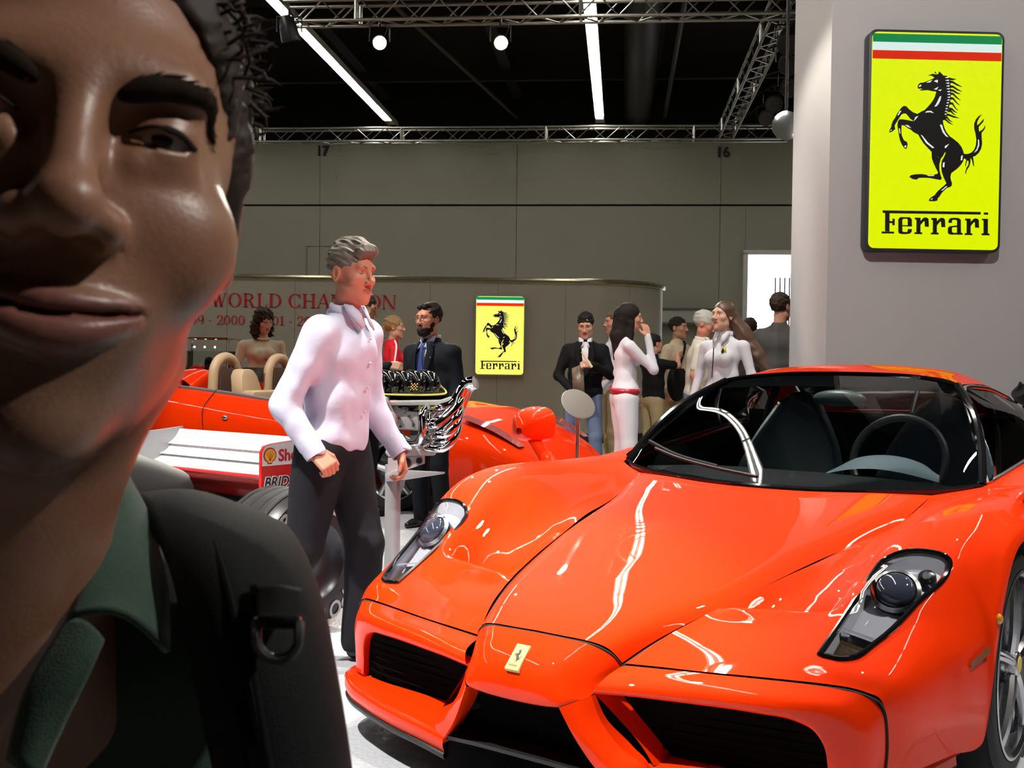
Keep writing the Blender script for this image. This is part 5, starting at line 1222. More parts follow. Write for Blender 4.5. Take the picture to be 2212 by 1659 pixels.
# ================================================================== people: smooth bodies grown from tapered limbs
def sd_cone(P, a, b, ra, rb):
    a = np.array(a, np.float32); b = np.array(b, np.float32); ba = b - a; pa = P - a
    t = np.clip(pa @ ba / (ba @ ba + 1e-9), 0, 1)
    return np.linalg.norm(pa - t[:, None] * ba, axis=1) - (ra + (rb - ra) * t)
def sd_ell(P, c, r):
    q = (P - np.array(c, np.float32)) / np.array(r, np.float32); k0 = np.linalg.norm(q, axis=1)
    k1 = np.linalg.norm(q / np.array(r, np.float32), axis=1) + 1e-9
    return k0 * (k0 - 1) / k1
def smin(a, b, k):
    h = np.clip(.5 + .5 * (b - a) / k, 0, 1); return b + (a - b) * h - k * h * (1 - h)
class Sdf:
    def __init__(self): self.ops = []; self.frame = None; self.noise = []
    def _add(self, kind, f, k, mode, ext):
        fr = self.frame
        if fr is not None:
            R, t, s = fr; ext = [(np.array(p) * s) @ R.T + t for p in ext[0]], ext[1] * s
        self.ops.append((f, k, mode, fr, ext)); return self
    def cone(self, a, b, ra, rb=None, k=.02, mode='u'):
        rb = ra if rb is None else rb
        return self._add('c', lambda P: sd_cone(P, a, b, ra, rb), k, mode, ([a, b], max(ra, rb)))
    def ell(self, c, r, k=.02, mode='u'): return self._add('e', lambda P: sd_ell(P, c, r), k, mode, ([c], max(r)))
    def plane(self, p, n, k=.004):
        p = np.array(p, np.float32); n = np.array(n, np.float32); n /= np.linalg.norm(n)
        return self._add('p', lambda P: (P - p) @ n, k, 'i', ([], 0))
    def wob(self, amp, freq, seed=0, stretch=(1, 1, 1)):
        r = np.random.RandomState(seed); V = r.randn(7, 3) * freq * np.array(stretch); ph = r.rand(7) * 6.28; self.noise.append((amp, V.astype(np.float32), ph)); return self
    def __call__(self, P):
        P = P.astype(np.float32); d = np.full(len(P), 9.0, np.float32)
        for f, k, mode, fr, ext in self.ops:
            if mode == 'i':
                di = f(P) if fr is None else f(((P - fr[1].astype(np.float32)) @ fr[0].astype(np.float32)) / fr[2]) * fr[2]
                d = -smin(-d, -di, k); continue
            E_ = np.array(ext[0]); mg = ext[1] + (.075 if mode == 'u' else k + .004); lo = (E_.min(0) - mg).astype(np.float32); hi = (E_.max(0) + mg).astype(np.float32)
            I = np.flatnonzero((P[:, 0] > lo[0]) & (P[:, 0] < hi[0]) & (P[:, 1] > lo[1]) & (P[:, 1] < hi[1]) & (P[:, 2] > lo[2]) & (P[:, 2] < hi[2]))
            if not len(I): continue
            Q = P[I]
            if fr is not None: Q = ((Q - fr[1].astype(np.float32)) @ fr[0].astype(np.float32)) / fr[2]; di = f(Q) * fr[2]
            else: di = f(Q)
            d[I] = smin(d[I], di, k) if mode == 'u' else -smin(-d[I], di, k)
        for amp, V, ph in self.noise:
            d = d + amp * np.sin(P @ V.T + ph).mean(1) * 2
        return d
    def bounds(self):
        lo = np.full(3, 9e9); hi = -lo
        for f, k, mode, fr, (pts, r) in self.ops:
            if mode != 'u': continue
            for p in pts: lo = np.minimum(lo, np.array(p) - r); hi = np.maximum(hi, np.array(p) + r)
        return lo - .03, hi + .03
def surfnet(fn, h, lo=None, hi=None):
    l0, h0 = fn.bounds(); lo = l0 if lo is None else np.maximum(lo, l0); hi = h0 if hi is None else np.minimum(hi, h0)
    ax = [np.arange(lo[i], hi[i] + h, h) for i in range(3)]; sh = tuple(len(a) for a in ax)
    X = np.stack(np.meshgrid(*ax, indexing='ij'), -1).reshape(-1, 3)
    st = 4; ci = [np.minimum(np.arange(n) // st, (n - 1) // st) for n in sh]; cax = [lo[i] + (np.arange((sh[i] - 1) // st + 1) * st + (st - 1) / 2) * h for i in range(3)]
    Cc = np.stack(np.meshgrid(*cax, indexing='ij'), -1); DC = fn(Cc.reshape(-1, 3)).reshape(Cc.shape[:3])
    D = DC[np.ix_(*ci)].astype(np.float32).ravel(); near = np.abs(D) < h * st * 1.35 + .012
    D[near] = fn(X[near]); D = D.reshape(sh)
    D[0] = D[-1] = 1e-3; D[:, 0] = D[:, -1] = 1e-3; D[:, :, 0] = D[:, :, -1] = 1e-3
    Sg = D < 0
    cnt = sum(Sg[a:sh[0] - 1 + a, b:sh[1] - 1 + b, c:sh[2] - 1 + c].astype(np.int8) for a in (0, 1) for b in (0, 1) for c in (0, 1))
    act = (cnt > 0) & (cnt < 8); I = np.argwhere(act); idx = np.full(act.shape, -1, np.int64); idx[act] = np.arange(len(I))
    acc = np.zeros((len(I), 3)); num = np.zeros(len(I))
    cs = [(a, b, c) for a in (0, 1) for b in (0, 1) for c in (0, 1)]
    for i in range(8):
        for j in range(i + 1, 8):
            p, q = np.array(cs[i]), np.array(cs[j])
            if abs(p - q).sum() != 1: continue
            d0 = D[I[:, 0] + p[0], I[:, 1] + p[1], I[:, 2] + p[2]]; d1 = D[I[:, 0] + q[0], I[:, 1] + q[1], I[:, 2] + q[2]]
            m = (d0 < 0) != (d1 < 0); t = np.where(m, d0 / np.where(m, d0 - d1, 1), 0)
            acc += m[:, None] * (p + t[:, None] * (q - p)); num += m
    V = (I + acc / num[:, None]) * h + lo
    for _ in range(1):                                     # pull the points onto the true surface
        d = fn(V); e = h * .25
        g = np.stack([fn(V + np.eye(3)[a] * e) - d for a in range(3)], 1) / e
        V = V - np.clip(d, -h, h)[:, None] * g / (np.maximum((g ** 2).sum(1), .2))[:, None] * .8
    F = []
    for a in range(3):
        b, c = (a + 1) % 3, (a + 2) % 3
        s0 = [slice(None)] * 3; s1 = [slice(None)] * 3; s0[a] = slice(0, -1); s1[a] = slice(1, None)
        E_ = np.argwhere(Sg[tuple(s0)] != Sg[tuple(s1)])
        E_ = E_[(E_[:, b] > 0) & (E_[:, c] > 0) & (E_[:, b] < sh[b] - 1) & (E_[:, c] < sh[c] - 1)]
        if not len(E_): continue
        def cell(db, dc): Q = E_.copy(); Q[:, b] -= db; Q[:, c] -= dc; return idx[Q[:, 0], Q[:, 1], Q[:, 2]]
        q = np.stack([cell(1, 1), cell(0, 1), cell(0, 0), cell(1, 0)], 1)
        fl = Sg[E_[:, 0], E_[:, 1], E_[:, 2]]; q[~fl] = q[~fl][:, ::-1]
        F.append(q[(q >= 0).all(1)])
    return V, np.concatenate(F)
def mesh_vf(name, V, F, matidx=None):
    me = bpy.data.meshes.new(name); me.vertices.add(len(V)); me.vertices.foreach_set('co', np.asarray(V, np.float32).ravel())
    n = len(F); me.loops.add(n * 4); me.loops.foreach_set('vertex_index', F.ravel().astype(np.int32)); me.polygons.add(n)
    me.polygons.foreach_set('loop_start', np.arange(0, 4 * n, 4, dtype=np.int32)); me.polygons.foreach_set('loop_total', np.full(n, 4, np.int32))
    me.update(calc_edges=True); me.polygons.foreach_set('use_smooth', [True] * n)
    if matidx is not None: me.polygons.foreach_set('material_index', matidx.astype(np.int32))
    me.validate(); return me
def grow(name, fn, h, mat, parent, lo=None, hi=None):
    V, F = surfnet(fn, h, lo, hi); return link(name, mesh_vf(name, V, F), mat, parent)

def rotm(yaw=0, pitch=0, roll=0):
    """head turn: yaw about z, then nod (positive looks down), then tilt"""
    cy, sy = math.cos(yaw), math.sin(yaw); cp, sp_ = math.cos(pitch), math.sin(pitch); cr, sr = math.cos(roll), math.sin(roll)
    Rz = np.array([[cy, -sy, 0], [sy, cy, 0], [0, 0, 1]]); Rx = np.array([[1, 0, 0], [0, cp, -sp_], [0, sp_, cp]]); Ry = np.array([[cr, 0, sr], [0, 1, 0], [-sr, 0, cr]])
    return Rz @ Rx @ Ry
def head_sdf(S_, frame, fem=False, beard=False, fine=False):
    S_.frame = frame; w_ = .94 if fem else 1.0
    S_.ell((0, .014, .036), (.075 * w_, .096, .086), .02)
    S_.ell((0, -.028, -.022), ((.058 if fine else .062) * w_, .066, .088), .03)
    S_.ell((0, -.036, -.078), ((.040 if fine else .050) * w_, .050, .040), .03)
    S_.ell((0, -.074, -.104), (.020, .018, .017), .02)
    for s in (-1, 1):
        S_.ell((s * .043, -.058, -.020), (.022, .022, .018), .025)
        S_.ell((s * (.034 if fine else .050) * w_, -.008, -.070 + (.01 if fine else 0)), (.014, .030, .020), .03)
    S_.cone((-.036, -.079, .030), (.036, -.079, .030), .010, .010, .022)
    for s in (-1, 1): S_.ell((s * .031, -.096, .010), (.021, .014, .0125), .012, 's')
    S_.cone((0, -.087, .022), (0, -.108, -.022), .0075, .0105, .010)
    S_.ell((0, -.110, -.026), (.0120, .0105, .0100), .008)
    for s in (-1, 1): S_.ell((s * .0145, -.100, -.030), (.0085, .0115, .0085), .006)
    if not fine:
        S_.ell((0, -.0865, -.0555), (.024, .0105, .0060), .006); S_.ell((0, -.0855, -.0665), (.020, .0105, .0070), .006)
        S_.ell((0, -.101, -.0612), (.025, .012, .0016), .003, 's')
    else:
        for s in (-1, 1): S_.ell((s * .040, -.064, -.034), (.020, .015, .015), .025)
        S_.ell((0, -.076, -.062), (.030, .014, .020), .02)
        fr_ = S_.frame; yy = np.linspace(-.135, -.04, 190)
        def ysurf(x, z):
            P_ = np.stack([np.full_like(yy, x), yy, np.full_like(yy, z)], 1) @ fr_[0].T * fr_[2] + fr_[1]; dd = S_(P_); k_ = np.flatnonzero(dd < 0); return yy[k_[0]] if len(k_) else -.08
        tt_ = np.linspace(-1, 1, 15); U_, Lw, Ct = [], [], []
        for t_ in tt_:
            a_ = 1 - t_ * t_; x_ = .0335 * t_; z_ = -.0630 + .0062 * abs(t_) ** 1.7
            U_.append((x_, ysurf(x_, z_ + .004) - .0008 * a_, z_ + .0042 * a_ + .0004, .0040 * a_ + .0008)); Lw.append((x_, ysurf(x_, z_ - .006) - .0010 * a_, z_ - .0060 * a_ - .0004, .0056 * a_ ** .8 + .0008)); Ct.append((x_, ysurf(x_, z_) - .0032, z_, .0026))
        for ch_, md_ in ((U_, 'u'), (Lw, 'u')):                                    # smiling mouth: lips rising towards the corners
            for p_, q_ in zip(ch_[:-1], ch_[1:]): S_.cone(p_[:3], q_[:3], p_[3], q_[3], .0035, md_)
        for p_, q_ in zip(Ct[:-1], Ct[1:]): S_.ell(((p_[0] + q_[0]) / 2, (p_[1] + q_[1]) / 2, (p_[2] + q_[2]) / 2), (.0042, .0055, .0010), .0016, 's')
    for s in (-1, 1): S_.ell((s * .077 * w_, .016, -.002), (.0085, .019, .031), .010)
    for s in (-1, 1): S_.ell((s * .083 * w_, .012, -.002), (.005, .010, .020), .006, 's')
    if fine:
        for s in (-1, 1):
            S_.ell((s * .0085, -.1030, -.0395), (.0052, .0085, .0060), .003, 's')      # nostrils
            S_.ell((s * .0315, -.0775, .0105), (.0155, .0138, .0132), .006)          # lids over the eyeball
            S_.ell((s * .0320, -.0915, .0080), (.0128, .0100, .0022), .0025, 's')    # opening between the lids
            S_.cone((s * .022, -.0865, -.001), (s * .042, -.0775, -.001), .0045, .0040, .008)       # pouch under the eye
            S_.cone((s * .021, -.0885, -.036), (s * .040, -.0700, -.060), .0005, .0004, .004, 's')  # smile fold
    S_.frame = None
SKIN = {}
def skinmat(n, col): return M('skin_' + n, col, rough=.5, spec=.4, noise=.06, nscale=25)
EYEW = M('eye_white', (.40, .37, .35), rough=.2); IRIS = M('iris_dark', (.02, .013, .01), rough=.1)
LIPM = M('lips_rose', (.36, .12, .10), rough=.45)
def hand(S_, w0, d, n, side, curl=.4, k=1.0, thumb=1):
    """palm and five fingers from the wrist w0 along d; n = direction the palm faces, side = thumb side"""
    w0 = np.array(w0, float); d = np.array(d, float); d /= np.linalg.norm(d); n = np.array(n, float); n -= d * (n @ d); n /= np.linalg.norm(n)
    s = np.array(side, float); s -= d * (s @ d) + n * (s @ n); s /= np.linalg.norm(s)
    for o in (-.028, -.009, .010, .028): S_.cone(w0 + s * o * .55 * k, w0 + d * .085 * k + s * o * k, .016 * k, .0125 * k, .008)
    for o, L in ((.030, .068), (.010, .078), (-.010, .072), (-.029, .056)):
        p = w0 + d * .088 * k + s * o * k; c = curl
        for seg, fr_ in enumerate((.45, .32, .26)):
            dd = d * math.cos(c) + n * math.sin(c); q = p + dd * L * fr_ * k; S_.cone(p, q, (.0098 - seg * .0011) * k, (.0088 - seg * .0011) * k, .003); p = q; c += curl * 1.15
    p = w0 + d * .022 * k + s * .030 * k; q = p + (d * .75 + s * .55 + n * .35) * .040 * k; r = q + (d * .95 + s * .05 + n * (.3 + curl * .3)) * .036 * k
    S_.cone(p, q, .014 * k, .011 * k, .010); S_.cone(q, r, .0105 * k, .008 * k, .003)

def loose(o, root, label, cat):
    o.parent = None; o.matrix_world = Matrix.Translation(root.location) @ Matrix.Rotation(root.rotation_euler[2], 4, 'Z'); return tag(o, label, cat)
def person(label, u, d, vhead, yaw, skin, top, bottom, hair, shoes=None, fem=False, head=(0, 0, 0), arms=None, legs=None, lean=(0, 0), sleeve='long', hres=.0065, gres=.011,
           collar=None, hair_fn=None, hem=.86, extra=None, beard=None, H=None, wide=1.0, trouser_r=1.0, group='visitors on the stand', cat='person', bust=0, hair_noise=(.004, 120), open_front=False, hand_curl=.45, sleeve_r=1.0, folds=1.0):
    X, Y = FLOORXY(u, d)
    if H is None: H = ZAT(u, vhead, d)
    k = H / 1.775
    root = empty('person', (X, Y, 0.006), math.radians(yaw), label, cat, group)
    def L(p): return np.array(p, float) * k
    lx, ly = lean
    def up(p):                                             # lean the upper body
        p = np.array(p, float); f = np.clip((p[2] - .95) / .5, 0, 1.4); return (p + np.array([lx, ly, 0]) * f) * k
    A = {'L': ((.245, .035, 1.13), (.265, -.06, .90)), 'R': ((-.245, .035, 1.13), (-.265, -.06, .90))}
    if arms: A.update(arms)
    G = {'L': ((.100, -.015, .50), (.105, .03, .085)), 'R': ((-.100, -.015, .50), (-.105, .03, .085))}
    if legs: G.update(legs)
    sh = {'L': (.172 * wide, .012, 1.372), 'R': (-.172 * wide, .012, 1.372)}
    hy, hp_, hr = head
    hc = up((0, -.012, 1.625)) + np.array([0, -.02 * k * math.sin(hp_), 0]); fr = (rotm(math.radians(hy), math.radians(hp_), math.radians(hr)), hc, k * 1.02)
    # --- body (skin)
    B = Sdf(); head_sdf(B, fr, fem)
    B.cone(up((0, .022, 1.40)), hc + np.array([0, .012, -.07]) * k, .056 * k * (.86 if fem else 1), .052 * k * (.86 if fem else 1), .025)
    lo, hi = B.bounds(); V1, F1 = surfnet(B, hres)
    # lips get their own colour
    fc = V1[F1].mean(1); q = ((fc - hc) @ fr[0]) / fr[2]
    mi = ((np.abs(q[:, 0]) < .0235) & (q[:, 1] < -.075) & (q[:, 2] < -.051 + .10 * np.abs(q[:, 0]) * 0) & (q[:, 2] > -.0725 + .28 * np.abs(q[:, 0]) ** 1) & (q[:, 2] < -.0500 - .16 * np.abs(q[:, 0]))).astype(int)
    C = Sdf()
    C.cone(up((0, .02, 1.36)), L((0, 0, .95)), .07 * k, .09 * k); C.cone(up((-.12, .015, 1.34)), up((.12, .015, 1.34)), .035 * k)
    for s in 'LR':
        e_, w_ = up(A[s][0]), up(A[s][1]); C.cone(up(sh[s]), e_, .036 * k, .034 * k); C.cone(e_, w_, .026 * k, .020 * k)
        kn, an = L(G[s][0]), L(G[s][1]); sg = 1 if s == 'L' else -1
        C.cone(L((sg * .085, 0, .92)), kn, .07 * k, .05 * k); C.cone(kn, an, .047 * k, .035 * k)
    V2, F2 = surfnet(C, .02)
    Hn = Sdf(); 
    for s in 'LR':
        e_, w_ = up(A[s][0]), up(A[s][1]); dv = w_ - e_; sg = 1 if s == 'L' else -1
        Hn.cone(e_ + dv * (.0 if sleeve != 'long' else .6), w_, (.037 if sleeve != 'long' else .024) * k, (.027 if sleeve != 'long' else .023) * k, .01)
        opt = A[s][2] if len(A[s]) > 2 else {}
        hd = np.array(opt.get('d', dv)); nn = np.array(opt.get('n', (-sg, .0, .0))); sd_ = np.array(opt.get('s', (0, -1, 0)))
        hand(Hn, w_, hd, nn, sd_, opt.get('curl', hand_curl), k * (.92 if fem else 1))
        if sleeve == 'short': Hn.cone(up(sh[s]) * .35 + e_ * .65, e_, .044 * k, .038 * k, .015)
    V3, F3 = surfnet(Hn, min(hres, .0075))
    V = np.concatenate([V1, V2, V3]); F = np.concatenate([F1, F2 + len(V1), F3 + len(V1) + len(V2)])
    mi = np.concatenate([mi, np.zeros(len(F2) + len(F3), int)])
    me = mesh_vf('body', V, F, mi); me.materials.append(skin); me.materials.append(LIPM); link('body', me, None, root)
    # --- eyes and brows
    ew = MB()
    for s in (-1, 1):
        c_ = (np.array([s * .0315, -.0765, .0095]) * fr[2]) @ fr[0].T + hc; eb = MB().sphere((0, 0, 0), np.array([.0118, .0100, .0052]) * fr[2], 12, 8); eb.v = [tuple(np.array(p) @ fr[0].T + c_) for p in eb.v]; eb.build('eye', EYEW, root)
        c_ = (np.array([s * .0315, -.0815, .0097]) * fr[2]) @ fr[0].T + hc; eb = MB().sphere(c_, np.array([.0052, .0052, .0052]) * fr[2], 10, 6); eb.build('iris', IRIS, root)
        br = spline([((np.array(p) * fr[2]) @ fr[0].T + hc) for p in ((s * .014, -.0925, .029), (s * .031, -.0885, .0335), (s * .048, -.074, .028))], 4); MB().tube(br, .0040 * fr[2] * (.7 if fem else 1), 6).build('eyebrow', hair, root)
    # --- top
    T = Sdf()
    if fem:
        T.ell(L((0, .0, .97)), np.array((.172 * wide, .125, .13)) * k); T.ell(up((0, 0, 1.12)), np.array((.130 * wide, .098, .15)) * k, .05); T.ell(up((0, .005, 1.30)), np.array((.146 * wide, .104, .14)) * k, .05)
        for s in (-1, 1): T.ell(up((s * .065, -.085 - bust, 1.27)), np.array((.06, .055, .06)) * k, .04)
        [T.cone(up((0, .018, 1.425)), up((s * .135, .015, 1.375)), .050 * k, .046 * k, .04) for s in (-1, 1)]
    else:
        T.ell(L((0, .0, .96)), np.array((.175 * wide, .130, .13)) * k); T.ell(up((0, 0, 1.12)), np.array((.170 * wide, .128, .17)) * k, .05); T.ell(up((0, .005, 1.30)), np.array((.180 * wide, .128, .15)) * k, .05)
        [T.cone(up((0, .020, 1.435)), up((s * .150 * wide, .015, 1.375)), .056 * k, .056 * k, .04) for s in (-1, 1)]
    T.cone(up((0, .022, 1.42)), up((0, .012, 1.475)), .068 * k, .064 * k, .03)
    for s in 'LR':
        e_, w_ = up(A[s][0]), up(A[s][1]); r0 = (.046 if fem else .058) * k * sleeve_r
        if sleeve == 'long':
            T.cone(up(sh[s]), e_, r0 * 1.05, r0 * .86, .035); T.cone(e_, w_, r0 * .86, r0 * .62, .03)
        else:
            m_ = up(sh[s]) * .3 + e_ * .7; T.cone(up(sh[s]), m_, r0 * 1.05, r0 * .98, .035)
        if sleeve == 'long': dv = (w_ - e_) / np.linalg.norm(w_ - e_)
    T.plane(L((0, 0, hem)), (0, 0, -1)); T.plane(up((0, 0, 1.50)), (0, .25, 1))
    if open_front: T.ell(up((0, -.20, 1.36)), np.array((.042, .16, .20)) * k, .01, 's')
    T.wob(.0045 * k * folds, 20 / k, 3, (1, 1, .55)); T.wob(.0018 * k * folds, 52 / k, 5, (1, 1, .45))
    grow('top', T, gres, top, root)
    # --- legs
    Q = Sdf(); Q.ell(L((0, .008, .93)), np.array((.165 * wide, .122, .13)) * k)
    for s in 'LR':
        kn, an = L(G[s][0]), L(G[s][1]); sg = 1 if s == 'L' else -1
        Q.cone(L((sg * .083, .01, .90)), kn, .096 * k * trouser_r, .070 * k * trouser_r, .03); Q.cone(kn, an + np.array([0, 0, .0]), .070 * k * trouser_r, .062 * k * trouser_r, .02)
    Q.plane(L((0, 0, 1.03)), (0, 0, 1)); Q.plane(L((0, 0, .045)), (0, 0, -1)); Q.wob(.0035 * k, 24 / k, 9, (1, 1, .6))
    grow('trousers', Q, gres, bottom, root)
    # --- shoes
    for s in 'LR':
        an = L(G[s][1]); f = Sdf(); fd = np.array(G[s][2] if len(G[s]) > 2 else (0, -1, 0), float)
        z0 = an[2] - .085 * k
        f.cone(an + np.array([0, .02, -.045]) * k, an + (fd * .11 + np.array([0, 0, -.055])) * k, .036 * k, .034 * k); f.cone(an + (fd * .10 + np.array([0, 0, -.058])) * k, an + (fd * .17 + np.array([0, 0, -.062])) * k, .036 * k, .026 * k)
        f.plane((0, 0, z0 + .0), (0, 0, -1)); grow('shoe', f, .010, shoes or M('shoe_black', (.012, .011, .011), rough=.3), root)
    # --- hair
    hs = Sdf(); hs.frame = fr
    if hair_fn is None or hair_fn == 'short':
        hs.ell((0, .020, .042), (.083, .103, .091), .01)
        hs.ell((0, -.080, -.040), (.080, .070, .092), .012, 's'); hs.ell((0, .03, -.10), (.09, .075, .055), .015, 's')
    else: hair_fn(hs, fr)
    hs.frame = None; hs.wob(hair_noise[0] * k, hair_noise[1], 21); 
    grow('hair', hs, hres, hair, root)
    if beard is not None:
        bd = Sdf(); bd.frame = fr; bd.ell((0, -.045, -.082), (.058, .054, .048), .015); bd.ell((0, -.070, -.102), (.034, .030, .030), .015)
        bd.ell((0, -.0935, -.0470), (.028, .010, .006), .006)
        for s in (-1, 1): bd.ell((s * .058, -.02, -.050), (.012, .028, .045), .015)
        bd.ell((0, -.108, -.0615), (.019, .022, .008), .004, 's'); bd.ell((0, -.085, -.012), (.050, .05, .037), .010, 's')
        bd.frame = None; bd.wob(.003 * k, 150, 4); grow('beard', bd, hres, beard, root)
    # --- shirt collar
    if collar is not None:
        for s in (-1, 1):
            P = [[up((s * .020, -.106, 1.418)), up((s * .048, -.110, 1.398)), up((s * .072, -.066, 1.440))],
                 [up((s * .020, -.082, 1.455)), up((s * .048, -.072, 1.462)), up((s * .070, -.036, 1.474))],
                 [up((s * .018, -.062, 1.478)), up((s * .046, -.052, 1.495)), up((s * .068, -.020, 1.502))]]
            b_ = MB(); b_.grid(P); o_ = b_.build('collar', collar, root); md = o_.modifiers.new('t', 'SOLIDIFY'); md.thickness = .006
        ring = [up((.070 * math.cos(a), .016 + .064 * math.sin(a), 1.498 + .012 * math.sin(a))) for a in np.linspace(-.9, math.pi + .9, 16)]
        ring2 = [up((.078 * math.cos(a), .016 + .070 * math.sin(a), 1.452 + .010 * math.sin(a))) for a in np.linspace(-.9, math.pi + .9, 16)]
        b_ = MB(); b_.grid([ring, ring2]); o_ = b_.build('collar', collar, root); md = o_.modifiers.new('t', 'SOLIDIFY'); md.thickness = .006
    if extra: extra(root, up, L, k, fr, A)
    return root
# ================================================================== who is there
SK1 = skinmat('tanned', (.50, .235, .15)); SK2 = skinmat('fair', (.56, .32, .22)); SK3 = skinmat('olive', (.40, .20, .12)); SK4 = skinmat('ruddy', (.55, .22, .14))
def cloth(n, c=(.5, .5, .5), rough=.8, **kw): return M('cloth_' + n, c, rough=rough, spec=.2, **kw)
HB = M('hair_black', (.012, .009, .008), rough=.7, spec=.25); HDB = M('hair_dark_brown', (.035, .020, .013), rough=.65, spec=.3); HBR = M('hair_brown', (.09, .05, .028), rough=.5)
HGR = M('hair_grey', (.42, .40, .36), rough=.6); HSB = M('hair_greying_brown', (.17, .14, .11), rough=.55, noise=.5, nscale=60); HBL = M('hair_blonde', (.36, .23, .09), rough=.5); HAU = M('hair_auburn', (.085, .045, .026), rough=.45)
WSH = cloth('white_shirt', (.62, .61, .66)); LIL = cloth('pale_lilac_shirt', (.56, .57, .72), bump=.55, bscale=11); CHAR = cloth('charcoal_trousers', (.013, .013, .017)); NAVY = cloth('navy_suit', (.009, .011, .016)); BLKC = cloth('black_cloth', (.005, .005, .006))
JEAN = cloth('blue_jeans', (.13, .17, .28), noise=.3, nscale=12); KHA = cloth('khaki', (.36, .27, .15)); BEI = cloth('beige_knit', (.66, .58, .42)); REDC = cloth('red_jacket', (.60, .015, .025)); GREYS = cloth('grey_suit', (.075, .070, .068))
def L2(v, d): return v / FPX * d

# ---- the walking man in the pale shirt
def walker_extra(root, up, L, k, fr, A):
    for s in 'LR':
        w_, e_ = up(A[s][1]), up(A[s][0]); dv = (w_ - e_) / np.linalg.norm(w_ - e_)
        b = MB(); b.tube([w_ - dv * .055, w_ - dv * .0, w_ + dv * .018], [.047 * k, .046 * k, .044 * k], 16, cap=False); b.build('cuff', LIL, root)
    for i, z in enumerate((1.36, 1.26, 1.16, 1.06)):
        p = up((0.0, -.137 + (.012 if z > 1.3 else 0), z)); MB().sphere(p, .006, 8, 5).build('button', WSH, root)
def walker_hair(hs, fr):
    hs.ell((0, .018, .050), (.081, .102, .090), .01); hs.cone((-.03, -.075, .098), (.03, -.075, .100), .026, .026, .02); hs.cone((0, -.03, .125), (0, .05, .12), .03, .03, .03)
    hs.ell((0, -.092, -.030), (.085, .076, .098), .010, 's'); hs.ell((0, .04, -.10), (.10, .08, .060), .015, 's')
    for s in (-1, 1): hs.ell((s * .08, .012, -.012), (.018, .024, .036), .008, 's')
person('man in pale lilac shirt and charcoal trousers striding right past the engine', 724, 4.40, 520, 64, SK4, LIL, CHAR, HSB, head=(-8, 4, 0), hres=.0042, gres=.007, hair_fn=walker_hair, hair_noise=(.0035, 170),
       arms={'R': ((-.245, .085, 1.09), (-.215, -.055, .905), {'curl': 1.0, 'd': (0.02, -.75, -.55), 'n': (.5, .4, -.7), 's': (.8, 0, .3)}), 'L': ((.225, .005, 1.10), (.235, -.175, .885), {'curl': .7, 'd': (0, -.25, -1), 'n': (-.6, .6, 0), 's': (-.3, -.8, 0)})},
       legs={'R': ((-.105, .07, .50), (-.105, .30, .13)), 'L': ((.10, -.09, .50), (.105, -.06, .085))}, lean=(0, -.06), collar=LIL, hem=.90, extra=walker_extra, trouser_r=1.16, wide=1.0, sleeve_r=1.22, folds=1.9, group=None)

# ---- suits: shirt, lapels and tie under an open jacket
def suit_extra(shirt, tie=None, lap=None, tie_end=1.02):
    def fn(root, up, L, k, fr, A):
        S_ = Sdf(); S_.ell(up((0, .0, 1.10)), np.array((.150, .112, .20)) * k); S_.ell(up((0, .005, 1.30)), np.array((.165, .116, .17)) * k, .05); S_.cone(up((0, .02, 1.40)), up((0, .012, 1.468)), .066 * k, .062 * k, .03)
        S_.plane(up((0, 0, 1.485)), (0, .25, 1)); grow('shirt', S_, .011, shirt, root)
        for s in (-1, 1):
            P = [[up((s * .030, -.098, 1.455)), up((s * .055, -.122, 1.36)), up((s * .045, -.142, 1.22)), up((s * .012, -.148, 1.10))],
                 [up((s * .075, -.070, 1.455)), up((s * .105, -.108, 1.36)), up((s * .085, -.135, 1.25)), up((s * .022, -.147, 1.09))]]
            b = MB(); b.grid(spline(np.array(P).swapaxes(0, 1), 3)); o_ = b.build('lapel', lap, root); md = o_.modifiers.new('t', 'SOLIDIFY'); md.thickness = .008
        if tie:
            P = [[up((-.016, -.100, 1.440)), up((.016, -.100, 1.440))], [up((-.013, -.118, 1.40)), up((.013, -.118, 1.40))], [up((-.022, -.135, 1.28)), up((.022, -.135, 1.28))], [up((-.038, -.140, tie_end + .05)), up((.038, -.140, tie_end + .05))], [up((0, -.140, tie_end)), up((.001, -.140, tie_end))]]
            b = MB(); b.grid(spline(np.array(P), 3)); o_ = b.build('tie', tie, root); md = o_.modifiers.new('t', 'SOLIDIFY'); md.thickness = .006
    return fn
TIE = M('tie_blue', (.035, .06, .24), rough=.5, noise=.4, nscale=70); STRP = M('shirt_pale_blue', (.50, .58, .74), rough=.7)
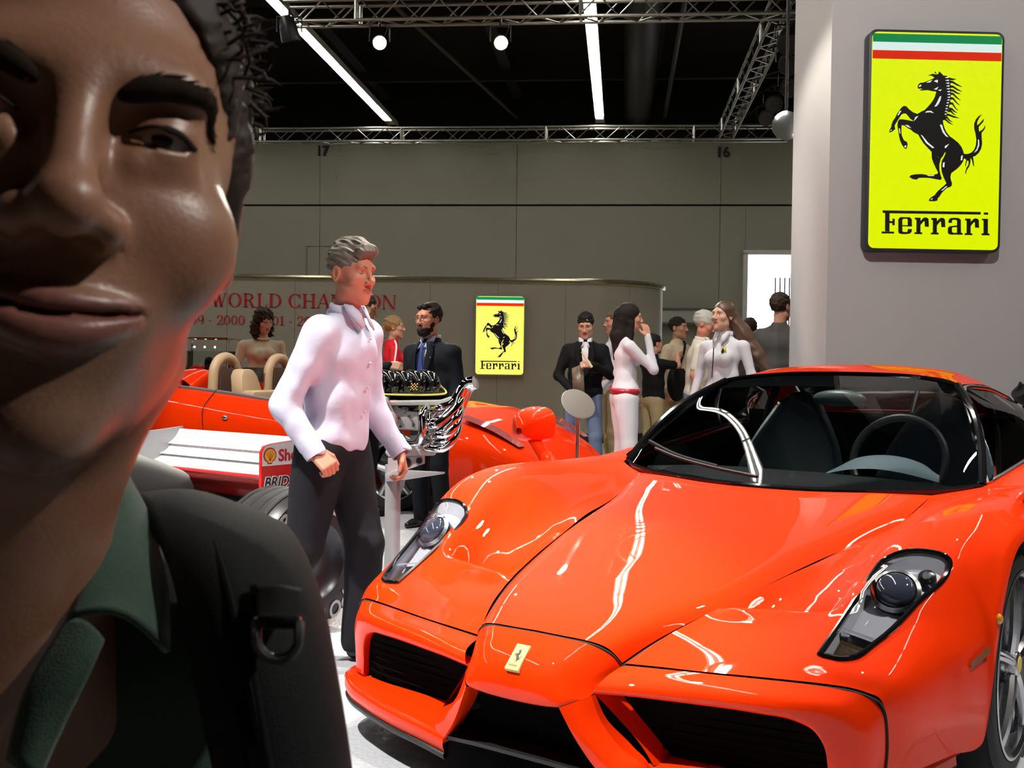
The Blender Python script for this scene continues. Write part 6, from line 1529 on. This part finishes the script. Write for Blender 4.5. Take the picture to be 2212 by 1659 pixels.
def bearded_extra(root, up, L, k, fr, A):
    suit_extra(STRP, TIE, NAVY, 1.05)(root, up, L, k, fr, A)
    g = MB()
    for s in (-1, 1):
        c = np.array([s * .032, -.106, .006]); ring = [((c + np.array([.022 * math.cos(a), 0.004 * abs(math.cos(a)), .015 * math.sin(a)])) * fr[2]) @ fr[0].T + fr[1] for a in np.linspace(0, 2 * math.pi, 17)[:-1]]; g.tube(ring, .0016, 5, closed=True)
        g.tube([((np.array(p)) * fr[2]) @ fr[0].T + fr[1] for p in ((s * .054, -.104, .010), (s * .074, -.05, .012), (s * .080, .01, .010))], .0016, 5)
    g.tube([((np.array(p)) * fr[2]) @ fr[0].T + fr[1] for p in ((-.010, -.108, .008), (0, -.112, .011), (.010, -.108, .008))], .0016, 5)
    g.build('glasses', M('glasses_wire', (.45, .36, .25), rough=.2, metal=1), root)
    p = [up((-.018 + .036 * (i % 2), -.147, 1.115 + .02 * (i // 2))) for i in range(6)]
    b = MB(); b.lathe([(0, 0), (.022, 0), (.024, .003), (.020, .006), (0, .006)], 16, axis='y'); b.v = [tuple(np.array(q) + up((0, -.152, 1.12))) for q in b.v]; b.build('tie_crest', M('crest_cream', (.55, .50, .38), rough=.5), root)
    MB().sphere(up((.095, -.128, 1.33)), .005, 8, 5).build('lapel_pin', SILVER, root)
person('bearded man in dark navy suit, blue tie and glasses behind the engine', 932, 8.05, 651, -34, SK4, NAVY, NAVY, HB, head=(-6, 2, 0), beard=HB, lean=(0, -.01), open_front=True, extra=bearded_extra, wide=1.22, hem=.78,
       collar=STRP, hres=.0055, hair_fn=lambda hs, fr: (hs.ell((0, .026, .044), (.084, .100, .092), .01), hs.cone((-.03, -.06, .095), (.03, -.055, .10), .022, .022, .02), hs.ell((0, -.095, -.030), (.082, .070, .10), .010, 's'), hs.ell((0, .03, -.11), (.10, .08, .060), .015, 's')), hair_noise=(.006, 110))
person('dark-haired man in dark jacket pointing, half hidden behind the man in the pale shirt', 786, 8.55, 627, 72, SK3, NAVY, NAVY, HDB, head=(6, 18, 0), arms={'R': ((-.24, .02, 1.12), (-.20, -.30, 1.185), {'curl': .55, 'd': (.1, -1, -.05), 'n': (.6, 0, -.6), 's': (.4, 0, .8)}), 'L': ((.24, .0, 1.12), (.20, -.28, 1.10))}, collar=WSH)
def pony(hs, fr):
    hs.ell((0, .020, .040), (.082, .104, .092), .01); hs.ell((0, -.085, -.040), (.080, .072, .10), .012, 's'); hs.cone((0, .10, .02), (0, .135, -.04), .030, .034, .02); hs.cone((0, .135, -.04), (0, .14, -.13), .034, .022, .02); hs.cone((0, .14, -.13), (.01, .125, -.20), .024, .012, .02)
def stripe_extra(root, up, L, k, fr, A):
    b = MB()
    for s in 'LR':
        sg = 1 if s == 'L' else -1; sh = np.array((sg * .19, .012, 1.47)); e_ = np.array(A[s][0]); w_ = np.array(A[s][1])
        pts = [up((sg * .10, .0, 1.478)), up((sg * .215, .0, 1.43)), up(e_ + np.array([sg * .052, 0, .02])), up(w_ + np.array([sg * .036, 0, .02]))]
        b = MB(); b.tube(spline(pts, 5), .010, 6); b.build('sleeve_stripe', WSH, root)
person('blonde woman with ponytail in red jacket with white sleeve stripe', 849, 11.7, 679, 105, SK2, REDC, NAVY, HBL, fem=True, head=(-8, 0, 0), hair_fn=pony, extra=stripe_extra, hair_noise=(.004, 90))
def curly(hs, fr):
    hs.ell((0, .03, .045), (.108, .112, .105), .01)
    for s in (-1, 1): hs.ell((s * .085, .02, -.06), (.048, .06, .09), .03); hs.ell((s * .085, .01, -.14), (.040, .045, .05), .03)
    hs.ell((0, .07, -.08), (.09, .055, .10), .03); hs.ell((0, -.095, -.045), (.062, .075, .095), .010, 's')
def neck_extra(root, up, L, k, fr, A):
    MB().tube([up((.080 * math.cos(a), .010 + .085 * math.sin(a), 1.455 + .022 * math.sin(a))) for a in np.linspace(0, 2 * math.pi, 25)[:-1]], .010, 8, closed=True).build('neckline', BEI, root)
    for s in 'LR':
        w_, e_ = up(A[s][1]), up(A[s][0]); dv = (w_ - e_) / np.linalg.norm(w_ - e_); MB().tube([w_ - dv * .03, w_ + dv * .01], [.036, .036], 14, cap=False).build('cuff', BEI, root)
person('curly-haired woman in beige top bending over the red roadster', 563, 12.1, 667, 28, SK2, BEI, BEI, HDB, fem=True, head=(16, 20, -4), hair_fn=curly, hair_noise=(.016, 85), lean=(0, -.07), wide=1.25, bust=.03, folds=2.0, extra=neck_extra, arms={'R': ((-.27, .0, 1.12), (-.20, -.12, .92)), 'L': ((.27, -.02, 1.12), (.20, -.16, .94))})

# ---- right-hand group
def blazer_extra(root, up, L, k, fr, A):
    suit_extra(WSH, None, BLKC)(root, up, L, k, fr, A)
    w_ = up(A['L'][1]); b = MB(); b.tube([w_ + np.array([-.10, -.06, .13]), w_ + np.array([.0, -.07, -.02])], [.012, .012], 10); loose(b.build('rolled_paper', M('paper_cream', (.65, .52, .30), rough=.7)), root, 'rolled cream paper held up by the young man in the black blazer', 'paper')
    w2 = up(A['R'][1]); P = [w2 + np.array(q) for q in ((.02, -.09, -.10), (.13, -.10, -.06), (.11, -.07, .26), (.0, -.06, .21))]
    b = MB(); b.add(P, [(0, 1, 2, 3)]); o_ = loose(b.build('magazine', M('magazine_dark_print', (.14, .10, .07), rough=.35, noise=.8, nscale=14)), root, 'dark printed magazine in the hand of the young man in the black blazer', 'magazine'); md = o_.modifiers.new('t', 'SOLIDIFY'); md.thickness = .008
person('young man in black blazer and jeans looking down at a magazine', 1264, 11.0, 672, -4, SK2, BLKC, JEAN, HB, head=(-6, 22, 0), arms={'L': ((.26, -.02, 1.13), (.07, -.26, 1.22), {'curl': .9, 'd': (-.9, -.3, .1), 'n': (0, .7, -.5), 's': (0, -.2, 1)}), 'R': ((-.27, .0, 1.11), (-.13, -.17, .97), {'curl': .8, 'd': (.3, -.5, -.7), 'n': (.6, .6, 0), 's': (.5, -.5, .2)})},
       open_front=True, extra=blazer_extra, hem=.70, wide=1.06, collar=WSH, legs={'L': ((.115, -.02, .50), (.13, .02, .085)), 'R': ((-.15, -.02, .50), (-.20, .02, .085))})
person('brown-haired man in white T-shirt and khaki trousers reaching his arm out', 1326, 11.6, 667, -82, SK1, WSH, KHA, HBR, head=(4, 4, 0), sleeve='short', arms={'L': ((.24, -.06, 1.10), (.20, -.33, 1.00), {'curl': .5, 'd': (0, -1, -.05)})})
def long_dark(hs, fr):
    hs.ell((0, .022, .040), (.086, .108, .096), .01); hs.cone((0, .06, .0), (0, .085, -.16), .085, .075, .04); hs.cone((0, .085, -.16), (.0, .075, -.34), .075, .055, .04); hs.cone((-.05, .0, -.05), (-.06, .0, -.30), .035, .028, .03); hs.cone((.05, .0, -.05), (.06, .0, -.30), .03, .024, .03)
    hs.ell((0, -.095, -.045), (.075, .078, .105), .012, 's')
REDB = M('belt_red', (.38, .012, .03), rough=.3, coat=.4)
def belt_extra(root, up, L, k, fr, A):
    G = [[L((.174 * math.cos(a), .005 + .131 * math.sin(a), z + .012 * math.cos(a))) for a in np.linspace(0, 2 * math.pi, 33)] for z in (.955, 1.01)]
    b = MB(); b.grid(G); o_ = b.build('belt', REDB, root); md = o_.modifiers.new('t', 'SOLIDIFY'); md.thickness = .004; md.offset = 1
WTR = cloth('white_trousers', (.60, .58, .63))
person('woman in white with long dark hair and red belt, hand raised to her cheek', 1352, 9.8, 652, 98, SK1, WTR, WTR, HB, fem=True, head=(-4, 2, 0), hair_fn=long_dark, hair_noise=(.0025, 60), hem=.93, extra=belt_extra, trouser_r=1.12,
       arms={'R': ((-.20, -.20, 1.17), (-.135, -.16, 1.46), {'curl': .35, 'd': (.35, .15, 1), 'n': (.9, .3, 0), 's': (0, .9, 0)}), 'L': ((.21, .02, 1.13), (.20, -.10, .93))}, bust=.015)
person('person in black top with raised bare arms turned away beside the woman in white', 1412, 12.4, 719, 120, SK1, BLKC, KHA, HB, sleeve='short', arms={'R': ((-.24, -.20, 1.36), (-.10, -.30, 1.50), {'curl': .3, 'd': (.3, -1, .1)}), 'L': ((.26, -.16, 1.12), (.22, -.12, 1.05))})
def bag_extra(root, up, L, k, fr, A):
    b = Sdf(); b.ell(up((-.18, -.15, 1.00)), (.14, .09, .22)); b.plane(up((0, 0, 1.16)), (0, 0, 1)); bag_ = loose(empty('shoulder_bag'), root, 'black shoulder bag on the hip of the man in the beige shirt', 'bag'); grow('bag_body', b, .014, BLKC, bag_)
    MB().tube(spline([up((-.18, -.16, 1.15)), up((-.06, -.14, 1.33)), up((.10, .0, 1.47)), up((.10, .12, 1.35)), up((-.16, .08, 1.10))], 5), .014, 6).build('bag_strap', BLKC, bag_)
person('man in beige shirt with black bag on his hip near the rear wall', 1463, 12.9, 682, 42, SK3, cloth('sand_shirt', (.46, .36, .25)), KHA, HB, head=(14, 0, 0), extra=bag_extra)
person('grey-haired man in cream short-sleeved shirt and jeans leaning forward', 1506, 10.5, 668, 78, SK4, cloth('cream_shirt', (.62, .58, .48)), JEAN, HGR, head=(0, 24, 0), sleeve='short', lean=(0, -.05), wide=1.12, hair_noise=(.006, 90), collar=cloth('cream_shirt'))
def flowing(hs, fr):
    hs.ell((0, .022, .040), (.084, .106, .094), .01); hs.ell((0, -.085, -.045), (.078, .074, .110), .012, 's')
    hs.cone((.03, .085, .0), (.10, .15, -.13), .062, .070, .03); hs.cone((.10, .15, -.13), (.20, .22, -.30), .070, .062, .03); hs.cone((.20, .22, -.30), (.30, .27, -.44), .060, .030, .03)
def badge_extra(root, up, L, k, fr, A):
    b = MB(); P = [up((.045, -.137, 1.30)), up((.088, -.130, 1.31)), up((.085, -.128, 1.365)), up((.042, -.135, 1.355))]; b.add(P, [(0, 1, 2, 3)]); o_ = b.build('chest_badge', M('badge_yellow', (.55, .45, .04), rough=.4), root); md = o_.modifiers.new('t', 'SOLIDIFY'); md.thickness = .008
    b = MB(); b.tube([up((.058, -.146, 1.315)), up((.070, -.146, 1.335)), up((.066, -.146, 1.352))], [.008, .010, .005], 6); b.build('badge_emblem', BLKC, root)
    MB().tube([up((-.02, -.142, 1.36)), up((-.03, -.146, 1.10))], .004, 5).build('neck_cord', BLKC, root)
person('long-haired woman in white shirt with yellow chest badge looking left', 1563, 9.4, 647, -38, SK2, WSH, WTR, HAU, fem=True, head=(-12, -4, 0), hair_fn=flowing, hair_noise=(.003, 60), collar=WSH, extra=badge_extra, bust=.01, wide=1.05, hres=.0055)
person('man in dark suit seen from behind against the bright doorway', 1684, 10.6, 628, 142, SK1, GREYS, GREYS, HDB, head=(-10, 0, 0), wide=1.12, hem=.75)
person('dark figure mostly hidden beyond the long-haired woman', 1618, 13.4, 684, 180, SK3, GREYS, GREYS, HDB)

# ---- red racing overalls in the glass case
ov = empty('racing_overalls', (cxy[0], cxy[1], .20), 0, 'red racing overalls with black collar on a stand inside the glass case', 'overalls')
S_ = Sdf(); S_.ell((0, 0, .74), (.19, .11, .20)); S_.ell((0, 0, .45), (.16, .10, .25), .05); S_.cone((-.16, 0, .86), (.16, 0, .86), .06, .06, .05); S_.cone((-.20, 0, .84), (-.24, -.02, .45), .06, .05, .03); S_.cone((.20, 0, .84), (.24, -.02, .45), .06, .05, .03)
S_.cone((-.09, 0, .35), (-.10, 0, .02), .09, .07, .04); S_.cone((.09, 0, .35), (.10, 0, .02), .09, .07, .04); S_.wob(.004, 25, 3); grow('suit', S_, .012, REDC, ov)
S_ = Sdf(); S_.cone((0, 0, .88), (0, -.01, .98), .06, .05); S_.ell((0, -.07, .78), (.055, .06, .16), .02); grow('collar_panel', S_, .012, BLKC, ov)
MB().cyl((0, 0, 0), (0, 0, .5), .02).build('suit_stand', SILVER, ov)

# ================================================================== the man holding the camera, cropped at the left edge
HC0 = np.array([-.2010, .4898, 1.2935]); HF = rotm(math.radians(25.0), math.radians(-2.5), math.radians(6.5))
ax_, ay_ = -.33, .66
me_ = empty('person', (ax_, ay_, 0.006), 0, 'man in dark green polo shirt with backpack strap, face cropped close at the left edge', 'person')
OFF = np.array([ax_, ay_, .006]); hc = HC0 - OFF; fr = (HF, hc, 1.0)
BROWM = M('eyebrow_hair_dark', (.020, .013, .009), rough=.95, spec=.1); HDS = M('hair_close_dark', (.026, .016, .011), rough=.62, spec=.3)
SKS = M('skin_close', (.27, .130, .078), rough=.40, spec=.5, noise=.10, nscale=45, bump=.05, bscale=420)
B = Sdf(); head_sdf(B, fr, False, fine=True)
nb = np.array([-.314, .60, 1.07]) - OFF
B.cone(nb + np.array([.006, -.012, -.02]), hc + HF @ np.array([-.006, .018, -.075]), .082, .050, .025); B.cone(nb + np.array([0, -.02, -.05]), nb + np.array([0.0, -.02, -.16]), .06, .05, .04)
for s in (-1, 1): B.cone(hc + HF @ np.array([s * .045, .02, -.07]), nb + np.array([s * .015, -.055, -.02]), .016, .013, .03)   # neck muscles
B.cone(nb + np.array([0, .02, -.02]), nb + np.array([.13, .03, -.05]), .045, .04, .05); B.cone(nb + np.array([0, .02, -.02]), nb + np.array([-.13, .03, -.05]), .045, .04, .05)
V, F = surfnet(B, .0026)
q = (V - hc) @ HF; t_ = np.clip(np.abs(q[:, 0]) / .0335, 0, 1); zl = -.0630 + .0062 * t_ ** 1.7
up_e = (zl + .0085 * (1 - t_ ** 2) + .0004) - q[:, 2]; lo_e = q[:, 2] - (zl - .0130 * (1 - t_ ** 2) - .0004)
lip_w = np.clip(np.minimum(up_e, lo_e) / .0022 + .5, 0, 1) * (q[:, 1] < -.062) * (np.abs(q[:, 0]) < .034)
# beard growth: jaw, chin and upper lip
jaw = np.clip((-.046 - q[:, 2]) / .020, 0, 1) * np.clip((.022 - q[:, 1]) / .03, 0, 1) * np.clip((q[:, 2] + .135) / .012, 0, 1) * np.clip(1 - (q[:, 2] + .05) / .02, 0, 1)
mesh_ = mesh_vf('body', V, F); 
for nm, arr in (('lip_zone', lip_w), ('beard_zone', jaw * (1 - lip_w))):
    at_ = mesh_.attributes.new(nm, 'FLOAT', 'POINT'); at_.data.foreach_set('value', arr.astype(np.float32))
def add_zone(m, attr, col, amt, speck=0):
    nt = m.node_tree; b = nt.nodes['Principled BSDF']; src = b.inputs['Base Color'].links[0].from_socket
    a = nt.nodes.new('ShaderNodeAttribute'); a.attribute_name = attr; mul = nt.nodes.new('ShaderNodeMath'); mul.operation = 'MULTIPLY'; mul.inputs[1].default_value = amt
    nt.links.new(a.outputs['Fac'], mul.inputs[0]); fac = mul.outputs[0]
    if speck:
        n = nt.nodes.new('ShaderNodeTexNoise'); n.inputs['Scale'].default_value = speck; tc = nt.nodes.new('ShaderNodeTexCoord'); nt.links.new(tc.outputs['Object'], n.inputs['Vector'])
        m3 = nt.nodes.new('ShaderNodeMath'); m3.operation = 'MULTIPLY'; m3.use_clamp = True; m4 = nt.nodes.new('ShaderNodeMath'); m4.operation = 'MULTIPLY'; m4.inputs[1].default_value = 1.7
        nt.links.new(n.outputs['Fac'], m4.inputs[0]); nt.links.new(fac, m3.inputs[0]); nt.links.new(m4.outputs[0], m3.inputs[1]); fac = m3.outputs[0]
    mx = nt.nodes.new('ShaderNodeMix'); mx.data_type = 'RGBA'; mx.inputs[7].default_value = (*col, 1); nt.links.new(fac, mx.inputs[0]); nt.links.new(src, mx.inputs[6]); nt.links.new(mx.outputs[2], b.inputs['Base Color'])
add_zone(SKS, 'beard_zone', (.085, .060, .045), .55, 900); add_zone(SKS, 'lip_zone', (.185, .068, .056), .9)
mesh_.materials.append(SKS); link('body', mesh_, None, me_)
for s in (-1, 1):
    c_ = HF @ np.array([s * .0315, -.0775, .0105]) + hc; MB().sphere(c_, .0120, 24, 16).build('eye', EYEW, me_)
    c_ = HF @ np.array([s * .0315 + .0, -.0842, .0098]) + hc; MB().sphere(c_, .0061, 20, 12).build('iris', IRIS, me_)
    pts = [(s * .016, -.0915, .0225), (s * .028, -.0920, .0275), (s * .046, -.0825, .0290), (s * .062, -.062, .0200)]
    pts = np.array([HF @ p + hc for p in spline(pts, 4)])
    for _ in range(6):                                     # lay the brow on the forehead
        d_ = B(pts); g_ = np.stack([B(pts + np.eye(3)[a] * .002) - d_ for a in range(3)], 1) / .002; pts = pts - d_[:, None] * g_ / np.maximum((g_ ** 2).sum(1), .3)[:, None]
    e_ = Sdf(); rad = np.interp(np.linspace(0, 1, len(pts)), (0, .25, .6, 1), (.0030, .0042, .0036, .0014))
    for a, b_, r0, r1 in zip(pts[:-1], pts[1:], rad[:-1], rad[1:]): e_.cone(a, b_, r0, r1, .003)
    grow('eyebrow', e_, .0018, BROWM, me_)
    bh = MB()
    for _ in range(260):
        t_ = RNG.rand() * (len(pts) - 1.01); i_ = int(t_); p_ = pts[i_] + (pts[i_ + 1] - pts[i_]) * (t_ - i_); dr = (pts[i_ + 1] - pts[i_]); dr /= np.linalg.norm(dr)
        o_ = HF @ np.array([0, -.0022, RNG.uniform(-.0042, .0042)]); q_ = p_ + o_; bh.tube([q_, q_ + dr * .005 + HF @ np.array([0, -.0006, .0014])], [.0004, .0001], 3, cap=False)
    bh = bh.build('eyebrow_hairs', BROWM, me_); bh['kind'] = 'stuff'
    ls = [HF @ np.array(p) + hc for p in ((s * .0195, -.0870, .0100), (s * .027, -.0925, .0125), (s * .036, -.0915, .0125), (s * .0445, -.0835, .0090))]; MB().tube(spline(ls, 5), np.array([.0008] * 8 + [.0014] * 8), 6).build('eyelashes', HB, me_)
hs = Sdf(); hs.frame = fr
hs.ell((0, .020, .046), (.080, .102, .092), .01); hs.ell((0, -.094, -.020), (.090, .078, .105), .010, 's'); hs.ell((0, .04, -.10), (.10, .09, .080), .015, 's')
hs.cone((.070, -.012, .03), (.070, -.004, -.020), .011, .005, .01); hs.cone((-.070, -.012, .03), (-.070, -.004, -.020), .011, .005, .01)
hs.frame = None; hs.wob(.0022, 170, 7); hs.wob(.0012, 420, 8)
grow('hair', hs, .0032, HDS, me_)
rr_ = np.random.RandomState(5); tuft = MB()
for _ in range(900):
    a = rr_.uniform(-1.0, 1.6); el = rr_.uniform(.0, 1.4); n_ = np.array([math.cos(el) * math.sin(a), -math.cos(el) * math.cos(a) * .8 + .35, math.sin(el)]); n_ /= np.linalg.norm(n_)
    p0 = np.array([0, .020, .046]) + n_ * np.array([.083, .104, .094]) * .97
    if p0[1] < -.052 and p0[2] < .105: continue
    dv = n_ * .7 + rr_.randn(3) * .5 + np.array([.2, -.1, .0]); dv /= np.linalg.norm(dv); L_ = rr_.uniform(.010, .024)
    tuft.tube([HF @ p + hc for p in (p0, p0 + dv * L_ * .5, p0 + dv * L_ + n_ * -.006)], [.0011, .0009, .0002], 4, cap=False)
tf = tuft.build('hair_tufts', HDS, me_); tf['kind'] = 'stuff'
# green polo shirt
GRN = M('polo_green', (.020, .052, .034), rough=.85, sheen=.3, noise=.25, nscale=300, bump=.2, bscale=900)
T = Sdf(); T.ell(np.array([-.335, .665, .90]) - OFF, (.185, .118, .25)); T.ell(np.array([-.335, .665, .60]) - OFF, (.17, .115, .30), .06)
T.cone(np.array([-.36, .665, 1.09]) - OFF, np.array([-.190, .655, 1.058]) - OFF, .060, .058, .05); T.cone(np.array([-.36, .665, 1.09]) - OFF, np.array([-.50, .66, 1.07]) - OFF, .06, .06, .05)
T.cone(np.array([-.180, .652, 1.03]) - OFF, np.array([-.170, .64, .76]) - OFF, .060, .056, .04); T.cone(np.array([-.50, .66, 1.05]) - OFF, np.array([-.53, .60, .80]) - OFF, .062, .052, .04)
T.cone(nb + np.array([0, .01, -.02]), nb + np.array([0, .012, .005]), .078, .074, .03)
T.cone(nb + np.array([-.01, -.10, .03]), nb + np.array([-.02, -.11, -.15]), .050, .004, .008, 's')
T.plane(nb + np.array([0, 0, .020]), (0, .35, 1)); T.wob(.0035, 30, 2); grow('polo_shirt', T, .0055, GRN, me_)
# body below the shirt: legs and shoes, and the arm that holds the camera
Q = Sdf(); Q.ell((0, .0, .88), (.165, .12, .14))
for s in (-1, 1): Q.cone((s * .09, 0, .85), (s * .10, -.01, .47), .095, .072, .03); Q.cone((s * .10, -.01, .47), (s * .11, .03, .06), .072, .06, .02)
Q.plane((0, 0, .04), (0, 0, -1)); Q.plane((0, 0, .98), (0, 0, 1)); grow('trousers', Q, .014, BLKC, me_)
for s in (-1, 1):
    f = Sdf(); f.cone((s * .11, .05, .04), (s * .115, -.08, .03), .036, .034); f.cone((s * .115, -.08, .03), (s * .12, -.15, .024), .036, .026); f.plane((0, 0, .0), (0, 0, -1)); grow('shoe', f, .010, M('shoe_black'), me_)
Ar = Sdf(); Ar.cone(np.array([-.53, .60, .80]) - OFF, np.array([-.46, .36, .86]) - OFF, .044, .036); Ar.cone(np.array([-.46, .36, .86]) - OFF, np.array([-.30, .10, 1.0]) - OFF, .036, .027)
hand(Ar, np.array([-.30, .10, 1.0]) - OFF, (.6, -.6, .5), (.5, .2, .2), (0, .3, 1), .6); Ar.cone(np.array([-.168, .64, .78]) - OFF, np.array([-.16, .62, .58]) - OFF, .042, .034); Ar.cone(np.array([-.16, .62, .58]) - OFF, np.array([-.17, .58, .38]) - OFF, .034, .026); hand(Ar, np.array([-.17, .58, .38]) - OFF, (0, -.1, -1), (-1, 0, 0), (0, -1, 0), .4)
grow('arms', Ar, .006, SKS, me_)
# collar, traced as cloth with its own depth
def sheet(name, rows, mat, th, parent, k=5):
    G = nspline(np.array([[W(*p) - OFF for p in r] for r in rows]), k); G = np.swapaxes(nspline(np.swapaxes(G, 0, 1), k), 0, 1)
    b = MB(); b.grid(G); o_ = b.build(name, mat, parent); md = o_.modifiers.new('thickness', 'SOLIDIFY'); md.thickness = th; md.offset = 0
    return o_
sheet('collar', [[(243, 985, .600), (255, 990, .615), (270, 1030, .635)], [(232, 1080, .575), (272, 1090, .585), (318, 1120, .600)], [(205, 1180, .552), (272, 1200, .556), (345, 1215, .575)], [(178, 1270, .536), (262, 1290, .538), (362, 1310, .553)], [(150, 1335, .528), (245, 1322, .528), (362, 1410, .540)]], GRN, .004, me_)
sheet('collar', [[(150, 1335, .530), (190, 1345, .527), (222, 1385, .528)], [(110, 1400, .524), (160, 1410, .520), (205, 1430, .522)], [(55, 1500, .518), (100, 1520, .514), (140, 1560, .518)], [(20, 1640, .514), (50, 1665, .510), (80, 1690, .514)]], GRN, .004, me_)
# backpack: strap over the shoulder, webbing, ring, bag behind
NYL = M('backpack_nylon', (.0045, .005, .006), rough=.75, spec=.25, noise=.3, nscale=200, bump=.3, bscale=1400); NYL2 = M('strap_mesh_black', (.002, .002, .0025), rough=.8, spec=.2)
bp = empty('backpack', (-.33, .83, .62), 0, 'black backpack with padded shoulder strap and ring worn by the man in front', 'backpack')
OFF = np.array([-.33, .83, .62])
bgs = Sdf(); bgs.ell((0, .02, .22), (.15, .10, .27)); bgs.cone((-.11, 0, .05), (.11, 0, .05), .07, .07, .05); bgs.plane((0, 0, .45), (0, 0, 1)); grow('bag', bgs, .014, NYL, bp)
strap_rows = [[(282, 1105, .740), (390, 1075, .735), (500, 1105, .735), (590, 1150, .740)], [(300, 1088, .66), (400, 1080, .652), (515, 1110, .655), (606, 1150, .675)], [(345, 1140, .590), (430, 1130, .580), (560, 1165, .585), (648, 1225, .618)], [(392, 1240, .555), (470, 1235, .545), (590, 1260, .555), (680, 1325, .592)], [(425, 1390, .540), (505, 1380, .530), (620, 1390, .540), (700, 1430, .575)], [(455, 1530, .532), (535, 1525, .522), (645, 1530, .532), (722, 1560, .566)], [(490, 1700, .528), (565, 1700, .518), (665, 1700, .528), (742, 1700, .560)]]
sheet('shoulder_strap', strap_rows, NYL, .012, bp)
for ci in (0, 3):
    P = spline([W(*r[ci]) - OFF for r in strap_rows], 5); MB().tube(P, .0052, 8).build('strap_piping', NYL2, bp)
P = spline([W(r[1][0] + 12, r[1][1], r[1][2] - .006) - OFF for r in strap_rows[1:]], 5); MB().tube(P, .0018, 6).build('strap_seam', NYL2, bp)
sheet('webbing', [[(560, 1270, .535), (600, 1272, .530), (645, 1280, .540)], [(562, 1320, .522), (602, 1322, .518), (645, 1326, .522)], [(562, 1345, .514), (602, 1346, .511), (642, 1346, .514)]], NYL2, .006, bp)
sheet('webbing', [[(470, 1360, .532), (545, 1350, .529)], [(500, 1480, .522), (560, 1470, .520)], [(540, 1700, .512), (600, 1700, .512)]], NYL2, .005, bp)
ring = [W(600 + 46 * math.cos(a), 1378 + 46 * math.sin(a), .512) - OFF for a in np.linspace(-.1, math.pi + .1, 15)]; ring = [W(554, 1345, .516) - OFF] + ring[::-1] + [W(646, 1345, .516) - OFF]
MB().tube(spline(ring, 3), .0026, 8).build('strap_ring', M('ring_black', (.05, .053, .056), rough=.3), bp)
MB().tube([W(550, 1345, .516) - OFF, W(650, 1345, .517) - OFF], .003, 8).build('ring_bar', M('ring_black'), bp)
sheet('buckle', [[(548, 1268, .535), (560, 1262, .534)], [(545, 1310, .531), (575, 1318, .530)], [(556, 1350, .531), (575, 1352, .530)]], NYL2, .006, bp)
